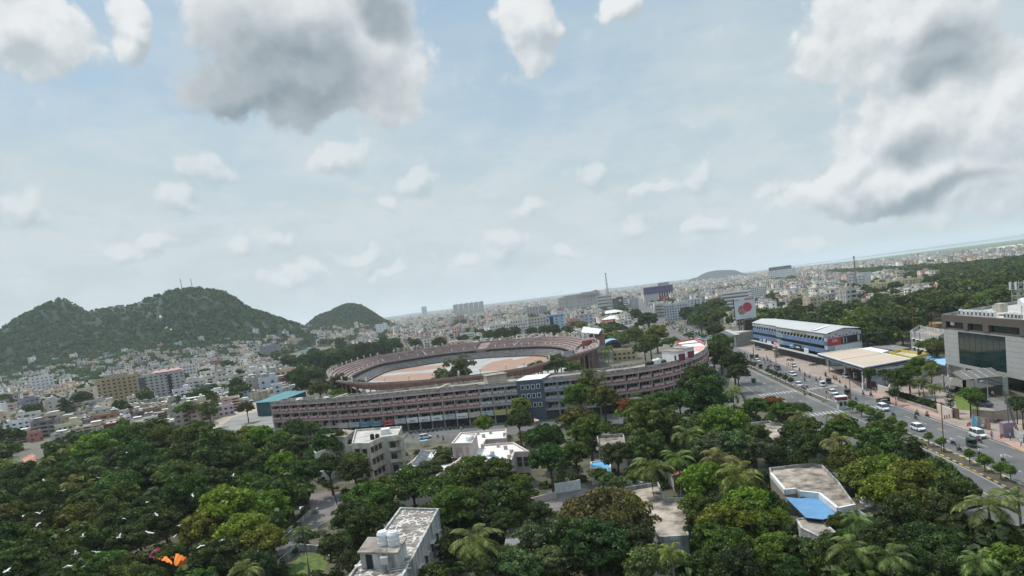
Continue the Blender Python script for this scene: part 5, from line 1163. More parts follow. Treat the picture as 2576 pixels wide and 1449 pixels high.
    for z in (5.5, 7.2, 9): 
        for a_, b_ in (((-1, -1), (1, -1)), ((1, -1), (1, 1)), ((1, 1), (-1, 1)), ((-1, 1), (-1, -1))): m.bar((x + a_[0], y + a_[1], zt + z), (x + b_[0], y + b_[1], zt + z), .09, .09); m.bar((x + a_[0], y + a_[1], zt + z - 1.5), (x + b_[0], y + b_[1], zt + z), .06, .06)
    m.build('lattice', M_metal, S); 
    for dx, dy in ((-1.3, -1), (1, -1.4), (-1.4, 1)): m = MB(); m.box(x + dx, y + dy, zt + 7.2, .35, .3, 2.2); m.build('panel_antenna', M_white, S)
    # entrance porch
    S = thing('entrance_porch', 'grey pitched entrance porch with louvred sides before the glass office', 'porch', (128, 190, 0)); E = [Vector((124.0, 195.4)), Vector((122.1, 183.4)), Vector((132.1, 181.8)), Vector((136.2, 196.6))]
    r0, r1 = E[0].lerp(E[3], .5), E[1].lerp(E[2], .5); m = MB(); v = [(*E[0], 5.2), (*E[3], 5.2), (*E[2], 5.2), (*E[1], 5.2), (*(E[0].lerp(E[1], .45)), 6.5), (*(E[3].lerp(E[2], .45)), 6.5)]; v += [(x, y, z - .15) for x, y, z in v]
    m.add(v, [(0, 1, 5, 4), (4, 5, 2, 3), (7, 6, 10, 11), (11, 10, 9, 8), (0, 4, 10, 6), (4, 3, 9, 10), (3, 2, 8, 9), (2, 5, 11, 8), (5, 1, 7, 11), (1, 0, 6, 7)]); m.build('roof', mat('grey_roofing', (.15, .14, .13), .7, .2, .5), S)
    m = MB()
    for k in range(1, 5): u = k / 5; a = E[1].lerp(E[2], u); b = E[0].lerp(E[1], .45).lerp(E[3].lerp(E[2], .45), u); m.bar((*a, 5.28), (*b, 6.58), .22, .12)
    m.build('roof_rib', M_balw, S)
    for e in (E[0], E[1], E[1].lerp(E[2], .28), E[2], E[1].lerp(E[2], .0)): m = MB(); m.box(e.x, e.y, 0, .6 if e is not E[2] else 1.2, .6, 5.1); m.build('column', M_panel, S)
    for a, b in ((E[0], E[1]), (E[1], E[2])):
        m = MB()
        for k in range(6): z = 3.0 + .36 * k; m.bar((*a, z), (*b, z), .1, .14)
        m.build('louvre', M_panel, S)
    # fanned white poles
    S = thing('pole_fan', 'fan of five white poles leaning beside the porch', 'sculpture', (*g('B2', 700, 1050), 0)); top = Vector((*g('B2', 850, 840, 3.4), 3.4))
    for x, y in ((390, 1010), (510, 1080), (590, 1160), (770, 1130), (740, 930)):
        m = MB(); m.tube([(*g('B2', x, y), 0), top], .12, 6); m.build('pole', M_white, S)
    # reception box, compound walls, gate posters
    wall('cream compound wall above the tile footpath', gs('R2', 0, (2340, 770), (2560, 870), (2640, 905)), 2.2, m=MAT['cream_paint'])
    wall('low hedge wall behind the red footpath', gs('R2', 0, (1480, 520), (1900, 660), (2330, 800)), .8, m=M_conc)
    m = MB(); a, b = g('R3', 1135, 355), g('R3', 1275, 395); m.bar((*a, 1.3), (*b, 1.3), .12, 2.6); tag(m.build('gate', mat('brown_gate', (.13, .075, .06), .7, .2, 1)), 'brown sliding gate at the office driveway', 'gate')
    wall('tan ribbed compound wall at the right edge', gs('R3', 0, (1540, 400), (1960, 440), (2380, 380), (2700, 300)), 2.6, m=mat('tan_wall', (.36, .30, .24), .85, .2, .3))
    P_ = thing('poster_wall', 'low wall with a turquoise poster and a black poster by the driveway', 'wall', (*g('R3', 1700, 570), 0)); a, b, c_ = [Vector(g('R3', x, y)) for x, y in ((1535, 530), (1685, 560), (1900, 610))]
    m = MB(); m.bar((*a, 1.3), (*c_, 1.3), .2, 2.6); m.build('panel', mat('brick_brown', (.24, .15, .12), .85, .2, 1), P_)
    nn = Vector(((c_ - a).y, -(c_ - a).x)).normalized() * .14
    m = MB(); m.bar((*(a + nn), 1.4), (*(a.lerp(c_, .38) + nn), 1.4), .05, 2.2); m.build('turquoise_poster', mat('turquoise', (.15, .42, .50), .7, .5, 1.2, dark=(.05, .16, .3)), P_)
    m = MB(); m.bar((*(a.lerp(c_, .44) + nn), 1.4), (*(a.lerp(c_, .82) + nn), 1.4), .05, 2.2); m.build('black_poster', mat('black_poster', (.35, .33, .3), .7, .5, .9, dark=(.02, .02, .02)), P_)
glass_office()
flatb('office_block', 'white weathered office block with two dark window bands behind the blue sheet roof', 'building', gs('A4', 11, (1430, 645), (1710, 702), (1800, 640), (1520, 590)), 11, M_mould, M_roofd, ph=1.2, wins=())
_T = [o for o in COL.objects if o.name.startswith('office_block')][-1]
for a_, b_ in ((g('A4', 1430, 645, 11), g('A4', 1710, 702, 11)),): put_windows(_T, a_, b_, 6, 2, 2.2, 1.4, 3.4, 3.4)
m = MB(); m.prism(gs('B4', 4.2, (2215, 445), (2350, 420), (2620, 510), (2600, 640), (2240, 540)), 3.9, 4.2); tag(m.build('sheet_roof', mat('light_blue_sheet', (.30, .50, .70), .5, .1, .3)), 'light blue sheet roof between the petrol station and the glass office', 'roof')
sheet('red_court', gs('D', 0, (2300, 822), (2350, 808), (2376, 812), (2330, 836)), .05, mat('court_orange', (.46, .24, .13), .9, .3, .1, dark=(.30, .26, .08)))
wall('red painted wall beside the orange court', gs('D', 0, (2300, 814), (2345, 806)), 3, m=mat('red_wall', (.26, .07, .05), .85, .2, .4))
# billboard
def billboard():
    Y = 398; c = [Vector(at(*D('R5', x, y), Y)) for x, y in ((1925, 640), (2350, 592), (2310, 180), (1880, 215))]; u = (c[1] - c[0]); wd = u.length; hh = (c[3] - c[0]).length; o = c[0]
    ex, ez = Vector((1, 0, 0)), Vector((0, 0, 1)); zb = (c[0].z + c[1].z) / 2; x0 = (c[0].x + c[3].x) / 2; wd = ((c[1].x + c[2].x) / 2 - x0); zt = (c[2].z + c[3].z) / 2; hh = zt - zb
    S = thing('billboard', 'large square white billboard with a portrait disc and a red disc on a dark tower', 'billboard', (x0 + wd / 2, Y, 0)); BIG.append((x0 + wd / 2, Y, 8))
    m = MB(); m.box(x0 + wd / 2, Y + .25, zb, wd, .4, hh, 0, 0); m.build('panel', mat('billboard_white', (.55, .56, .58), .7, .08, .5), S)
    m = MB(); m.box(x0 - .15, Y + .3, zb - .1, .3, .7, hh + .2); m.box(x0 + wd / 2, Y + .3, zb - .3, wd + .6, .6, .3); m.build('frame', M_black, S)
    def disc(cx, cz, r, off, mt, nm):
        m = MB(); n = 32; m.add([(x0 + wd * cx, Y + off, zb + hh * cz)] + [(x0 + wd * cx + r * wd * math.cos(2 * math.pi * k / n), Y + off, zb + hh * cz + r * wd * math.sin(2 * math.pi * k / n)) for k in range(n)], [(0, 1 + (k + 1) % n, 1 + k) for k in range(n)]); m.build(nm, mt, S)
    disc(.36, .43, .215, .03, mat('portrait_tones', (.42, .25, .20), .8, .5, .45, dark=(.12, .05, .05)), 'portrait_disc'); disc(.60, .55, .235, .0, mat('pale_pink', (.62, .38, .38), .7, .1, 1), 'disc_rim'); disc(.60, .55, .215, -.03, mat('crimson', (.42, .055, .085), .7, .1, .3), 'red_disc')
    m = MB(); m.box(x0 + wd * .72, Y, zt - hh * .115, wd * .42, .08, hh * .085); m.build('red_strip', MAT['board_red'], S)
    lettering('LalithaaJew', (x0 + wd * .72, Y - .1, zt - hh * .105), 0, 1.0, S, M_white, wd * .36); lettering('ECS7', (x0 + wd * .14, Y - .03, zt - hh * .12), 0, 1.1, S, M_black, wd * .2); lettering('Kalyan mangalya', (x0 + wd * .5, Y - .03, zb + hh * .08), 0, 1.0, S, MAT['board_grey'], wd * .6)
    T = MB()
    for dx in (.25, .75):
        for dy in (0.8, 4.): T.box(x0 + wd * dx, Y + dy, 0, .5, .5, zb + hh * .9)
    for z in range(3, int(zb + hh), 3): T.bar((x0 + wd * .25, Y + .8, z), (x0 + wd * .75, Y + .8, z), .2, .2); T.bar((x0 + wd * .25, Y + .8, z), (x0 + wd * .75, Y + .8, z + 3), .15, .15); T.bar((x0 + wd * .75, Y + .8, z), (x0 + wd * .75, Y + 4, z + 2), .15, .15)
    T.build('tower', mat('dark_steel', (.05, .04, .035), .7, .3, 1), S)
    m = MB(); m.box(x0 + wd * .72, Y + 2.8, 0, 6.5, 3, zb - 1); m.build('clad_base', mat('ivy_wall', (.09, .075, .05), .95, .5, .8), S)
billboard()
def police():
    B = Vector(g('R5', 1935, 1195)); A = B + Vector((-7.5, 13.)); d = (B - A).normalized(); n = Vector((d.y, -d.x)); 
    bk = Vector((-d.y, d.x)) * 15
    if bk.x < 0: bk = -bk
    S = thing('columned_hall', 'small classical hall with pediment and fluted columns beside the road', 'building', (*A, 0)); BIG.append((*(A.lerp(B, .5) + bk / 2), 9))
    M_st = mat('old_stone', (.34, .33, .28), .9, .35, .8); L_ = (B - A).length; h = 7.
    m = MB(); m.prism([tuple(A + bk * .08), tuple(B + bk * .08), tuple(B + bk), tuple(A + bk)], 0, h); m.build('hall', M_st, S)
    m = MB(); m.prism([tuple(A), tuple(B), tuple(B + bk * .2), tuple(A + bk * .2)], h - .9, h); m.build('entablature', M_st, S)
    a, b = A - d * .4, B + d * .4; c_ = A.lerp(B, .5); m = MB(); v = [(*a, h), (*b, h), (*c_, h + 2.9)]; v += [(x + bk.x * .25, y + bk.y * .25, z) for x, y, z in v]; m.add(v, [(0, 1, 2), (5, 4, 3), (0, 2, 5, 3), (2, 1, 4, 5), (1, 0, 3, 4)]); m.build('pediment', mat('pale_stone', (.46, .46, .42), .85, .2, .8), S)
    for k in range(6): q = A.lerp(B, .04 + .92 * k / 5) + bk * .03; m = MB(); m.tube([(q.x, q.y, 0), (q.x, q.y, h - .9)], .38, 10); m.build('column', MAT['pale_stone'], S)
    m = MB(); m.prism([tuple(A + bk * .3), tuple(B + bk * .3), tuple(B + bk), tuple(A + bk)], h, h + .8); m.build('roof', M_roofw, S)
police()
# ------------------------------------------------------------------ hand placed buildings of the middle distance
VB = []
def bd(name, label, x0, x1, ytop, ybase, depth, col, nx, nf, yaw=0., opts='', cat='building', group=None, wcol=None, Yd=None, roofc=None):
    xc = (x0 + x1) / 2
    if Yd: X, Y, _ = at(xc, ybase, Yd)
    else: X, Y = G(xc, ybase)
    hgt = at(xc, ytop, Y)[2]; wd = (x1 - x0) * Y / F * 1.0; va = math.atan2(X, Y); rz = -va + yaw
    T = thing(name, label, cat, (X, Y, 0), rz, group); BIG.append((X, Y, max(wd, depth) * .55 + 2)); VB.append((x0, x1, ytop, min(ybase, P(X, Y, 0)[1]), Y)); z0 = 0
    mw = mat('wall_%02d%02d%02d' % tuple(int(c * 99) for c in col), col, .85, .25, .3, streak=True)
    m = MB(); m.box(0, depth / 2, 0, wd, depth, hgt - .9); m.build('wall', mw, T, world=False)
    m = MB(); ring_(m, wd + .1, depth + .1, hgt - .9, hgt, .3, 0, depth / 2); m.build('parapet', mw if 'w' not in opts else M_white, T, world=False)
    m = MB(); m.box(0, depth / 2, hgt - .9, wd - .6, depth - .6, .05); m.build('roof', roofc or M_roofd, T, world=False)
    fh = (hgt - 1) / max(nf, 1); dk = MAT.get('win_dark') or mat('win_dark', (.05, .05, .055), .4, .3, 1); db = mat('dark_ribbon', (.15, .15, .155), .6, .4, .3)  # dark grey tone of the window ribbons
    trim = M_white if 'a' in opts else mw
    if 'r' in opts:    # ribbon windows with balcony bands
        for k in range(nf):
            m = MB(); m.box(0, -.02, k * fh + fh * .42, wd * .92, .1, fh * .38); m.build('window_band', db, T, world=False)
            m = MB(); m.box(0, -.5, k * fh + fh * .05, wd * .94, 1., fh * .33); m.build('balcony', M_white if 'w' in opts else mw, T, world=False)
    elif nx:
        wm_ = MB(); ww, wh = min(1.7, wd / nx * .45), min(1.5, fh * .45); wm_.box(0, 0, 0, ww, .12, wh, 0, 0); wm_.box(0, -.3, wh + .05, ww + .5, .6, .1, 0, 1); me = wm_.mesh('window', [dk, trim])
        sd = MB(); sd.box(0, 0, 0, .12, 1.3, wh); ms = sd.mesh('window', dk); c = 0
        for k in range(nf):
            for i in range(nx):
                if c < 90 and random.random() < .95: link('window', me, T, (-wd / 2 + (i + .5) * wd / nx, -.03, k * fh + fh * .35)); c += 1
            for i in range(max(1, int(depth / 6))):
                if c < 98: link('window', ms, T, ((-wd / 2 if X > 0 else wd / 2), (i + .5) * 6, k * fh + fh * .35)); c += 1
    if 's' in opts: m = MB(); m.box(wd * .25, depth * .5, hgt - .9, min(5, wd * .3), min(5, depth * .5), 3.4); m.build('stair_room', mw, T, world=False)
    if 't' in opts: m = MB(); qtank(m, -wd * .25, depth * .4, hgt - .85, 1., 2., 0); m.build('roof_tank', M_white, T, world=False)
    if 'v' in opts:    # vertical piers
        for i in range(nx + 1): m = MB(); m.box(-wd / 2 + i * wd / nx, -.2, 0, .7, .5, hgt); m.build('pier', trim, T, world=False)
    T['dims'] = 0; del T['dims']; return T, wd, hgt
def ring_(m, w_, d_, z0, z1, t, cx, cy): ring(m, w_, d_, z0, z1, t, 0, cx, cy)
def sub(T, name, m_, mt): return m_.build(name, mt, T, world=False)
T, wd, hh = bd('apartment_block', 'stained beige seven storey apartment block left of the grey one', 258, 360, 946, 1012, 16, (.44, .34, .20), 9, 7, .08, 'v'); m = MB(); m.box(0, 9, hh - .9, wd * .5, 5, 3.2); sub(T, 'stair_room', m, M_weath)
T, wd, hh = bd('apartment_block', 'pale grey seven storey apartment block with pink pyramid roofs and a dark slot', 361, 466, 938, 995, 18, (.44, .43, .42), 9, 7, .08, 'v')
m = MB(); m.box(wd * .17, -.3, 1, 2.6, .8, hh - 3); sub(T, 'dark_slot', m, M_black); m = MB(); m.box(-wd * .42, -.4, 1, wd * .14, .8, hh - 2.5); sub(T, 'open_stair', m, mat('open_bay', (.10, .10, .10), .8, .5, .3))
for dx, dy in ((-.05, 6), (.12, 12), (.28, 5), (.42, 11), (.06, 2)): m = MB(); s = 3.6; m.add([(wd * dx - s, dy - s, hh + .8), (wd * dx + s, dy - s, hh + .8), (wd * dx + s, dy + s, hh + .8), (wd * dx - s, dy + s, hh + .8), (wd * dx, dy, hh + 3)], [(0, 1, 4), (1, 2, 4), (2, 3, 4), (3, 0, 4), (3, 2, 1, 0)]); m.box(wd * dx, dy, hh - .9, 4, 4, 1.7); sub(T, 'pyramid_roof', m, mat('pink_tiles', (.60, .33, .30), .8, .2, .6))
bd('apartment_block', 'white block with arched openings behind the pink pyramid roofs', 450, 494, 917, 952, 14, (.60, .58, .55), 6, 4, 0, 'a')
bd('house', 'cream three storey house in front of the beige apartment block', 330, 385, 993, 1018, 10, (.62, .58, .46), 6, 3, .1, 't'); bd('house', 'white and grey block with bright yellow hung cloth left of the beige apartments', 186, 246, 936, 962, 12, (.52, .50, .47), 5, 3, .1)
T_ = [o for o in COL.objects if o.name.startswith('house')][-1]
for dx, w_, sl in ((-7, 13, 0), (9, 3.5, 1)): m = MB(); m.add([(dx - w_ / 2, -.8, 4 if sl else 7), (dx + w_ / 2, -.8, 3 if sl else 7.5), (dx + w_ / 2, -.2, 11), (dx - w_ / 2 + sl, -.2, 11.5), (dx - w_ / 2, -.7, 4 if sl else 7), (dx + w_ / 2, -.7, 3 if sl else 7.5), (dx + w_ / 2, -.1, 11), (dx - w_ / 2 + sl, -.1, 11.5)], [(0, 1, 2, 3), (7, 6, 5, 4), (0, 4, 5, 1), (1, 5, 6, 2), (2, 6, 7, 3), (3, 7, 4, 0)]); m.build('yellow_cloth', mat('yellow_cloth', (.62, .50, .03), .7, .2, .5), None); q = COL.objects[-1]; q.parent = T_
bd('apartment_block', 'white five storey block below the left hill', 88, 136, 945, 986, 16, (.66, .65, .63), 5, 5, .12, 'st'); bd('school', 'grey school block with rows of framed windows at the foot of the hill', 174, 233, 918, 941, 14, (.46, .43, .42), 12, 3, .12, 'v'); bd('house', 'violet grey four storey house with pale window hoods at the left', 72, 102, 999, 1040, 12, (.24, .23, .30), 3, 4, .2, 'a')
bd('house', 'peach coloured two storey house left of the dark trees', 130, 166, 978, 998, 10, (.68, .53, .34), 4, 2, .1, 't'); bd('house', 'pink two storey house among grey roofs at the left', 160, 195, 1018, 1044, 9, (.64, .42, .42), 3, 2, .15, 't'); bd('house', 'bright white house with slanting parapet at the lower left', 22, 75, 1058, 1092, 12, (.68, .68, .68), 4, 3, .2, 't')
bd('house', 'brick pink two storey house at the edge of the left trees', 80, 108, 1084, 1110, 8, (.46, .22, .19), 3, 2, .2, ''); bd('house', 'pale yellow house with roof room at the lower left', 152, 208, 1065, 1092, 10, (.60, .58, .40), 5, 2, .15, 's'); bd('house', 'yellow house with a dark red roof board beside the olive tree', 280, 322, 1074, 1108, 9, (.60, .46, .18), 3, 2, .15, '')
T_ = [o for o in COL.objects if o.name.startswith('house') and o.type == 'EMPTY'][-1]; m = MB(); m.box(0, -.6, 5.4, 11, .4, 3.2); sub(T_, 'red_board', m, mat('dark_red_board', (.16, .02, .03), .7, .2, 1))
bd('house', 'brown brick house with unfinished walls in the left quarter', 350, 408, 1030, 1058, 12, (.22, .15, .13), 4, 2, .15, 't'); bd('house', 'low white house with a curved parapet below the brown brick house', 305, 330, 1045, 1062, 8, (.66, .66, .66), 2, 2, .1, 't'); bd('house', 'white plain house beside the green sheet roof', 440, 482, 978, 998, 12, (.64, .66, .68), 3, 2, .05, 's'); bd('hall', 'hall with dark green sheet walls in the left quarter', 498, 545, 970, 990, 14, (.11, .17, .14), 0, 2, .05, '')
bd('house', 'white house with a palm before it left of the round tree', 545, 590, 962, 988, 10, (.66, .66, .66), 4, 2, .05, 't'); bd('house', 'pale blue house near the teal shed', 615, 636, 978, 1002, 9, (.42, .58, .66), 2, 2, 0, 's'); bd('house', 'pink and lilac house beside the sports court', 552, 590, 1018, 1046, 10, (.60, .45, .50), 3, 2, .1, 't')
bd('house', 'orange cream two storey house with white tanks in front of the palms', 698, 745, 928, 958, 12, (.64, .44, .30), 4, 2, -.1, 't'); bd('house', 'pale blue grey house with a glass screen left of the stadium trees', 655, 700, 950, 984, 12, (.50, .53, .58), 2, 2, -.1, 's'); bd('house', 'white box shaped house above the teal shed', 688, 712, 966, 990, 9, (.66, .66, .66), 1, 2, 0, '')
bd('apartment_block', 'long white four storey block with open bands right of the big grey block', 757, 820, 846, 872, 14, (.66, .65, .63), 8, 4, -.02, 'rw'); bd('apartment_block', 'white long stepped block with arched openings below the small hill', 697, 757, 850, 874, 14, (.60, .60, .59), 9, 4, 0, 's'); bd('apartment_block', 'plain grey block with few windows left of the stadium trees', 660, 708, 868, 906, 16, (.26, .26, .28), 2, 4, .1, 'st'); bd('house', 'mint green house beside the stadium trees', 759, 790, 880, 902, 10, (.42, .60, .52), 3, 2, 0, 's')
bd('apartment_block', 'white stacked block under the small hill', 948, 978, 814, 842, 14, (.68, .68, .67), 4, 5, 0, 's'); bd('house', 'rose red house front in the city behind the stadium trees', 954, 972, 844, 856, 9, (.50, .20, .22), 2, 2, 0, ''); bd('apartment_block', 'tall pale yellow block with flat tower in the city left of the stadium', 875, 893, 828, 858, 12, (.62, .57, .44), 3, 5, 0, 's')
bd('apartment_block', 'brown topped white block behind the far stand', 1145, 1170, 795, 818, 14, (.42, .26, .20), 4, 4, 0, 's'); bd('apartment_block', 'white slab with long balconies behind the far stand', 1160, 1196, 838, 860, 14, (.62, .62, .60), 4, 4, -.05, 'r'); bd('apartment_block', 'white block with arched windows and balconies behind the stadium trees', 1236, 1290, 815, 852, 16, (.62, .60, .56), 8, 5, -.05, 'a'); bd('apartment_block', 'pale block with many arched windows left of the blue striped block', 1288, 1331, 803, 846, 16, (.60, .59, .57), 7, 5, -.05, 'as')
bd('apartment_block', 'cream grey block with small balconies next to the blue striped block', 1333, 1378, 797, 845, 16, (.50, .45, .41), 6, 6, -.05, 's'); T, wd, hh = bd('apartment_block', 'pale blue six storey block with a dark blue glass stripe', 1383, 1424, 790, 836, 14, (.46, .54, .64), 3, 6, -.05, 's'); m = MB(); m.box(-wd * .3, -.3, 0, wd * .22, .8, hh - 1.5); sub(T, 'glass_stripe', m, mat('blue_glass', (.015, .05, .10), .2, .2, 1)); m = MB(); m.box(0, -.35, hh - 2.2, wd, .8, 1.2); sub(T, 'blue_band', m, M_bluesheet)
bd('apartment_block', 'unfinished grey concrete block in front of the long grey mall', 1328, 1357, 772, 806, 14, (.40, .38, .36), 4, 6, 0, ''); bd('apartment_block', 'plain grey tower block beside the unfinished block', 1357, 1378, 770, 796, 12, (.28, .29, .32), 0, 5, 0, ''); bd('house', 'salmon pink terraced house right of the blue striped block', 1430, 1462, 805, 828, 12, (.50, .27, .25), 5, 3, 0, 'r'); bd('office_block', 'pale grey block with a black side beside the salmon house', 1462, 1494, 789, 824, 14, (.42, .44, .50), 3, 4, 0, 's')
T, wd, hh = bd('mall', 'long windowless grey mall with a red roof banner', 1407, 1512, 743, 782, 40, (.44, .42, .40), 12, 4, -.1, ''); m = MB(); m.box(wd * .28, 6, hh - .9, wd * .42, 25, 6.5); m.box(-wd * .1, 10, hh - .9, wd * .5, 22, 4); sub(T, 'roof_block', m, M_panel); m = MB(); m.bar((wd * .28, 4, hh + 3.6), (wd * .45, 4, hh + 6.5), .4, 3.4); sub(T, 'red_banner', m, MAT['board_red'])
T, wd, hh = bd('mall', 'mall with a purple upper storey and a large crimson sign', 1625, 1693, 719, 766, 34, (.50, .48, .50), 0, 6, -.05, ''); m = MB(); m.box(0, -.6, hh - 13, wd + 2.5, 1.4, 12.5); m.box(0, 16, hh - 13, wd + 2.4, 31, 12.6); sub(T, 'purple_storey', m, mat('purple_panels', (.085, .065, .16), .6, .25, .15))
m = MB()
for k in range(6): m.box(wd * (.0 + .09 * k), -.4, 4, 1.3, .9, hh - 17)
sub(T, 'white_pier', m, M_white); m = MB(); m.box(wd * .26, -.2, 4, wd * .5, .5, hh - 17); sub(T, 'dark_recess', m, M_black); m = MB(); m.box(wd * .22, -1.6, 4, wd * .32, .6, 11); sub(T, 'crimson_sign', m, MAT['crimson']); m = MB(); m.bar((wd * .1, -2, 7), (wd * .34, -2, 12), .2, 1.2); sub(T, 'sign_script', m, M_white); m = MB(); m.box(wd * .2, 15, hh - .5, wd * .4, 14, 6); sub(T, 'roof_plant', m, M_panel); m = MB(); m.box(-wd * .3, -1, 3, wd * .24, .8, hh - 18); sub(T, 'grey_board', m, MAT['board_grey'])
bd('hotel', 'long white hotel slab with small scattered windows above the traffic jam', 1673, 1732, 764, 806, 18, (.52, .53, .56), 9, 6, -.18, 's'); bd('hotel', 'white rounded hotel wing behind the dark tree', 1732, 1764, 752, 790, 18, (.54, .54, .55), 4, 6, -.1, ''); bd('office_block', 'pale block with a dark red sign panel right of the white hotel', 1762, 1776, 744, 780, 12, (.48, .45, .42), 2, 5, 0, ''); bd('shop_house', 'ornate cream and grey shop house at the end of the traffic jam', 1650, 1673, 765, 800, 12, (.50, .45, .38), 3, 4, -.2, 'r')
T, wd, hh = bd('sign_tower', 'tall dark sign tower with a round emblem over the shops', 1556, 1570, 746, 784, 8, (.05, .05, .055), 0, 5, -.05, ''); m = MB(); m.tube([(0, -.2, hh - 6), (0, .2, hh - 6)], 2.4, 20); sub(T, 'round_emblem', m, MAT['board_grey']); m = MB(); m.box(0, -.2, hh * .35, wd * .7, .3, 1.4); sub(T, 'white_mark', m, M_white)
bd('shop_house', 'narrow shop front with stacked white bands beside the dark sign tower', 1571, 1579, 748, 784, 8, (.30, .30, .33), 2, 6, 0, 'rw'); bd('shop_house', 'dark shop front covered with portrait posters left of the sign tower', 1543, 1556, 750, 782, 8, (.14, .10, .09), 2, 4, 0, ''); bd('office_block', 'white balconied block left of the sign tower', 1505, 1543, 742, 785, 14, (.58, .57, .55), 3, 5, -.05, 'r'); bd('shop_house', 'pale grey showroom with a tall V shaped window', 1588, 1608, 752, 780, 12, (.36, .36, .38), 0, 4, 0, '')
bd('office_block', 'stepped white tower behind the billboard', 1818, 1886, 733, 778, 18, (.60, .59, .58), 4, 5, -.05, 'rw'); bd('apartment_block', 'white block with many dark windows right of the billboard', 1892, 1930, 720, 756, 18, (.62, .62, .60), 8, 7, -.1, ''); bd('hospital', 'large white hospital with window bands near the skyline', 1937, 2001, 678, 706, 30, (.66, .66, .65), 14, 5, -.1, 'a'); bd('office_block', 'dark slab building behind the white hospital', 1936, 1988, 670, 680, 20, (.10, .10, .11), 0, 4, -.1, '', Yd=2400)
bd('shed', 'white shed with light blue flat roof among the right hand trees', 1966, 2020, 762, 776, 14, (.58, .60, .62), 8, 1, -.1, '', roofc=M_skyblue)
for k, (x0, x1, yt, yb) in enumerate(((2182, 2212, 712, 736), (2212, 2238, 710, 735), (2236, 2266, 706, 733), (2262, 2292, 702, 724), (2290, 2318, 700, 722), (2316, 2345, 696, 718), (2372, 2406, 690, 706))):
    bd('apartment_block', 'pale yellow four storey apartment block of the staggered row in the woods', x0, x1, yt, yb, 14, (.60, .54, .34), 4, 4, -.15, 'vs', group='pale yellow apartment row')
bd('apartment_block', 'slim white stair tower left of the pale yellow row', 2175, 2190, 684, 722, 10, (.56, .56, .56), 0, 5, -.1, ''); bd('apartment_block', 'white five storey block left of the slim tower', 2138, 2175, 692, 722, 14, (.60, .60, .56), 5, 4, -.1, 's'); bd('hoarding', 'pale blue hoarding block rising from the woods behind the yellow row', 2282, 2298, 681, 700, 5, (.50, .56, .64), 0, 2, -.1, '', cat='hoarding')
for x0, x1, yt, yb, cc, lb in ((1925, 1950, 786, 800, (.6, .56, .5), 'cream house with flat roof behind the white sheet roof'), (1985, 2012, 784, 797, (.5, .5, .5), 'grey house with flat roof between trees behind the complex'), (2118, 2150, 787, 806, (.55, .58, .6), 'pale hall behind the complex near the coconut palms'), (2185, 2215, 768, 782, (.6, .58, .54), 'low white house in the woods behind the complex'), (2245, 2272, 772, 788, (.5, .42, .34), 'tan house in the woods left of the floodlight')):
    bd('house', lb, x0, x1, yt, yb, 10, cc, 3, 2, -.1, 't', cat='house', roofc=M_skyblue if x0 == 2118 else None)
T, wd, hh = bd('lodge', 'pale yellow two storey lodge with dark windows in the forecourt', 1543, 1601, 880, 907, 9, (.58, .46, .27), 5, 2, -.12, '')
bd('pavilion', 'low grey long building before the tricolour drums', 1525, 1602, 820, 838, 12, (.36, .31, .27), 9, 1, -.12, 'w', roofc=M_roofw); bd('hut', 'grey two storey hut with small windows behind the palms', 1546, 1580, 836, 852, 8, (.30, .28, .26), 3, 2, -.1, '')
T = thing('shelter', 'open shelter with pale blue tilted flat roof beside the grandstand', 'shelter', (*G(1542, 860), 0)); c = [G(x, y, 5) for x, y in ((1529, 841), (1547, 838), (1549, 851), (1533, 852))]; m = MB(); m.prism(c, 4.9, 5.1); m.build('roof', mat('ice_blue_sheet', (.50, .62, .68), .5, .1, .5), T)
m = MB()
for q in inset(c, .5): m.box(q[0], q[1], 0, .3, .3, 4.9)
m.build('post', M_bluesheet, T)
T = thing('arched_shed', 'shed with light blue barrel roof by the palms', 'shed', (*G(1545, 872), 0)); x, y = G(1545, 876); m = MB(); n = 8
v = [(x + 6 * math.cos(math.pi * k / n), y + dy, 3 + 3 * math.sin(math.pi * k / n)) for dy in (0, 16) for k in range(n + 1)]; m.add(v, [(k + 1, k, k + n + 1, k + n + 2) for k in range(n)]); m.build('barrel_roof', M_skyblue, T); m = MB(); m.box(x, y + 8.5, 0, 10, 14, 3.2); m.build('wall', M_black, T)
for k, (xc, yb, yt, r) in enumerate(((1542, 810, 786, 22), (1549, 826, 800, 24))):
    X, Y = G(xc, yb); zt = at(xc, yt, Y)[2]; rr = r * 1.35 * Y / F; T = thing('drum_hall', ('larger front' if k else 'smaller back') + ' round hall striped orange red, white and green with pale cone roof', 'building', (X, Y, 0)); BIG.append((X, Y, rr))
    for nm, a, b, m_ in (('green_stripe', 0, .42, mat('stripe_green', (.06, .26, .14), .8, .2, .3)), ('white_stripe', .42, .72, M_white), ('red_stripe', .72, 1., mat('stripe_red', (.45, .12, .11), .8, .2, .3))): m = MB(); m.tube([(X, Y, zt * a), (X, Y, zt * b)], rr, 28, cap=False); m.build(nm, m_, T)
    m = MB(); m.lathe([(rr, zt), (rr * .75, zt + 1.5), (rr * .4, zt + 2.8), (.3, zt + 3.2)], X, Y, 28); m.build('roof', mat('drum_roof', (.58, .62, .56), .6, .1, .3), T); m = MB(); m.lathe([(1, zt + 3), (1, zt + 4), (.2, zt + 4.6)], X, Y, 10); m.build('finial', M_redtile, T)
T = thing('sports_shed', 'large teal sheet roofed sports shed with netted sides', 'shed', (*G(700, 1015), 0)); c = [G(x, y, 7) for x, y in ((640, 1012), (655, 1000), (770, 981), (735, 1000))]; c = [G(640, 1014, 7), G(700, 1010, 7), G(772, 984, 7), G(720, 984, 7)]
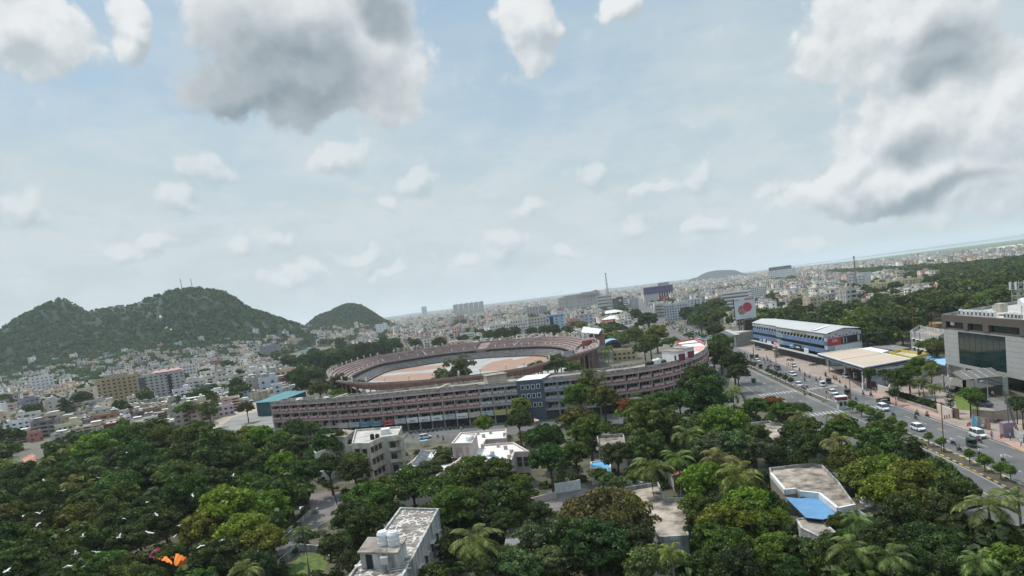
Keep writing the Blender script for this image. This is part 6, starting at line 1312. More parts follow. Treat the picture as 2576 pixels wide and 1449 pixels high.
m = MB(); m.prism(c, 6.9, 7.1); m.build('roof', mat('teal_sheet', (.045, .19, .21), .6, .2, .1), T); m = MB(); m.prism(inset(c, .6), 0, 6.9); m.build('netting', mat('teal_net', (.035, .10, .11), .9, .3, .5), T); BIG.append((*cen(c), 18))
# towers and masts
def mast(label, x, y0, y1, Yd, w0=1.2, name='lattice_mast', legs=3, m=None):
    A = at(x[0], y0, Yd); zt = at(x[1], y1, Yd)[2]; T = thing(name, label, 'mast', (A[0], Yd, 0)); mb = MB(); zb = max(0, A[2]) if A[2] > 60 else 0; r = w0 * (zt - zb) / 60 * 2.2
    for k in range(legs): a = k * 2 * math.pi / legs; mb.tube([(A[0] + r * math.cos(a), Yd + r * math.sin(a), zb), (A[0] + .3 * math.cos(a), Yd + .3 * math.sin(a), zt)], .3 * w0, 5)
    for j in range(10):
        u = j / 10; rr = r * (1 - u); z = zb + (zt - zb) * u; z2 = zb + (zt - zb) * (u + .1)
        for k in range(legs):
            a, b = k * 2 * math.pi / legs, (k + 1) * 2 * math.pi / legs; mb.bar((A[0] + rr * math.cos(a), Yd + rr * math.sin(a), z), (A[0] + rr * .9 * math.cos(b), Yd + rr * .9 * math.sin(b), z2), .15 * w0, .15 * w0)
    mb.build('lattice', m or M_metal, T); mb = MB(); mb.box(A[0], Yd, zt - 2, 1.6 * w0, 1.6 * w0, 2.4); mb.build('head', m or M_metal, T); return T
mast('tall pale red and white lattice tower over the skyline', (1530, 1522), 752, 688, 1050, 1.3, m=mat('mast_paint', (.42, .36, .34), .7, .3, .1)); mast('left thin mast on top of the big hill', (458, 458), 729, 702, 1400, .9, legs=3); mast('right thin mast on top of the big hill', (484, 482), 728, 701, 1400, .9); mast('mobile mast with dark cabins above the right woods', (2151, 2149), 690, 645, 900, 1.0, m=mat('mast_dark', (.2, .15, .14), .7, .3, .1))
# white stepped shrine path on the hill
M_path = mat('shrine_white', (.66, .62, .56), .85, .2, .1)
for nm, pts in (('shrine', [(402, 796), (408, 792), (414, 800), (404, 803)]), ('shrine_steps', [(404, 803), (424, 803), (424, 806), (410, 806)]), ('shrine_steps', [(436, 806), (424, 815), (418, 820), (416, 818), (424, 811)]), ('shrine_steps', [(418, 818), (424, 822), (420, 829), (412, 826)]), ('shrine_steps', [(430, 828), (438, 830), (430, 836), (426, 839)])):
    q = [];
    for x, y in pts:
        Yv = 1000.
        while Yv < 1420:
            A = at(x, y, Yv)
            if A[2] < float(hill_h(A[0], Yv)) + 1: break
            Yv += 6
        q.append((A[0], Yv - 2, A[2] + 1.))
    m = MB(); c = (sum(p[0] for p in q) / len(q), sum(p[1] for p in q) / len(q)); mq = [(x, y + 3, z - 3) for x, y, z in q]; n = len(q); m.add(q + mq, [tuple(range(n)), tuple(range(2 * n - 1, n - 1, -1))] + [(i, n + i, n + (i + 1) % n, (i + 1) % n) for i in range(n)])
    tag(m.build(nm, M_path), 'white temple on the green slope of the big hill' if nm == 'shrine' else 'white zigzag steps below the temple on the big hill', 'temple' if nm == 'shrine' else 'steps')
# complex of towers on the skyline
for k in range(6): bd('tower_block', 'pale tower block of the skyline row above the city', 1143 + 13 * k, 1155 + 13 * k, 766 - k * 1.6, 796, 30, (.50, .49, .47), 4, 9, 0, 's', group='skyline tower row', Yd=2400)
bd('tower_block', 'lone hazy blue tower on the skyline', 1062, 1075, 771, 789, 60, (.30, .42, .48), 0, 8, 0, '', Yd=5200)
# ------------------------------------------------------------------ city scatter
crng = random.Random(21)
def scatter_city():
    out = []; trees = []
    Y = 330.
    while Y < 2600:
        st = 11.3 if Y < 900 else (13 if Y < 1400 else 16.5)
        halfl, halfr = -.80 * Y - 20, .82 * Y + 20
        X = halfl + crng.uniform(0, st)
        while X < halfr:
            x_, y_ = X + crng.uniform(-2, 2), Y + crng.uniform(-2.5, 2.5)
            X += st + crng.uniform(-1, 3)
            if not city_ok(x_, y_): continue
            if in_river(x_, y_): continue
            h = float(hill_h(float(x_), float(y_))); px = P(x_, y_, max(h, 0))
            if h > 3:
                s = crng.random(); lim = 42 if x_ < -150 * y_ / 1400 or True else 40
                if y_ > 1700: lim = 38
                dens = 1 - (h / lim) ** 1.5 if h < lim else 0
                if px[0] < 60: dens *= .25
                if wob(float(x_), float(y_), .012, 77) > .55: dens *= .2
                if s > dens:
                    continue
            tw = wob(float(x_), float(y_), .011, 31)
            if tw > (.9 if px[0] < 780 else .72) or crng.random() < .06:
                trees.append((x_, y_, max(0, h)));
                continue
            if crng.random() < .03: continue
            out.append((x_, y_, max(0., h) - .3))
        Y += st * .98
    return out, trees
CITY, CITYTREES = scatter_city()
def pick_inst(x, y, z, far=False):
    t = crng.randrange(len(TPL)); w_, d_, h_ = TPL[t][1]
    ang = .16 * math.sin(x * .004 + y * .0027) + .35 * (x < -150) + crng.choice((0, 0, math.pi / 2, -math.pi / 2, .05))
    c = list(PAL[int(np.searchsorted(np.cumsum(PALW), crng.random()))] if True else 0); k = crng.uniform(.78, 1.08)
    fl = max(1, 12.2 / w_); fd = max(.9, 11.5 / d_)
    hz_ = crng.choice((crng.uniform(.4, .8), crng.uniform(.7, 1.15)))
    if z > 2: hz_ *= .68; fl *= .85; fd *= .85
    return (t, x, y, z, ang, min(fl * .94, 1.15), min(fd * .94, 1.12), hz_, tuple(min(.8, v * k * q) for v, q in zip(c, (.97, .93, .88))))
INST = [pick_inst(*c) for c in CITY]
def dist_far():
    out = []; Y = 2600.
    while Y < 9000:
        st = 22 + (Y - 2600) / 120.; X = -.62 * Y
        while X < .8 * Y:
            x_, y_ = X + crng.uniform(-st, st) * .4, Y + crng.uniform(-st, st) * .4; X += st
            if in_river(x_, y_) or float(hill_h(float(x_), float(y_))) > 1: continue
            if wob(float(x_), float(y_), .003, 41) > .45: continue
            i = pick_inst(x_, y_, -.3); s = 1. + (Y - 2600) / 9000
            out.append(i[:5] + (i[5] * s, i[6] * s, i[7] * crng.choice((.8, 1, 1, 1.3))) + (i[8],))
        Y += st
    return out
FAR = dist_far()
# very far ones only need body, parapet and stair room
TQ_full = list(TQ)
TQ_light = [to_quads({k: v for k, v in t[0].items() if k in ('wall', 'roof', 'stair_room')}) for t in TPL]
INST.sort(key=lambda i: i[2])
near_inst = [i for i in INST if i[2] < 3000]
# ------------------------------------------------------------------ city: individual houses, the rest as stuff
M_hw = mat('house_wall', (1, 1, 1), .88, .32, .35, dark=(.66, .64, .60), objcol=True, streak=True, det=7)
HM = [M_hw, M_roofd, mat('win_dark', (.05, .05, .055), .4, .3, 1), M_white, M_black]
PM = {}
def part_meshes(t):
    if t not in PM: PM[t] = [(nm, m.mesh(nm, HM)) for nm, ms in TPL[t][0].items() for m in ms]
    return PM[t]
WHOLE = {}
def whole(t):
    if t not in WHOLE:
        m = MB()
        for ms in TPL[t][0].values():
            for q in ms: o = len(m.v); m.v += q.v; m.f += [tuple(i + o for i in f) for f in q.f]; m.m += q.m
        WHOLE[t] = m.mesh('house', HM)
    return WHOLE[t]
def ranked(i): return i[2]
vis = []
def hides(i):
    "a scattered house that would stand in front of one of the hand placed buildings"
    x, y = P(i[1], i[2], i[3] + TPL[i[0]][1][2] * i[7] + 2.); r = 8 * F / i[2]
    return any(a - r < x < b + r and y < yb - .2 * (yb - yt) and i[2] < Yl and P(i[1], i[2], i[3])[1] > yb for a, b, yt, yb, Yl in VB)
near_all = [i for i in INST if city_ok(i[1], i[2], 6) ]
near_all = [(i[:7] + (i[7] * .42,) + i[8:]) if (i[2] < 1900 and hides(i)) else i for i in near_all]
for i in sorted(near_all, key=ranked):
    x, y = P(i[1], i[2], 6)
    if -20 < x < 2600 and i[2] < 1500: vis.append(i)
IND = vis[:230]; ids = set(id(i) for i in IND)
for k, i in enumerate(IND):
    t, X, Y, z, a, sx, sy, sz, c = i; pc = min(range(len(PAL)), key=lambda q: sum((PAL[q][j] - c[j]) ** 2 for j in range(3)))
    fl = round(TPL[t][1][2] / 3.1)
    lab = '%s %s storey flat roofed house' % (PALN[pc], {2: 'two', 3: 'three', 4: 'four', 5: 'five'}[fl])
    if k < 70:
        T = thing('city_house', lab, 'house', (X, Y, z), a, 'flat roofed city houses'); T.scale = (sx, sy, sz)
        for nm, me in part_meshes(t): o = link(nm, me, T); o.color = (*c, 1)
    else:
        T = link('city_house', whole(t), None, (X, Y, z), a, c); T.scale = (sx, sy, sz); tag(T, lab, 'house', 'flat roofed city houses')
rest = [i for i in near_all if id(i) not in ids]
TQ[:] = TQ_full
merge_instances('city_houses', [i for i in rest if i[2] < 2000], 'dense pale city houses beyond the nearer ones', 'houses')
TQ[:] = TQ_light
merge_instances('distant_houses', [i for i in rest if i[2] >= 2000] + FAR, 'tiny distant pale buildings along the horizon', 'houses')
# ------------------------------------------------------------------ trees
M_leaf = foliage('leaves'); M_leafs = foliage('leaves_far', attr='tint'); M_bark = mat('bark', (.11, .08, .06), .95, .4, 2); M_palmt = mat('palm_bark', (.22, .19, .16), .95, .4, 3)
def crown_np(nc, nl, leaf, kz=.8, rc=.34, seed=0, top=.35, flat=0., fill=.25, iso=False):
    r = np.random.default_rng(seed); C = []
    while len(C) < nc:
        v = r.normal(size=3); v /= np.linalg.norm(v)
        if v[2] < -top: continue
        rad = r.uniform(.55, .9) if r.random() > fill else r.uniform(.15, .55)
        C.append(v * rad * (1, 1, kz) + (0, 0, flat * r.uniform(-.1, .1)))
    C = np.array(C); RC = rc * r.uniform(.6, 1.25, nc); k = r.integers(0, nc, nl); d = r.normal(size=(nl, 3)); d[:, 2] = d[:, 2] if iso else np.abs(d[:, 2]) * .9 + d[:, 2] * .25; d /= np.linalg.norm(d, axis=1)[:, None]
    p = C[k] + d * RC[k][:, None] * r.uniform(.75, 1.08, nl)[:, None] * (1, 1, .8)
    n = d + r.normal(size=(nl, 3)) * .45; n /= np.linalg.norm(n, axis=1)[:, None]; u = np.cross(n, r.normal(size=(nl, 3))); u /= np.linalg.norm(u, axis=1)[:, None]; w_ = np.cross(n, u)
    s = leaf * r.uniform(.6, 1.3, nl)[:, None]; t = s * r.uniform(.55, .9, nl)[:, None]
    V = np.stack([p - u * s, p - w_ * t * .9 + n * s * .15, p + u * s, p + w_ * t * .9 - n * s * .1], 1).reshape(-1, 3); return V, np.arange(nl * 4).reshape(-1, 4)
CR = {}
def crown(key, **k): V, Fq = crown_np(**k); CR[key] = npmesh('crown', V, Fq, M_leaf); return CR[key]
for i in range(4): crown('dense%d' % i, nc=85, nl=9500, leaf=.052, kz=.8, rc=.24, seed=i)
for i in range(3): crown('airy%d' % i, nc=60, nl=6000, leaf=.052, kz=.95, rc=.22, seed=20 + i, fill=.4, top=.6)
for i in range(3): crown('flat%d' % i, nc=60, nl=8200, leaf=.05, kz=.5, rc=.24, seed=30 + i, top=.15)
for i in range(2): crown('tall%d' % i, nc=90, nl=8500, leaf=.054, kz=1.2, rc=.25, seed=40 + i, top=.7)
for i in range(3): crown('mid%d' % i, nc=30, nl=2200, leaf=.105, kz=.75, rc=.34, seed=50 + i)
crown('conifer', nc=60, nl=5000, leaf=.07, kz=3.6, rc=.42, seed=61, top=.95); crown('ball', nc=60, nl=5200, leaf=.07, kz=.8, rc=.34, seed=63, top=.98, fill=.3, iso=True)
crown('shrub', nc=16, nl=1500, leaf=.12, kz=.8, rc=.45, seed=64)
def trunk_me(seed, nlimb=6, r=.07):
    q = random.Random(seed); m = MB(); m.tube([(0, 0, 0), (.02, .01, .5), (0, 0, 1.)], [r * 1.3, r, r * .8], 8)
    for k in range(nlimb): a = k * 6.28 / nlimb + q.uniform(-.4, .4); l = q.uniform(.4, .65); m.tube([(0, 0, .75 + .04 * k), (l * .5 * math.cos(a), l * .5 * math.sin(a), 1.05), (l * math.cos(a), l * math.sin(a), 1.25)], [r * .6, r * .4, r * .2], 5)
    return m.mesh('trunk', M_bark)
TR = [trunk_me(i) for i in range(3)]
def palm_meshes(seed, nf=20, L0=3.3):
    q = random.Random(seed); m = MB()
    for k in range(nf):
        a = k * 2.4 + q.uniform(-.2, .2); el = q.uniform(-.15, 1.25) * (1 if k % 3 else .6); pts = []; x = z = 0; an = el; n = 8; L1 = L0 * q.uniform(.85, 1.1)
        for j in range(n + 1): pts.append((x, z)); x += math.cos(an) * L1 / n; z += math.sin(an) * L1 / n; an -= .20 + .05 * j * .4
        ca, sa = math.cos(a), math.sin(a)
        for j in range(1, n + 1):
            for h_ in (0, .33, .66):
                if j == n and h_ > .4: continue
                j1 = min(j + 1, n); px, pz = pts[j][0] * (1 - h_) + pts[j1][0] * h_, pts[j][1] * (1 - h_) + pts[j1][1] * h_; ll = .75 * math.sin(math.pi * min(1, (j + h_) / (n + .6)) * .92 + .2) + .12
                for s in (-1, 1):
                    dx, dz = (pts[j][0] - pts[j - 1][0]) / L1 * n, (pts[j][1] - pts[j - 1][1]) / L1 * n; ex, ez, ey = px + dx * ll * .55, pz + dz * ll * .4 - ll * .38, s * ll * .75; w_ = .075
                    V = [(px, 0, pz), (px + dx * w_ * 2, 0, pz + dz * w_ * 2), (ex + dx * w_, ey, ez), (ex, ey * .98, ez)]
                    m.add([(vx * ca - vy * sa, vx * sa + vy * ca, vz) for vx, vy, vz in V], [(0, 1, 2, 3)])
        for j in range(n): (x0, z0), (x1, z1) = pts[j], pts[j + 1]; m.add([(x0 * ca - sa * .04, x0 * sa + ca * .04, z0 + .01), (x0 * ca + sa * .04, x0 * sa - ca * .04, z0 + .01), (x1 * ca + sa * .03, x1 * sa - ca * .03, z1 + .01), (x1 * ca - sa * .03, x1 * sa + ca * .03, z1 + .01)], [(0, 1, 2, 3)])
    return m.mesh('fronds', M_leaf)
PALMS = [palm_meshes(i) for i in range(3)]; m = MB(); m.tube([(0, 0, 0), (.25, .1, .3), (.35, .15, .65), (.0, .0, 1.)], [.24, .17, .15, .13], 8); PTR = m.mesh('trunk', M_palmt)
def banana_me(seed):
    q = random.Random(seed); m = MB()
    for k in range(9):
        a = k * 2.4; el = q.uniform(.5, 1.3); x = z = 0; pts = []
        for j in range(6): pts.append((x, z)); x += math.cos(el) * .5; z += math.sin(el) * .5; el -= .35
        ca, sa = math.cos(a), math.sin(a)
        for j in range(5):
            w0, w1 = .36 * math.sin(math.pi * (j + .3) / 5.6), .36 * math.sin(math.pi * (j + 1.3) / 5.6)
            for s in (-1, 1): m.add([(px * ca - py * sa, px * sa + py * ca, pz) for px, py, pz in ((pts[j][0], 0, pts[j][1]), (pts[j + 1][0], 0, pts[j + 1][1]), (pts[j + 1][0], s * w1, pts[j + 1][1] + .12), (pts[j][0], s * w0, pts[j][1] + .12))], [(0, 1, 2, 3)])
    return m.mesh('fronds', M_leaf)
BAN = banana_me(3)
TINT0 = {'d': (.044, .066, .017), 'g': (.062, .094, .018), 'b': (.118, .150, .020), 'o': (.076, .095, .021), 'r': (.105, .080, .028), 'l': (.090, .110, .042), 'p': (.098, .115, .028), 'n': (.06, .10, .02), 'k': (.026, .048, .015), 'F': (.30, .065, .02), 's': (.05, .08, .03), 'y': (.16, .17, .04), 'H': (.034, .070, .024)}
TINT = {k: tuple(c * 2.7 for c in v) for k, v in TINT0.items()}; TINT['F'] = (.42, .13, .035)
WORD = {'d': 'dark green dense leafy tree', 'g': 'mid green rounded tree', 'b': 'bright yellow green billowing tree', 'o': 'olive green broad tree', 'r': 'reddish brown tinged spreading tree', 'l': 'pale greyish green tree', 'p': 'coconut palm with drooping fronds', 'n': 'banana plant with broad leaves', 'k': 'dark slender column shaped tree', 'F': 'flame tree with orange red blossom', 's': 'leafy shrub', 'y': 'yellowish flowering tree'}
KEYS = {'d': ['dense', 'dense', 'tall'], 'g': ['dense', 'flat'], 'b': ['dense', 'dense'], 'o': ['airy', 'dense'], 'r': ['airy', 'flat'], 'l': ['airy', 'dense'], 'F': ['flat', 'flat'], 'y': ['dense', 'airy'], 's': ['dense', 'dense']}
trng = random.Random(5); NT = [0]
def tree(kd, X, Y, Rr, zc=None, z0=0., far=False, group=None, label=None):
    c = [v * trng.uniform(.8, 1.2) for v in TINT[kd]]; label = label or WORD[kd]
    if kd == 'p':
        h = zc or 8; s = max(.75, min(1.5, Rr / 2.7)); T = thing('coconut_palm', label, 'palm tree', (X, Y, z0), trng.uniform(0, 6.28), group or 'coconut palms among the trees'); t = link('trunk', PTR, T); t.scale = (1, 1, h); f = link('fronds', trng.choice(PALMS), T, (0, 0, h), 0, c); f.scale = (s, s, s * .95); return T
    if kd == 'n': T = thing('banana_plant', label, 'plant', (X, Y, z0), trng.uniform(0, 6), group or 'banana plants'); f = link('leaves', BAN, T, (0, 0, 1.2), 0, c); f.scale = (1.3,) * 3; t = link('trunk', PTR, T); t.scale = (.6, .6, 1.3); return T
    if kd == 'k': T = thing('column_tree', label, 'tree', (X, Y, z0), 0, group or 'slender column trees'); h = zc or 5; f = link('crown', CR['conifer'], T, (0, 0, h * .55), 0, c); f.scale = (Rr, Rr, h * .125); t = link('trunk', TR[0], T); t.scale = (1.2, 1.2, h * .5); return T
    zc = zc or max(4.5, 1.0 * Rr + 2.5); T = thing('leafy_tree', label, 'tree', (X, Y, z0), trng.uniform(0, 6.28), group or 'leafy trees'); ky = trng.choice(KEYS[kd])
    me = CR['mid%d' % trng.randrange(3)] if far else CR['%s%d' % (ky, trng.randrange(2 if ky == 'tall' else 3))]
    f = link('crown', me, T, (0, 0, zc), 0, c); f.scale = (Rr * trng.uniform(.92, 1.08), Rr * trng.uniform(.92, 1.08), Rr * (1.05 if kd != 'F' else .55)); t = link('trunk', TR[trng.randrange(3)], T); t.scale = (Rr * .8, Rr * .8, zc * .85); NT[0] += 1; return T
LIST = {
'A5': 'd 10 230 95,p 60 470 90,p 150 520 80,b 820 370 170,o 1130 260 180,o 1350 255 160,g 1700 260 170,g 1900 290 180,b 2190 235 120,b 2080 320 110,d 200 600 170,g 560 520 110,p 870 450 110,p 640 640 120,p 780 690 130,p 390 450 80,p 600 340 80,d 1040 430 140,d 1250 440 160,g 1450 420 140,d 1620 470 160,d 160 760 140,d 420 640 150,o 680 780 150,g 1060 650 190,d 1300 570 190,g 1560 570 190,d 1900 440 190,g 2100 430 160,o 120 960 160,d 380 830 170,o 690 960 170,o 1050 830 180,l 1300 820 130,d 1640 790 200,d 1850 660 160,d 250 1110 150,d 60 1160 180,d 400 1000 150,o 720 1140 180,o 1000 990 190,d 1200 1010 170,d 1120 1150 160,b 2010 900 250,b 1800 1060 190,b 2160 1110 210,d 1440 1020 150,o 600 1250 140,d 870 1190 160,g 1060 1380 190,g 1240 1500 150,g 960 1410 180,g 1760 1520 150,d 1900 1310 210,p 2150 1400 130,d 200 1360 190,d 480 1420 110,o 30 700 110,d 700 1400 150,d 300 700 120,g 2200 640 120,d 60 900 130,g 1500 1250 120',
'A6': 'b 60 235 125,g 200 250 115,d 330 190 120,g 470 160 95,d 390 340 130,d 600 350 130,d 730 330 120,g 850 450 120,d 60 500 130,b 230 490 130,d 420 560 140,d 130 710 130,d 640 500 130,d 860 540 130,b 90 900 190,b 60 1190 190,d 0 1380 150,g 980 780 210,g 1180 700 190,d 830 960 160,d 1000 1000 190,d 700 1210 130,g 1370 680 180,g 1600 690 180,g 1800 630 180,l 1520 540 110,l 1660 430 105,g 1900 560 160,g 2100 560 160,g 1760 860 200,g 1950 820 180,d 2130 770 180,d 2180 990 120,p 1930 1160 210,n 1690 1330 90,n 1640 1400 80,l 2160 1350 160,p 400 1060 80,d 1150 880 120,d 880 1130 100,g 1560 1480 150,g 1330 560 90,d 1700 1200 120,d 820 1330 110',
'A7': 'd 60 100 125,d 290 260 155,d 330 440 160,g 60 640 120,d 40 850 150,d 240 920 120,o 560 110 150,g 680 210 170,d 560 400 120,g 640 80 130,o 1130 140 210,o 1310 130 190,o 1180 330 170,d 920 400 130,p 1470 80 100,p 1540 220 130,g 1660 110 130,b 1850 150 190,g 2120 250 130,l 1780 330 160,l 1950 330 160,l 2110 360 140,p 1230 500 160,p 1450 420 120,p 1820 430 160,p 1990 570 200,l 850 620 80,b 1070 590 75,l 950 650 80,r 800 900 300,r 620 1010 230,r 1010 980 240,d 720 1200 270,d 1060 1190 190,d 420 1180 170,b 1680 640 190,b 1600 850 130,d 1650 1000 120,b 2050 850 200,b 1880 1000 210,b 2150 1010 160,g 1760 1120 170,g 1920 1220 190,l 1200 1370 190,l 150 1180 190,l 50 1380 180,l 320 1330 160,n 1430 1130 100,n 1530 1300 100,b 2170 1290 150,d 1980 1390 190,d 1680 1350 150,F 1010 -20 90,d 1750 900 120,p 1400 1250 110,d 1130 1300 90,g 760 560 80,d 1620 740 90,g 1290 1230 70,d 640 1290 160',
'A8': 'g 120 30 110,d 50 390 100,d 200 270 120,g 330 150 130,d 330 340 150,p 280 60 90,p 620 70 110,g 620 190 120,g 740 140 100,p 590 270 110,k 910 150 55,k 965 130 40,o 1150 220 210,o 1000 350 190,g 800 410 170,g 690 460 150,d 1420 400 170,g 1480 560 180,b 1050 560 200,b 850 590 180,b 1250 640 210,g 1550 660 190,d 1660 750 150,b 1000 730 180,g 1300 830 210,d 1500 900 180,d 1180 990 190,d 1000 1100 150,b 60 960 120,b 40 1250 180,d 290 1250 130,d 200 1430 120,g 650 1000 110,p 780 960 100,p 740 1230 190,p 1070 1280 160,p 1930 850 220,p 2190 750 120,p 1850 1330 150,b 2060 1340 190,b 2190 1250 150,d 1500 1250 190,d 1320 1150 160,d 1660 1060 160,d 480 1330 150,d 900 1400 170,d 1280 1400 170,d 1620 1420 170,g 260 0 100,F 30 -90 90,d 560 1180 100,g 690 1130 100,d -40 800 110,d 100 860 80',
'A3': 'o 1240 690 80,b 1450 690 125,g 1390 790 110,g 1600 770 95,o 1330 820 100,d 1370 550 105,d 1235 490 70,g 1780 690 50,d 1760 470 75,g 2060 400 110,g 2030 520 140,g 2140 450 85,d 2190 540 40,d 2050 650 90,d 2090 810 150,g 2020 860 130,d 2230 980 130,d 2270 1080 110,d 1880 1190 190,d 1780 1260 140,d 1950 1330 190,o 820 1220 190,g 680 1320 170,o 920 1340 170,F 1150 1370 130,o 1300 1400 130,g 1500 1380 150,p 960 830 70,p 920 880 60,p 2230 1270 120,g 2450 1420 110,p 60 1270 70,b 90 1400 100,g 260 1020 105,l 450 1000 125,l 620 1030 90,y 700 600 60,d 420 650 70,d 190 660 60,d 30 670 70,d 320 650 60,g 1680 1350 140,d 2100 900 120,g 1900 560 90',
'A2': 'l 2050 810 190,l 1860 860 110,g 640 980 110,d 850 930 105,g 830 1015 85,g 1020 930 95,d 320 700 100,d 480 700 90,d 600 690 100,d 770 690 120,d 880 650 100,d 980 600 80,d 1080 590 90,d 1180 570 110,d 1300 550 110,d 1400 530 90,p 540 750 70,p 630 720 60,p 490 800 60,d 450 900 110,d 1850 500 70,d 1600 510 60,d 2480 420 90,d 2350 420 60,d 590 600 60,d 850 510 60,d 700 930 60,b 2290 1320 110,d 20 660 60,g 320 600 60,F 880 640 50',
'A4': 'd 1000 660 130,d 1100 720 130,d 1250 600 150,d 1350 620 130,g 1000 600 100,g 1640 800 130,g 1700 850 100,k 1278 1010 40,g 1300 1130 120,g 1420 1080 100,g 1500 1010 100,k 1620 960 40,k 1660 970 40,y 1640 1040 90,p 1420 1180 90,p 1560 1160 90,p 1300 1180 70,p 1680 1220 70,k 1830 1320 60,g 2030 1290 110,g 2100 1340 90,s 2500 1380 80,s 2560 1420 90,d 1030 1090 60,g 1020 1070 70,p 1520 1150 60,d 1170 1080 60,s 1280 1260 40,p 960 450 80,p 800 480 70,p 1640 460 80,y 620 420 90,b 2230 320 110,b 2350 300 80,b 2450 330 60,p 2040 360 70,p 1460 440 60',
'A1': 'g 640 1170 90,g 880 1260 150,d 830 1340 90,d 960 1180 100,d 2190 1010 85,d 2290 1010 80,d 2380 1210 85,d 1880 1370 110,d 2020 1360 120,p 2250 1200 70,p 870 1390 60,d 250 1180 80,g 150 1200 70,g 40 1270 110,o 20 1370 100,d 1260 850 70,d 660 1400 70,g 1180 1180 60,d 2480 1430 80,g 1900 1440 120,l 2100 1460 110',
}
for t, s in LIST.items():
    for e in s.split(','):
        kd, x, y, r_ = e.split(); x, y, r_ = float(x), float(y), float(r_); k = RG[t][2]; zc = 7.
        if kd == 'F': zc = 9
        for _ in range(3):
            X, Y = g(t, x, y, zc); Rr = r_ / k * (1.2 if Y < 190 else 1.1) * Y / F
            if kd not in 'pnk': zc = max(3.5, min(11, Rr + 2.6))
            else: zc = {'p': 4.5 if t == 'A4' and y > 1100 else 9 if Y < 140 else 8, 'n': 2.5, 'k': 5}[kd]
        if kd == 'k': Rr = min(1.1, Rr * .8); zc = 8 if Y < 160 else 6; X, Y = g(t, x, y, 4)
        hz0 = max(0., float(hill_h(X, Y)))
        if hz0 > .5: continue
        Rm = min(Rr, 9.5)
        if kd not in 'pnk' and Y < 240 and X < float(road_x(Y)) and X + Rm > float(road_x(Y)) - 13.5:
            Rr = max(3., Rm * .8); X = min(X, float(road_x(Y)) - 14 - Rr * .8)
        pa = P(X, Y, zc); ra = min(Rr, 9.5) * F / Y
        if t == 'A5' and math.hypot(pa[0] - 420, pa[1] - 1390) < ra * .8 + 25 and Y < 112: continue
        T = tree(kd, X, Y, min(Rr, 9.5), zc)
        if kd == 'F': T['label'] = 'flame tree with orange red blossom over green leaves'; u = link('foliage', CR['flat0'], T, (0, 0, zc - Rr * .45), 1., TINT['g']); u.scale = (Rr * 1.1, Rr * 1.1, Rr * .8)
print('listed trees', NT[0])
# thicket fill between listed trees near the camera, woods at the right, street trees of the city
def fill(poly, st, zc, kinds, Rr=(3.5, 5.5), seed=1, jit=.45):
    q = random.Random(seed); ps = [G(x, y, zc) for x, y in poly]; xs = [p[0] for p in ps]; ys = [p[1] for p in ps]; out = []; Y = min(ys)
    while Y < max(ys):
        X = min(xs)
        while X < max(xs):
            x_, y_ = X + q.uniform(-1, 1) * st * jit, Y + q.uniform(-1, 1) * st * jit
            if inpoly(x_, y_, ps) and abs(x_ - road_x(y_)) > 17 and not any((x_ - bx) ** 2 + (y_ - by) ** 2 < (br * .8 + 3) ** 2 for bx, by, br in BIG): out.append((q.choice(kinds), x_, y_, q.uniform(*Rr), q.uniform(zc - 2, zc + 2)))
            X += st
        Y += st * .9
    return out
W1 = fill([(1925, 815), (1945, 795), (2030, 782), (2085, 778), (2150, 782), (2200, 760), (2300, 752), (2400, 728), (2455, 702), (2700, 650), (2750, 760), (2560, 790), (2400, 770), (2300, 800), (2300, 850), (2230, 880), (2165, 850), (2150, 800), (2050, 780)], 9.5, 8, 'ddgdolgb', (3.8, 7.2), 3)
W2 = fill([(2052, 685), (2110, 680), (2240, 676), (2400, 668), (2576, 650), (2720, 630), (2720, 680), (2450, 706), (2420, 735), (2350, 715), (2300, 702), (2200, 698), (2100, 697)], 14, 6, 'ddgdo', (4.5, 7), 4)
W8 = fill([(1900, 812), (1930, 795), (2060, 800), (2160, 815), (2175, 860), (2110, 838), (2000, 815)], 8, 8, 'dgdob', (4, 6.5), 12) + fill([(1500, 820), (1560, 822), (1600, 830), (1610, 850), (1560, 860), (1510, 850)], 9, 5, 'odgy', (3, 4.5), 13)
W3 = fill([(1720, 795), (1750, 775), (1795, 770), (1800, 810), (1790, 825), (1745, 815)], 9, 7, 'dgd', (4, 6), 5)
W4 = fill([(725, 925), (770, 905), (840, 885), (900, 874), (985, 862), (1010, 868), (960, 884), (870, 903), (825, 915), (805, 950), (740, 960)], 9, 5, 'ddgd', (3.8, 5.4), 6)
W5 = fill([(-100, 1120), (200, 1120), (330, 1090), (620, 1075), (740, 1090), (760, 1180), (700, 1500), (-100, 1500)], 9.5, 4.5, 'dggd', (3.8, 5.4), 7)
W6 = fill([(1000, 1320), (1180, 1230), (1340, 1300), (1420, 1380), (1500, 1500), (1000, 1500)], 8, 3.5, 'ddg', (2.6, 3.6), 8) + fill([(1480, 1120), (1640, 1080), (1860, 1060), (1890, 1180), (1720, 1260), (1560, 1230)], 8, 4, 'dgl', (2.6, 3.8), 9) + fill([(1940, 1420), (2140, 1340), (2380, 1230), (2700, 1350), (2700, 1560), (1900, 1560)], 8, 4, 'dgd', (2.8, 4), 10)
pool = sorted(W8 + W1 + W3 + W4 + W5 + W6 + W2, key=lambda t: t[2] / t[3]); room = max(0, 292 - NT[0]); stuffT = []
PROT = [(420, 1390, 50), (845, 1260, 70), (790, 1390, 60), (770, 1425, 50), (960, 1120, 60), (1410, 1255, 55), (1508, 1175, 28), (1690, 1270, 55), (1560, 1245, 60), (2030, 1235, 85), (1530, 1110, 42), (1930, 1085, 45), (1030, 1360, 85), (1210, 1130, 85), (1335, 1350, 50), (1635, 1400, 35), (620, 1060, 60), (75, 1162, 28), (1850, 850, 40)]
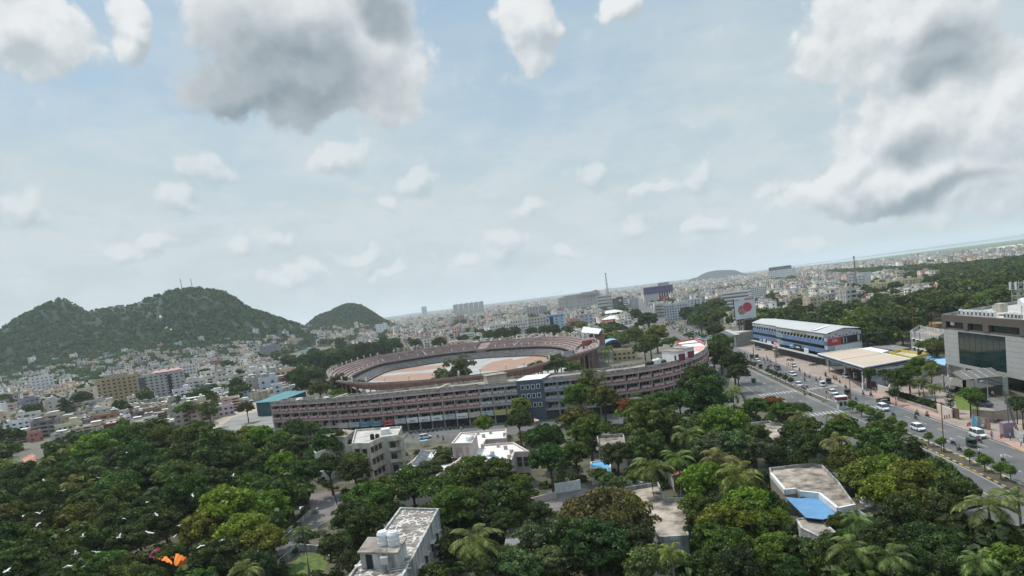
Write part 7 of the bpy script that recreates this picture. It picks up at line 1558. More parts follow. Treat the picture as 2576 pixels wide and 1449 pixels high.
def clear(t):
    x, y = P(t[1], t[2], t[4]); r = t[3] * F / t[2]; return not any(math.hypot(x - a, y - b) < c * .8 + r for a, b, c in PROT)
pool = [t for t in pool if clear(t)]
for k, (kd, X, Y, Rr, zc) in enumerate(pool):
    if k < room:
        T = tree(kd, X, Y, Rr, zc, far=Y > 300)
        if Y > 300:
            for ch in T.children: ch.color = tuple(v * .8 for v in ch.color[:3]) + (1,)
    else: stuffT.append((kd, X, Y, 0., Rr, zc))
q = random.Random(8)
for X, Y, z in CITYTREES:
    if city_ok(X, Y, 2): r_ = q.uniform(4, 6.8); stuffT.append((q.choice('ddgdo'), X, Y, z, r_, r_ + 1.5))
def merge_trees(name, L_, nl, leaf, label, seed=70, dim=1.):
    protos = [crown_np(nc=18, nl=nl, leaf=leaf, kz=.8, rc=.42, seed=seed + i) for i in range(4)]; VV = []; FF = []; CC = []; off = 0
    for pi, (V, Fq) in enumerate(protos):
        S = L_[pi::4]
        if not S: continue
        A = np.array([(X, Y, z + zc, Rr) for kd, X, Y, z, Rr, zc in S]); C = dim * np.array([TINT[s[0]] for s in S]) * np.random.default_rng(3).uniform(.75, 1.25, (len(S), 1)); th = np.random.default_rng(pi).uniform(0, 6.28, len(S)); c, s_ = np.cos(th)[:, None], np.sin(th)[:, None]
        W = np.stack([(V[None, :, 0] * c - V[None, :, 1] * s_) * A[:, 3:4] + A[:, 0:1], (V[None, :, 0] * s_ + V[None, :, 1] * c) * A[:, 3:4] + A[:, 1:2], V[None, :, 2] * A[:, 3:4] + A[:, 2:3]], -1)
        VV.append(W.reshape(-1, 3)); FF.append((Fq[None] + (np.arange(len(S)) * len(V))[:, None, None] + off).reshape(-1, 4)); off += len(S) * len(V); CC.append(np.repeat(C, len(Fq), 0))
    o = link(name, npmesh(name, np.concatenate(VV), np.concatenate(FF), M_leafs, np.concatenate(CC))); o['kind'] = 'stuff'; o['label'] = label; o['category'] = 'trees'; return o
merge_trees('woodland', [t for t in stuffT if t[2] < 750], 700, .17, 'massed trees of the wooded quarter and streets', 70, .8); merge_trees('street_trees', [t for t in stuffT if t[2] >= 750], 240, .26, 'small dark trees between the far houses')
# scrub on the hills
def hill_scrub():
    r = np.random.default_rng(9); L_ = []
    for (Yr, xs, zs, Wf, Wb, cap), n in zip(HILLS[:2], (15000, 4200)):
        X = r.uniform(xs[0], xs[-1], n); Y = r.uniform(Yr - Wf, Yr + 60, n); Z = hill_h(X, Y); k = wob(X, Y, .02, 12) + r.normal(0, .3, n)
        for x, y, z, kk in zip(X, Y, Z, k):
            if z > 2:
                steep = z > 95 and kk < -.15; L_.append(('H' if kk < .8 else 'd', x, y, z, r.uniform(3.2, 5.5) * (.6 if steep else 1), 1.2))
    return L_
merge_trees('hill_trees', hill_scrub(), 42, .46, 'scrubby green tree cover on the hills', 90, 1.1)
# undergrowth near the camera, one carpet of small bushes
def undergrowth():
    r = random.Random(4); L_ = []; bl = []
    for o in COL.objects:
        if o.type == 'EMPTY' and o.get('category') in ('house', 'building', 'shed'): bl.append(o)
    for _ in range(6000):
        Y = r.uniform(70, 235) if r.random() < .8 else r.uniform(60, 110); X = r.uniform(-.8 * Y - 10, .85 * Y + 10)
        if abs(X - road_x(Y)) < 15.5 or X > road_x(Y): continue
        if Y > 212 and X > -100: continue
        p = P(X, Y, 0)
        if any((X - bx) ** 2 + (Y - by) ** 2 < (br * .85) ** 2 for bx, by, br in BIG): continue
        if any(inpoly(p[0], p[1], q) for q in LANES): continue
        L_.append((r.choice('ddgdo'), X, Y, 0., r.uniform(.8, 1.6), .45))
    return L_
LANES = [[D('A6', x, y) for x, y in ((470, 730), (760, 700), (770, 850), (640, 960), (560, 1010), (330, 1230), (60, 1460), (-60, 1460), (200, 1190), (420, 960), (480, 880))], [D('A7', x, y) for x, y in ((130, 800), (380, 690), (600, 620), (670, 660), (650, 740), (560, 860), (400, 880), (250, 890))], [D('A6', x, y) for x, y in ((390, 1270), (560, 1250), (640, 1340), (560, 1460), (200, 1480), (300, 1350))]]
merge_trees('undergrowth', undergrowth(), 200, .17, 'dark undergrowth between the near trees', 110)
# clipped median trees
BALLS = [('R3', s) for s in ((630, 730, 85), (880, 835, 95), (1460, 1080, 105), (1790, 1205, 140), (2130, 1350, 132), (2430, 1400, 110))] + [('R2', s) for s in ((650, 620, 98), (810, 700, 100), (1000, 770, 98), (1180, 855, 98), (1430, 950, 100), (1640, 1030, 90))] + [('R1', s) for s in ((165, 480, 42), (235, 525, 42), (295, 555, 45), (370, 572, 45), (660, 682, 46), (740, 715, 48), (820, 748, 50), (915, 785, 54), (1020, 832, 55), (1130, 880, 58))]
m = MB(); m.tube([(0, 0, 0), (0, 0, 1)], [.09, .07], 6); BTR = m.mesh('trunk', M_bark)
for t, (x, y, r_) in BALLS:
    X, Y = g(t, x, y, 2.3); X = float(road_x(Y)) + (X - float(road_x(Y))) * .35; Rr = min(1.9, r_ / 8 * Y / F * 1.12); T = thing('clipped_tree', 'clipped round topped small tree in the road median', 'tree', (X, Y, .1), trng.uniform(0, 6), 'clipped trees along the median')
    f = link('crown', CR['ball'], T, (0, 0, 2.3), 0, (.26, .40, .07) if Y < 230 else (.17, .22, .09)); f.scale = (Rr, Rr, Rr * .95); s = link('trunk', BTR, T); s.scale = (1, 1, 2.)
# hedge shrubs along the office footpath
for k in range(16):
    u = k / 15; a = Vector(g('R2', 1400, 450)); b = Vector(g('R2', 2330, 730)); p = a.lerp(b, u); T = thing('shrub', 'clipped shrub of the hedge row behind the red footpath', 'shrub', (p.x + .6, p.y + .6, 0), k, 'hedge shrubs behind the footpath'); f = link('foliage', CR['shrub'], T, (0, 0, .7), 0, (.04, .07, .025) if k % 5 else (.15, .2, .03)); f.scale = (1.4, 1.4, 1.1)
# ------------------------------------------------------------------ vehicles, people, birds, street furniture
M_tyre = mat('tyre', (.02, .02, .02), .85, .1, 3); M_rim = mat('rim', (.3, .3, .3), .4, .1, 2, metal=.5)
M_body = mat('car_paint', (1, 1, 1), .3, .04, .5, objcol=True, spec=.5); M_lamp = mat('headlamp', (.6, .6, .58), .2, .1, 1); M_red = mat('tail_lamp', (.3, .02, .02), .3, .1, 1)
def wheel(r, w_):
    m = MB(); m.tube([(0, -w_ / 2, 0), (0, w_ / 2, 0)], r, 14, 0); m.tube([(0, -w_ / 2 - .01, 0), (0, w_ / 2 + .01, 0)], r * .58, 10, 1); return m.mesh('wheel', [M_tyre, M_rim])
def loft(stations, mi=0):
    "stations: (x, [(y,z)...]) closed rings joined along x"
    m = MB(); n = len(stations[0][1]); vs = [(x, y, z) for x, r in stations for y, z in r]; fs = [(i * n + j, i * n + (j + 1) % n, (i + 1) * n + (j + 1) % n, (i + 1) * n + j) for i in range(len(stations) - 1) for j in range(n)]
    m.add(vs, fs + [tuple(range(n - 1, -1, -1)), tuple(range((len(stations) - 1) * n, len(stations) * n))], mi); return m
def sec(w_, zb, zt, tw=.92): return [(-w_, zb + .12), (-w_ * .9, zb), (w_ * .9, zb), (w_, zb + .12), (w_ * 1.0, (zb + zt) / 2), (w_ * tw, zt), (-w_ * tw, zt), (-w_, (zb + zt) / 2)]
def make_car(L_, W, Hh, kind):
    h = W / 2; b = Hh * .56; x0, x1 = -L_ / 2, L_ / 2; P_ = []
    nose = {'hatch': .74, 'mpv': .80, 'sedan': .72}[kind]
    P_.append(('body', loft([(x0, sec(h * .86, .28, b * .9)), (x0 + .15, sec(h * .97, .2, b)), (x0 + L_ * .3, sec(h, .18, b * 1.02)), (x1 - L_ * .3, sec(h, .18, b)), (x1 - .35, sec(h * .95, .2, b * nose + .1)), (x1, sec(h * .84, .26, b * .66))]).mesh('body', M_body, smooth=False), (0, 0, 0), 0))
    rs, re = {'hatch': (-.42, .12), 'mpv': (-.46, .2), 'sedan': (-.28, .10)}[kind]; bs, be = {'hatch': (-.48, .28), 'mpv': (-.49, .33), 'sedan': (-.42, .28)}[kind]
    cab = loft([(L_ * bs, [(-h * .9, b - .02), (h * .9, b - .02), (h * .88, b + .03), (-h * .88, b + .03)]), (L_ * rs, [(-h * .9, b - .02), (h * .9, b - .02), (h * .74, Hh - .05), (-h * .74, Hh - .05)]), (L_ * re, [(-h * .9, b - .02), (h * .9, b - .02), (h * .74, Hh - .06), (-h * .74, Hh - .06)]), (L_ * be, [(-h * .88, b - .03), (h * .88, b - .03), (h * .86, b + .02), (-h * .86, b + .02)])])
    P_.append(('windows', cab.mesh('windows', M_glass), (0, 0, 0), 0))
    m = MB(); m.prism([(L_ * (rs - .01), -h * .76), (L_ * (re + .0), -h * .76), (L_ * (re + .0), h * .76), (L_ * (rs - .01), h * .76)], Hh - .06, Hh)
    for s in (-1, 1):
        for u in (rs, (rs + re) / 2, re): m.bar((L_ * (u + (bs - rs) * .5 * (u == rs) + (be - re) * .5 * (u == re)), s * h * .83, b), (L_ * u, s * h * .75, Hh - .02), .09, .06)
    P_.append(('roof', m.mesh('roof', M_body), (0, 0, 0), 0)); wm = wheel(.31, .2)
    for sx in (-.31, .32):
        for sy in (-1, 1): P_.append(('wheel', wm, (L_ * sx, sy * (h - .08), .31), 0))
    m = MB(); m.box(0, 0, 0, .1, .34, .16); hl = m.mesh('headlight', M_lamp); m = MB(); m.box(0, 0, 0, .08, .3, .16); tl = m.mesh('tail_light', M_red)
    for s in (-1, 1): P_.append(('headlight', hl, (x1 - .05, s * h * .62, b * .60), 0)); P_.append(('tail_light', tl, (x0, s * h * .66, b * .72), 0))
    m = MB(); m.box(x1 - .0, 0, .32, .06, W * .6, .2); P_.append(('bumper', m.mesh('bumper', M_black), (0, 0, 0), 0)); return P_
def make_auto():
    P_ = [('body', loft([(-1.25, sec(.6, .3, .85)), (-1.1, sec(.64, .25, .95)), (.35, sec(.62, .25, .75)), (.9, sec(.42, .25, .8)), (1.25, sec(.2, .35, .75))]).mesh('body', M_body), (0, 0, 0), 0)]
    m = loft([(-1.28, [(-.6, .9), (.6, .9), (.52, 1.62), (-.52, 1.62)]), (-1.1, [(-.62, .95), (.62, .95), (.56, 1.74), (-.56, 1.74)]), (.3, [(-.62, 1.5), (.62, 1.5), (.56, 1.78), (-.56, 1.78)]), (.72, [(-.55, 1.45), (.55, 1.45), (.48, 1.66), (-.48, 1.66)])]); P_.append(('canopy', m.mesh('canopy', M_body), (0, 0, 0), 0))
    m = MB(); m.add([(.78, -.45, 1.5), (.78, .45, 1.5), (1.02, .35, .8), (1.02, -.35, .8)], [(0, 1, 2, 3), (3, 2, 1, 0)]); P_.append(('windscreen', m.mesh('windscreen', M_glass), (0, 0, 0), 0)); wm = wheel(.22, .1)
    for x, y in ((.95, 0), (-.8, -.52), (-.8, .52)): P_.append(('wheel', wm, (x, y, .22), 0))
    m = MB(); m.box(-.55, 0, .5, .5, 1.0, .35); P_.append(('seat', m.mesh('seat', M_black), (0, 0, 0), 0)); m = MB(); m.lathe([(.1, 0), (.1, .05)], n=8); P_.append(('headlight', m.mesh('headlight', M_lamp), (1.2, 0, .62), 0)); return P_
def make_bike():
    wm = wheel(.3, .09); m = MB(); m.tube([(.62, 0, .3), (.42, 0, .85), (.36, 0, 1.0)], .04, 6); m.tube([(-.6, 0, .3), (-.1, 0, .4), (.35, 0, .75)], .05, 6); m.box(0, 0, .28, .42, .26, .34)
    P_ = [('frame', m.mesh('frame', M_black), (0, 0, 0), 0)]; m = loft([(-.05, [(-.12, .62), (.12, .62), (.1, .82), (-.1, .82)]), (.2, [(-.15, .6), (.15, .6), (.13, .92), (-.13, .92)]), (.38, [(-.08, .68), (.08, .68), (.07, .85), (-.07, .85)])]); P_.append(('tank', m.mesh('tank', M_body), (0, 0, 0), 0))
    m = MB(); m.box(-.35, 0, .7, .68, .24, .12); P_.append(('seat', m.mesh('seat', M_black), (0, 0, 0), 0)); m = MB(); m.tube([(.36, -.34, 1.02), (.38, 0, .98), (.36, .34, 1.02)], .025, 5); P_.append(('handlebar', m.mesh('handlebar', M_rim), (0, 0, 0), 0))
    for x in (-.6, .62): P_.append(('wheel', wm, (x, 0, .3), 0))
    m = MB(); m.box(.52, 0, .78, .12, .16, .16); P_.append(('headlight', m.mesh('headlight', M_lamp), (0, 0, 0), 0)); return P_
def make_truck():
    P_ = [('cab', loft([(.5, sec(.8, .4, 1.75, .9)), (1.3, sec(.8, .4, 1.75, .88)), (1.75, sec(.76, .45, 1.0))]).mesh('cab', M_body), (0, 0, 0), 0)]; m = MB(); m.box(-.75, 0, .6, 2.4, 1.6, .1)
    for a in ((-.75, .78, 2.4, .06), (-.75, -.78, 2.4, .06), (-1.92, 0, .06, 1.6), (.42, 0, .06, 1.6)): m.box(a[0], a[1], .7, a[2], a[3], .9)
    P_.append(('load_bed', m.mesh('load_bed', mat('truck_frame', (.06, .065, .06), .8, .3, 1)), (0, 0, 0), 0)); m = MB(); m.add([(1.36, -.68, 1.7), (1.36, .68, 1.7), (1.74, .66, 1.08), (1.74, -.66, 1.08)], [(0, 1, 2, 3), (3, 2, 1, 0)]); P_.append(('windscreen', m.mesh('windscreen', M_glass), (.02, 0, .02), 0)); wm = wheel(.34, .2)
    for x in (-1.2, 1.1):
        for s in (-1, 1): P_.append(('wheel', wm, (x, s * .7, .34), 0))
    return P_
PROTO = {'hatch': make_car(3.75, 1.66, 1.5, 'hatch'), 'mpv': make_car(3.9, 1.66, 1.72, 'mpv'), 'sedan': make_car(4.35, 1.72, 1.46, 'sedan'), 'auto': make_auto(), 'bike': make_bike(), 'truck': make_truck()}
CATN = {'hatch': ('car', 'car'), 'mpv': ('car', 'car'), 'sedan': ('car', 'car'), 'auto': ('auto_rickshaw', 'auto rickshaw'), 'bike': ('motorcycle', 'motorcycle'), 'truck': ('small_truck', 'truck')}
def vehicle(kind, X, Y, hd, col, label, group=None, s=1.08):
    nm, ct = CATN[kind]; T = thing(nm, label, ct, (X, Y, .03), hd, group or {'car': 'cars on the road', 'auto rickshaw': 'auto rickshaws on the road', 'motorcycle': 'motorcycles on the road', 'truck': 'trucks'}[ct]); T.scale = (s, s, s)
    for pn, me, lc, _ in PROTO[kind]: o = link(pn, me, T, lc); o.color = (*col, 1)
    return T
# people: one skinned body each
def skin_person(name, J, E, heads, smooth=1):
    me = bpy.data.meshes.new(name); me.from_pydata([j[:3] for j in J], E, []); o = bpy.data.objects.new(name, me); COL.objects.link(o); o.modifiers.new('skin', 'SKIN'); sv = me.skin_vertices[0].data
    for v, j in zip(sv, J): v.radius = (j[3], j[3] if len(j) < 5 else j[4])
    sv[0].use_root = True; sb = o.modifiers.new('sub', 'SUBSURF'); sb.levels = smooth; sb.render_levels = smooth; dg = bpy.context.evaluated_depsgraph_get(); me2 = bpy.data.meshes.new_from_object(o.evaluated_get(dg)); bpy.data.objects.remove(o); return me2
def hand(J, E, w_, d, right):
    "five short finger chains from wrist w_ (index) along direction d"
    base = Vector(J[w_][:3]); d = Vector(d).normalized(); side = Vector((0, 1, 0)).cross(d); side = side.normalized() if side.length > .1 else Vector((1, 0, 0)); J.append((*(base + d * .07), .034)); E.append((w_, len(J) - 1)); p = len(J) - 1
    for k, (o_, l) in enumerate(((-.03, .05), (-.01, .065), (.01, .06), (.03, .05))): J.append((*(base + d * (.09 + l) + side * o_), .0095)); E.append((p, len(J) - 1))
    J.append((*(base + d * .06 + side * -.055), .011)); E.append((w_, len(J) - 1))
def body_standing(step=.0, arm=.12):
    J = [(0, 0, .93, .13, .10), (0, 0, 1.15, .13, .10), (0, 0, 1.38, .16, .10), (0, 0, 1.50, .055), (0, .01, 1.60, .095), (0, .01, 1.68, .08)]; E = [(0, 1), (1, 2), (2, 3), (3, 4), (4, 5)]
    for s in (-1, 1):
        i = len(J); f = s * step; J += [(s * .1, 0, .86, .085), (s * .11, -f * .5, .48, .06), (s * .11, -f, .09, .04), (s * .11, -f - .12, .04, .035)]; E += [(0, i), (i, i + 1), (i + 1, i + 2), (i + 2, i + 3)]
        i = len(J); J += [(s * .19, 0, 1.40, .055), (s * (.22 + arm), f * .3, 1.13, .042), (s * (.22 + arm), -.08 + f * .5, .90, .03)]; E += [(2, i), (i, i + 1), (i + 1, i + 2)]; hand(J, E, i + 2, (0, -.2, -1), s > 0)
    return J, E
def body_riding():
    J = [(0, .1, .84, .14, .12), (0, .05, 1.05, .13, .10), (0, -.02, 1.28, .16, .10), (0, -.05, 1.40, .055), (0, -.07, 1.50, .095), (0, -.07, 1.58, .085)]; E = [(0, 1), (1, 2), (2, 3), (3, 4), (4, 5)]
    for s in (-1, 1):
        i = len(J); J += [(s * .13, .05, .82, .085), (s * .22, -.35, .70, .065), (s * .2, -.18, .32, .045), (s * .2, -.32, .26, .035)]; E += [(0, i), (i, i + 1), (i + 1, i + 2), (i + 2, i + 3)]
        i = len(J); J += [(s * .19, -.02, 1.30, .055), (s * .28, -.2, 1.10, .042), (s * .3, -.42, 1.06, .03)]; E += [(2, i), (i, i + 1), (i + 1, i + 2)]; hand(J, E, i + 2, (0, -1, -.2), s > 0)
    return J, E
def person_mats(me, waist, neck, hairz):
    me.materials.clear()
    for m_ in (mat('shirt', (1, 1, 1), .9, .2, 3, objcol=True), mat('trousers', (.05, .05, .07), .9, .3, 3), mat('skin', (.20, .11, .075), .7, .15, 3), mat('hair', (.015, .012, .01), .7, .2, 3)): me.materials.append(m_)
    for p in me.polygons:
        c = p.center; k = 1 if c.z < waist else 0
        if c.z > neck: k = 2
        if c.z > hairz or (c.z > neck + .08 and c.y > .02 + (0 if waist > .8 and neck > 1.45 else -.06)): k = 3
        if abs(c.x) > .2 and c.z < 1.0 and waist > .85 and c.z > .7: k = 2
        if abs(c.x) > .24 and c.y < -.34: k = 2
        if c.z < .06: k = 3
        p.material_index = k; p.use_smooth = True
    return me
PEOPLE = {'stand': person_mats(skin_person('person', *body_standing(), 1), .9, 1.49, 1.66), 'walk': person_mats(skin_person('person', *body_standing(.28, .06), 1), .9, 1.49, 1.66), 'ride': person_mats(skin_person('person', *body_riding(), 1), .86, 1.39, 1.56)}
def person(pose, X, Y, rz, col, label, z=.03, s=1.06): o = link('person', PEOPLE[pose], None, (X, Y, z), rz, col); o.scale = (s,) * 3; tag(o, label, 'person', 'people in the street'); return o
def road_dir(Y): return math.atan2(6., float(road_x(Y + 3) - road_x(Y - 3)))
SH = [((.70, .70, .70), 'white'), ((.25, .33, .45), 'blue'), ((.45, .10, .12), 'red'), ((.10, .10, .12), 'black'), ((.45, .42, .30), 'tan'), ((.35, .15, .35), 'purple'), ((.2, .32, .22), 'green')]
vr = random.Random(77)
def rider(t, x, y, toward=True, n=1, shirt=None):
    X, Y = g(t, x, y) if t else (x, y); d = road_dir(Y) + (math.pi if toward else 0) + vr.uniform(-.12, .12); col = vr.choice([(.03, .03, .035), (.25, .02, .02), (.05, .06, .12), (.2, .2, .2)]); c, cn = SH[shirt] if shirt is not None else vr.choice(SH)
    vehicle('bike', X, Y, d, col, 'motorcycle ridden by a person in a %s shirt' % cn); person('ride', X, Y, d + math.pi / 2, c, 'person in a %s shirt riding a motorcycle' % cn)
    if n == 2: person('ride', X - .42 * math.cos(d), Y - .42 * math.sin(d), d + math.pi / 2, SH[0][0], 'person in a white shirt riding pillion on a motorcycle')
WH, SI, BK, GY = (.66, .66, .67), (.40, .42, .44), (.02, .02, .025), (.15, .16, .17); GRN, BLU, DK = (.03, .06, .04), (.14, .2, .3), (.05, .045, .03)
for kind, t, x, y, c, tw, lb in (('hatch', 'R3', 450, 600, WH, 1, 'white hatchback driving beside the clipped median trees'), ('mpv', 'R3', 1650, 740, WH, 1, 'white and silver tall car at the kerb by the posters'), ('auto', 'R3', 1540, 940, GRN, 1, 'dark green auto rickshaw with black hood in the middle lane'),
    ('sedan', 'R2', 235, 410, WH, 1, 'white car with dark windscreen by the crossing barrier'), ('mpv', 'R2', 1250, 735, WH, 1, 'white tall car on the near zebra crossing'), ('truck', 'R2', 1240, 640, GY, 1, 'dark open pickup truck at the zebra crossing'), ('auto', 'R2', 540, 430, DK, 1, 'black auto rickshaw beside the rusty pole'), ('auto', 'R2', 160, 195, DK, 1, 'auto rickshaw with yellowish front near the petrol forecourt'), ('auto', 'R2', 30, 255, WH, 1, 'white auto rickshaw on the far zebra crossing'), ('hatch', 'R2', 510, 80, SI, 1, 'silver car fuelling under the tan canopy'),
    ('hatch', 'R1', 440, 515, WH, 1, 'white car at the far end of the clipped trees'), ('sedan', 'R1', 440, 270, SI, 1, 'silver car parked on the red plaza'), ('hatch', 'R1', 1160, 610, WH, 1, 'white car waiting at the plaza kerb'), ('hatch', 'R1', 1150, 790, WH, 1, 'white sport utility car in the middle of the right carriageway'), ('sedan', 'R1', 1270, 1000, WH, 1, 'white saloon turning through the median gap'),
    ('auto', 'R1', 500, 640, DK, 1, 'auto rickshaw behind the clipped trees'), ('auto', 'R1', 350, 930, GRN, 0, 'green auto rickshaw alone on the left carriageway'), ('auto', 'R1', 320, 440, DK, 1, 'auto rickshaw at the far lamp post'), ('auto', 'R1', 430, 440, DK, 1, 'auto rickshaw just behind the far white car'), ('truck', 'R1', 840, 670, BLU, 1, 'small blue truck passing the clipped trees'), ('auto', 'R2', 1330, 1500 - 900 + 0, DK, 1, 'auto rickshaw hidden behind the pickup truck')):
    X, Y = g(t, x, y + 10); vehicle(kind, X, Y, road_dir(Y) + (math.pi if tw else 0) + vr.uniform(-.05, .05), c, lb)
X, Y = g('R8', 440, 665); vehicle('hatch', X, Y, .25, WH, 'white hatchback on the street before the curved complex')
for t, x, y, c, lb, a in (('A4', 1905, 1250, BK, 'black car parked by the louvred porch', .3), ('R3', 1740, 130, (.03, .04, .08), 'dark blue car parked on the office yard', 1.9)): X, Y = g(t, x, y); vehicle('sedan', X, Y, a, c, lb)
for t, x, y, n, s in (('R3', 1150, 900, 2, 0), ('R3', 1680, 1120, 1, 0), ('R3', 2160, 1250, 2, 0), ('R3', 630, 345, 1, 3), ('R2', 90, 65, 1, 3), ('R2', 250, 125, 1, 2), ('R2', 300, 140, 1, 4), ('R2', 370, 195, 1, 0), ('R2', 490, 300, 1, 0), ('R2', 700, 540, 1, 1), ('R2', 560, 515, 1, 3), ('R2', 1450, 860, 1, 1), ('R2', 1000, 460, 1, 3), ('R2', 930, 690, 1, 0), ('R1', 120, 410, 1, 0), ('R1', 230, 440, 1, 3), ('R1', 590, 565, 1, 1), ('R1', 620, 460, 1, 4), ('R1', 690, 535, 1, 1), ('R1', 770, 625, 1, 0), ('R1', 1000, 780, 1, 0), ('R1', 1280, 715, 1, 3), ('R1', 1480, 840, 1, 0), ('R1', 1380, 905, 1, 2), ('R1', 1700, 890, 1, 1), ('R1', 1800, 810, 1, 3), ('R1', 1340, 1070, 1, 5), ('R1', 1430, 1050, 1, 0), ('R1', 1390, 1095, 1, 1), ('R1', 1490, 1200, 1, 0), ('R1', 1380, 1190, 1, 3), ('R8', 750, 690, 1, 3), ('R8', 655, 640, 1, 0), ('A4', 2260, 1310, 1, 0)): rider(t, x, y, True, n, s)
for k, (t, x, y) in enumerate((('R1', 860, 400), ('R1', 910, 410), ('R1', 960, 400), ('R1', 1010, 410), ('R1', 1070, 405), ('R1', 1520, 600), ('R1', 1580, 600), ('R1', 1640, 590), ('R1', 620, 300), ('R1', 1060, 500), ('R1', 1130, 500), ('R3', 2070, 470))): X, Y = g(t, x, y); vehicle('bike', X, Y, vr.uniform(2.2, 2.8), vr.choice([(.03,) * 3, (.2, .02, .02), (.3, .3, .3)]), 'parked motorcycle standing on the roadside paving', 'parked motorcycles')
for k in range(13): X, Y = g('R8', 190 + 75 * k, 590 - 9 * k); vehicle('bike', X, Y, vr.uniform(1.2, 1.9), vr.choice([(.03,) * 3, (.2, .02, .02), (.3, .3, .3)]), 'parked motorcycle in front of the shops of the curved complex', 'parked motorcycles')
for t, x, y, c, cn, ps in (('R3', 1930, 800, 5, 'purple', 'stand'), ('R3', 2300, 830, 1, 'blue', 'stand'), ('R3', 2520, 950, 0, 'white', 'walk'), ('R3', 2560, 860, 4, 'tan', 'stand'), ('R2', 1505, 655, 4, 'tan', 'walk'), ('R2', 865, 310, 0, 'white', 'stand'), ('R2', 1060, 390, 2, 'red', 'walk'), ('R1', 1030, 620, 2, 'red', 'stand'), ('R1', 1060, 622, 2, 'red', 'walk'), ('R1', 820, 465, 3, 'black', 'walk'), ('R8', 230, 680, 4, 'tan', 'walk'), ('R8', 1060, 545, 0, 'white', 'stand'), ('R1', 1320, 1090, 5, 'purple', 'walk'), ('R3', 1750, 640, 0, 'white', 'stand'), ('R3', 1710, 620, 3, 'black', 'walk'), ('R2', 1100, 400, 6, 'green', 'stand')): X, Y = g(t, x, y); person(ps, X, Y, vr.uniform(0, 6), SH[c][0], 'person in %s top %s on foot' % (cn, 'walking' if ps == 'walk' else 'standing'), z=.14)
for k in range(30):
    Y = vr.uniform(135, 400); X = float(road_x(Y)) + vr.uniform(2.6, 12.5)
    rider(None, X, Y, True, 1 + (k % 4 == 0))
# the traffic jam further up the road
for k in range(84):
    Y = 420 + (k // 4) * 13.5 + vr.uniform(-3, 3); ln = (k % 4) * 2.9 + 2.6 + vr.uniform(-.6, .6); X = float(road_x(Y)) + ln; kd = vr.choice(['auto', 'hatch', 'bike', 'sedan', 'mpv', 'bike', 'auto'])
    if kd == 'bike':
        if Y < 620: rider(None, X, Y)
        continue
    c, cn = (vr.choice([(WH, 'white'), (SI, 'silver'), (WH, 'white'), (BK, 'black'), ((.25, .03, .03), 'red')]) if kd != 'auto' else vr.choice([(GRN, 'green'), ((.35, .28, .04), 'yellow')])); vehicle(kd, X, Y, road_dir(Y) + math.pi, c, '%s %s queuing in the distant traffic jam' % (cn, 'auto rickshaw' if kd == 'auto' else 'car'))
# street lamps, poles
def pole(t, x, y, h, label, m=M_rust, head=True, lean=(0, 0), nm='street_lamp'):
    X, Y = g(t, x, y); T = thing(nm, label, 'street lamp' if head else 'pole', (X, Y, 0)); mb = MB(); mb.tube([(X, Y, 0), (X + lean[0], Y + lean[1], h)], [.13, .08], 8); mb.build('post', m, T)
    if head:
        mb = MB(); mb.tube([(X + lean[0], Y + lean[1], h - .1), (X + lean[0] - 1.2, Y + lean[1], h + .35)], .05, 6); mb.build('arm', m, T); mb = MB(); mb.box(X + lean[0] - 1.5, Y + lean[1], h + .3, .8, .3, .14); mb.build('lamp_head', M_white, T)
    return T
for t, x, y, h, lb in (('R3', 968, 1045, 10.5, 'tall rusty street pole rising from the near median'), ('R1', 370, 490, 9, 'thin far street pole beside the far white car'), ('R1', 835, 870, 9.5, 'thin street pole among the far clipped trees'), ('R1', 1150, 740, 7, 'thin street pole behind the white sport utility car'), ('R2', 600, 600, 9.5, 'rusty street pole beside the black auto rickshaw'), ('A3', 2440, 1000, 8, 'thin pole near the far median trees')): pole(t, x, y, h, lb, head=False, nm='street_pole')
pole('A6', 712, 825, 8, 'leaning street lamp with white head over the park lane', mat('lamp_black', (.05, .04, .04), .7, .2, 1), lean=(-.8, 0)); pole('D', 2303, 905, 26, 'tall floodlight pole rising before the dark woods', M_rust, nm='floodlight_pole'); pole('B2', 1710, 1390, 5, 'curved grey lamp post on the office yard', M_metal); pole('A5', 1740, 500, 9, 'thin pole sticking out of the left trees', M_metal, head=False, nm='street_pole')
for x, y, lx in ((2290, 750, -.3), (2440, 680, -2.6), (2480, 690, -2.8)): pole('R3', x, y, 10, 'grey electricity pole at the right edge with tangled wires', mat('pole_concrete', (.16, .15, .14), .8, .2, 1), head=False, lean=(lx, 0), nm='electricity_pole')
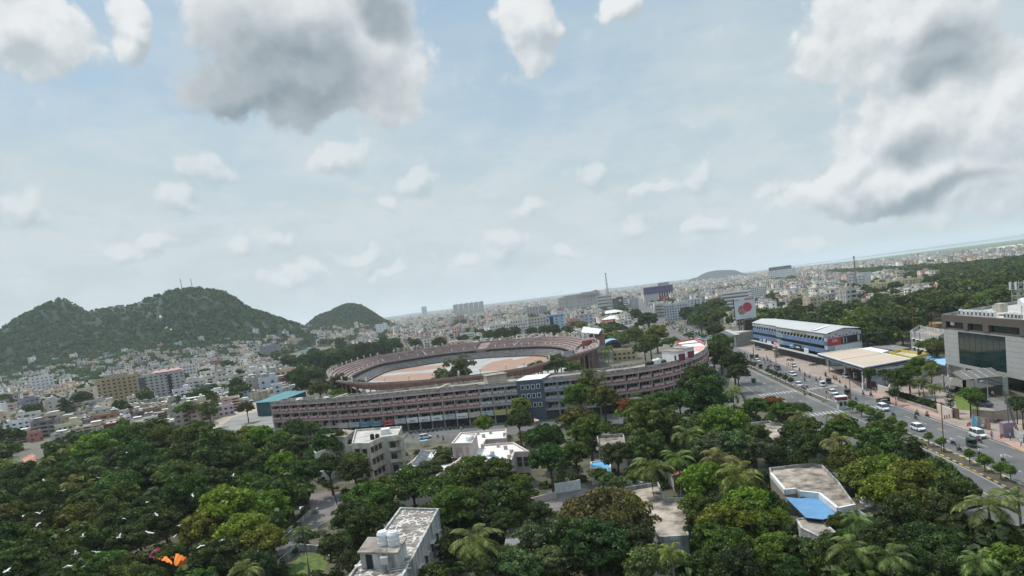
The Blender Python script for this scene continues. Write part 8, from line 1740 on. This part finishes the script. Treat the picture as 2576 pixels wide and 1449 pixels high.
# police booth, barrier, tower kiosk, gantry
X, Y = g('R2', 375, 720); S = thing('police_booth', 'small traffic booth with white roof slab and red sign panel', 'booth', (X, Y, 0)); X += .5; S.scale = (1, 1, 1); m = MB(); m.box(X, Y, 0, 2.0, 2.0, 2.4, -.15); m.build('cabin', mat('booth_green', (.45, .52, .48), .8, .2, 1), S); m = MB(); m.box(X, Y, 2.4, 2.8, 2.3, .2, -.15); m.box(X, Y, 3.55, 3.0, 2.4, .2, -.15); m.build('roof', M_white, S); m = MB(); m.box(X, Y, 2.6, 2.7, 2.2, .95, -.15); m.build('sign_panel', mat('booth_red', (.22, .04, .05), .6, .3, 1), S); m = MB()
for sx in (-.6, .6): m.box(X + sx, Y - 1.1, 1.1, .7, .1, 1.1, -.15)
m.build('window', M_glass, S)
for a, b in ((('R1', 1600, 1050), ('R1', 1760, 1130)), (('R1', 1760, 1130), ('R1', 1920, 1200)), (('R1', 1180, 1030), ('R1', 1330, 1070))):
    A, B = Vector(g(*a)), Vector(g(*b)); S = thing('barrier', 'pink and white railing barrier at the median gap', 'barrier', (*A, 0), group='railing barriers'); m = MB(); n = 9
    for z in (.35, .95): m.bar((*A, z), (*B, z), .08, .08)
    m.build('rail', mat('barrier_pink', (.50, .22, .20), .7, .3, 1), S); m = MB()
    for k in range(n + 1): p = A.lerp(B, k / n); m.bar((*p, 0), (*p, 1.05), .09, .09)
    m.build('post', M_white, S)
X, Y = g('R1', 810, 425); S = thing('clock_tower', 'tan round kiosk tower with stacked stone caps on the plaza', 'tower', (X, Y, 0)); m = MB(); m.lathe([(1.3, 0), (1.3, .4), (.9, .5), (.7, 3.2)], X, Y, 12); m.build('shaft', mat('kiosk_stone', (.36, .30, .22), .9, .3, .8), S); m = MB(); m.lathe([(.7, 3.2), (1.6, 3.6), (1.4, 3.9), (.7, 4.1), (.65, 4.6), (1.3, 4.9), (.7, 5.3), (.2, 5.6)], X, Y, 12); m.build('cap', MAT['kiosk_stone'], S)
# bollards by the driveways
m = MB(); m.lathe([(.12, 0), (.12, .8), (.06, .9)], n=8); BO = m.mesh('bollard', mat('bollard_red', (.24, .07, .05), .7, .2, 1))
for t, x, y in (('R3', 980, 380), ('R3', 1025, 370), ('R3', 1072, 360), ('R3', 1440, 540), ('R3', 1470, 525), ('R3', 1495, 510), ('R3', 2115, 785), ('R3', 2142, 765), ('R3', 2168, 750), ('R2', 100, 520), ('R2', 190, 505)): X, Y = g(t, x, y); tag(link('bollard', BO, None, (X, Y, .02)), 'short dark red bollard on the paving', 'bollard', 'dark red bollards')
# the little stall and cart on the side street, banners at the right edge
X, Y = g('R8', 425, 800); S = thing('street_stall', 'street stall with light blue top beside the cream apartments', 'stall', (X, Y, 0)); m = MB(); m.box(X, Y, 1.9, 2.4, 1.8, .08, .2); m.build('top', M_skyblue, S); m = MB()
for dx in (-1, 1):
    for dy in (-.7, .7): m.box(X + dx, Y + dy, 0, .07, .07, 1.9)
m.build('pole', M_metal, S)
X, Y = g('R3', 2430, 850); m = MB(); a, b = g('R3', 2320, 720), g('R3', 2560, 880); m.bar((*a, 1.2), (*b, 1.2), .08, 1.7); tag(m.build('banner', MAT['board_grey']), 'grey cloth banner strung along the right edge pavement', 'banner')
a = g('R3', 2235, 740); m = MB(); m.box(a[0], a[1], 0, 2., 1.6, 3.2, -.2); tag(m.build('gate_pillar', mat('mauve_paint', (.26, .20, .24), .8, .2, 1)), 'thick mauve gate pillar beside the electricity poles', 'pillar')
# egrets
def egret_me(up):
    m = MB(); m.tube([(-.42, 0, 0), (-.25, 0, .02), (0, 0, 0), (.22, 0, .03), (.34, 0, .10), (.42, 0, .12), (.62, 0, .09)], [.02, .07, .11, .07, .04, .05, .008], 7); m.tube([(-.3, 0, -.02), (-.75, 0, -.05)], .018, 4)
    b = m.mesh('body', M_white); w = MB()
    for s in (-1, 1):
        zt = up * .42; top = [(.16, s * .08, .05), (.2, s * .42, .05 + zt * .7), (.05, s * .85, .05 + zt), (-.14, s * .8, .04 + zt), (-.16, s * .4, .03 + zt * .6), (-.16, s * .08, .03)]; n = len(top); w.add(top + [(x, y, z - .025) for x, y, z in top], [tuple(range(n)), tuple(range(2 * n - 1, n - 1, -1))] + [(i, n + i, n + (i + 1) % n, (i + 1) % n) for i in range(n)])
    return b, w.mesh('wing', M_white)
EG = [egret_me(u) for u in (-.5, .3, 1.1)]
for k, (x, y) in enumerate(((1110, 365), (870, 590), (550, 705), (1290, 800), (1690, 745), (350, 900), (335, 990), (600, 1045), (725, 1105), (1090, 945), (1310, 1070), (1045, 1112), (1760, 1185), (1945, 1138), (665, 1255), (590, 1360), (735, 1365), (1520, 1110), (205, 918), (60, 1405), (2040, 575), (1570, 1005), (1370, 912), (390, 615), (2640, 845 - 0), (840, 1240))):
    z = 14 + (k * 7) % 9; X, Y = g('A5', x, y, z); T = thing('egret', 'white egret gliding over the dark trees', 'bird', (X, Y, z), vr.uniform(0, 6.28), 'egrets over the trees'); b, w_ = EG[k % 3]; link('body', b, T); link('wing', w_, T); T.scale = (.6,) * 3; T.rotation_euler = (vr.uniform(-.5, .5), vr.uniform(-.2, .2), vr.uniform(0, 6.28))
# ------------------------------------------------------------------ haze
mb = MB(); mb.box(0, GR / 2 - 1000, -1.5, 2 * GR + 200, GR + 2300, 262)
hm = bpy.data.materials.new('haze'); hm.use_nodes = True; t = hm.node_tree; t.nodes.clear()
o_ = t.nodes.new('ShaderNodeOutputMaterial'); pv = t.nodes.new('ShaderNodeVolumePrincipled')
pv.inputs['Color'].default_value = (.84, .90, .95, 1); pv.inputs['Density'].default_value = .8e-4; pv.inputs['Anisotropy'].default_value = .2
t.links.new(pv.outputs[0], o_.inputs['Volume'])
try: hm.cycles.homogeneous_volume = True
except Exception: pass
hz_o = mb.build('haze', hm); hz_o['kind'] = 'stuff'; hz_o['label'] = 'pale blue haze over the whole city'; hz_o['category'] = 'haze'
# ------------------------------------------------------------------ labels: each names its own place
bpy.context.view_layer.update()
LMK = [('twin roof tanks', 975, 1357), ('orange cloth awning', 420, 1397), ('blue awning bungalow', 2040, 1275), ('cream apartments', 960, 1120), ('white coated roof', 1230, 1140), ('small blue roof', 1508, 1180), ('blotched L roof', 1680, 1290), ('paved yard', 1410, 1262), ('terracotta roof', 75, 1162), ('grass plot', 775, 1425), ('park lane lamp', 845, 1245), ('stadium', 1180, 905), ('blue grey office front', 1325, 1010), ('tricolour drums', 1548, 800), ('purple mall', 1660, 740), ('billboard', 1873, 775), ('tan canopy', 2180, 915), ('glass office', 2480, 880), ('yellow apartment row', 2240, 722), ('blue complex', 2020, 850), ('columned hall', 1855, 850), ('zebra crossings', 2150, 1000), ('posters', 2470, 1070), ('near median', 2420, 1160), ('teal shed', 700, 1005), ('sports court', 650, 1060), ('beige apartments', 310, 980), ('pink pyramid roofs', 415, 965), ('left hill foot', 180, 890), ('big hill foot', 520, 860), ('small hill', 870, 820), ('grey mall', 1460, 765), ('white hotel', 1700, 785), ('white hospital', 1970, 692), ('far left houses', 60, 1040), ('pavilion rooms', 1710, 880), ('tiled cottage', 1690, 1170), ('dark shed roof', 1335, 1350), ('bottom right palms', 2470, 1300), ('bottom left corner', 60, 1400), ('mint green house', 775, 890), ('grey office block', 2350, 850), ('river plain', 2300, 650)]
tops = [o for o in COL.objects if o.parent is None and o.get('category') and o.get('kind') != 'stuff']
def pos(o): return P(*o.matrix_world.translation) if o.type == 'EMPTY' or o.location.length > 1 else P(*(sum((o.matrix_world @ Vector(c) for c in o.bound_box), Vector()) / 8))
from collections import defaultdict
def groups():
    gr = defaultdict(list)
    for o in tops: gr[o['label']].append(o)
    return gr
def trunc(s, n=16):
    w_ = s.split(); return ' '.join(w_[:n])
for lab, L_ in groups().items():
    if len(L_) < 2: continue
    for o in L_:
        x, y = pos(o); nm, lx, ly = min(LMK, key=lambda l: math.hypot(l[1] - x, (l[2] - y) * 1.3)); dx, dy = x - lx, y - ly
        rel = ('right of' if dx > 0 else 'left of') if abs(dx) > abs(dy) * 1.2 else ('behind' if dy < 0 else 'in front of')
        o['label'] = lab + ', ' + rel + ' the ' + nm
ORD = ['leftmost', 'second from left', 'third from left', 'fourth from left', 'fifth from left', 'sixth from left', 'seventh from left', 'eighth from left', 'ninth from left', 'tenth from left']
for lab, L_ in groups().items():
    if len(L_) < 2: continue
    L_.sort(key=lambda o: pos(o)[0]); n = len(L_)
    for i, o in enumerate(L_):
        if n == 2: s = ('left', 'right')[i] + ' one'
        elif i == n - 1: s = 'rightmost'
        elif i < 10: s = ORD[i]
        else: s = {1: 'second', 2: 'third', 3: 'fourth', 4: 'fifth', 5: 'sixth', 6: 'seventh', 7: 'eighth', 8: 'ninth', 9: 'tenth'}.get(n - 1 - i, 'middle') + ' from right'
        o['label'] = lab + ', ' + s
for o in tops:
    w_ = o['label'].split()
    if len(w_) > 16:
        drop = ['the', 'with', 'a', 'and', 'of']
        for d in drop:
            while len(w_) > 16 and d in w_: w_.remove(d)
        o['label'] = ' '.join(w_[:16])
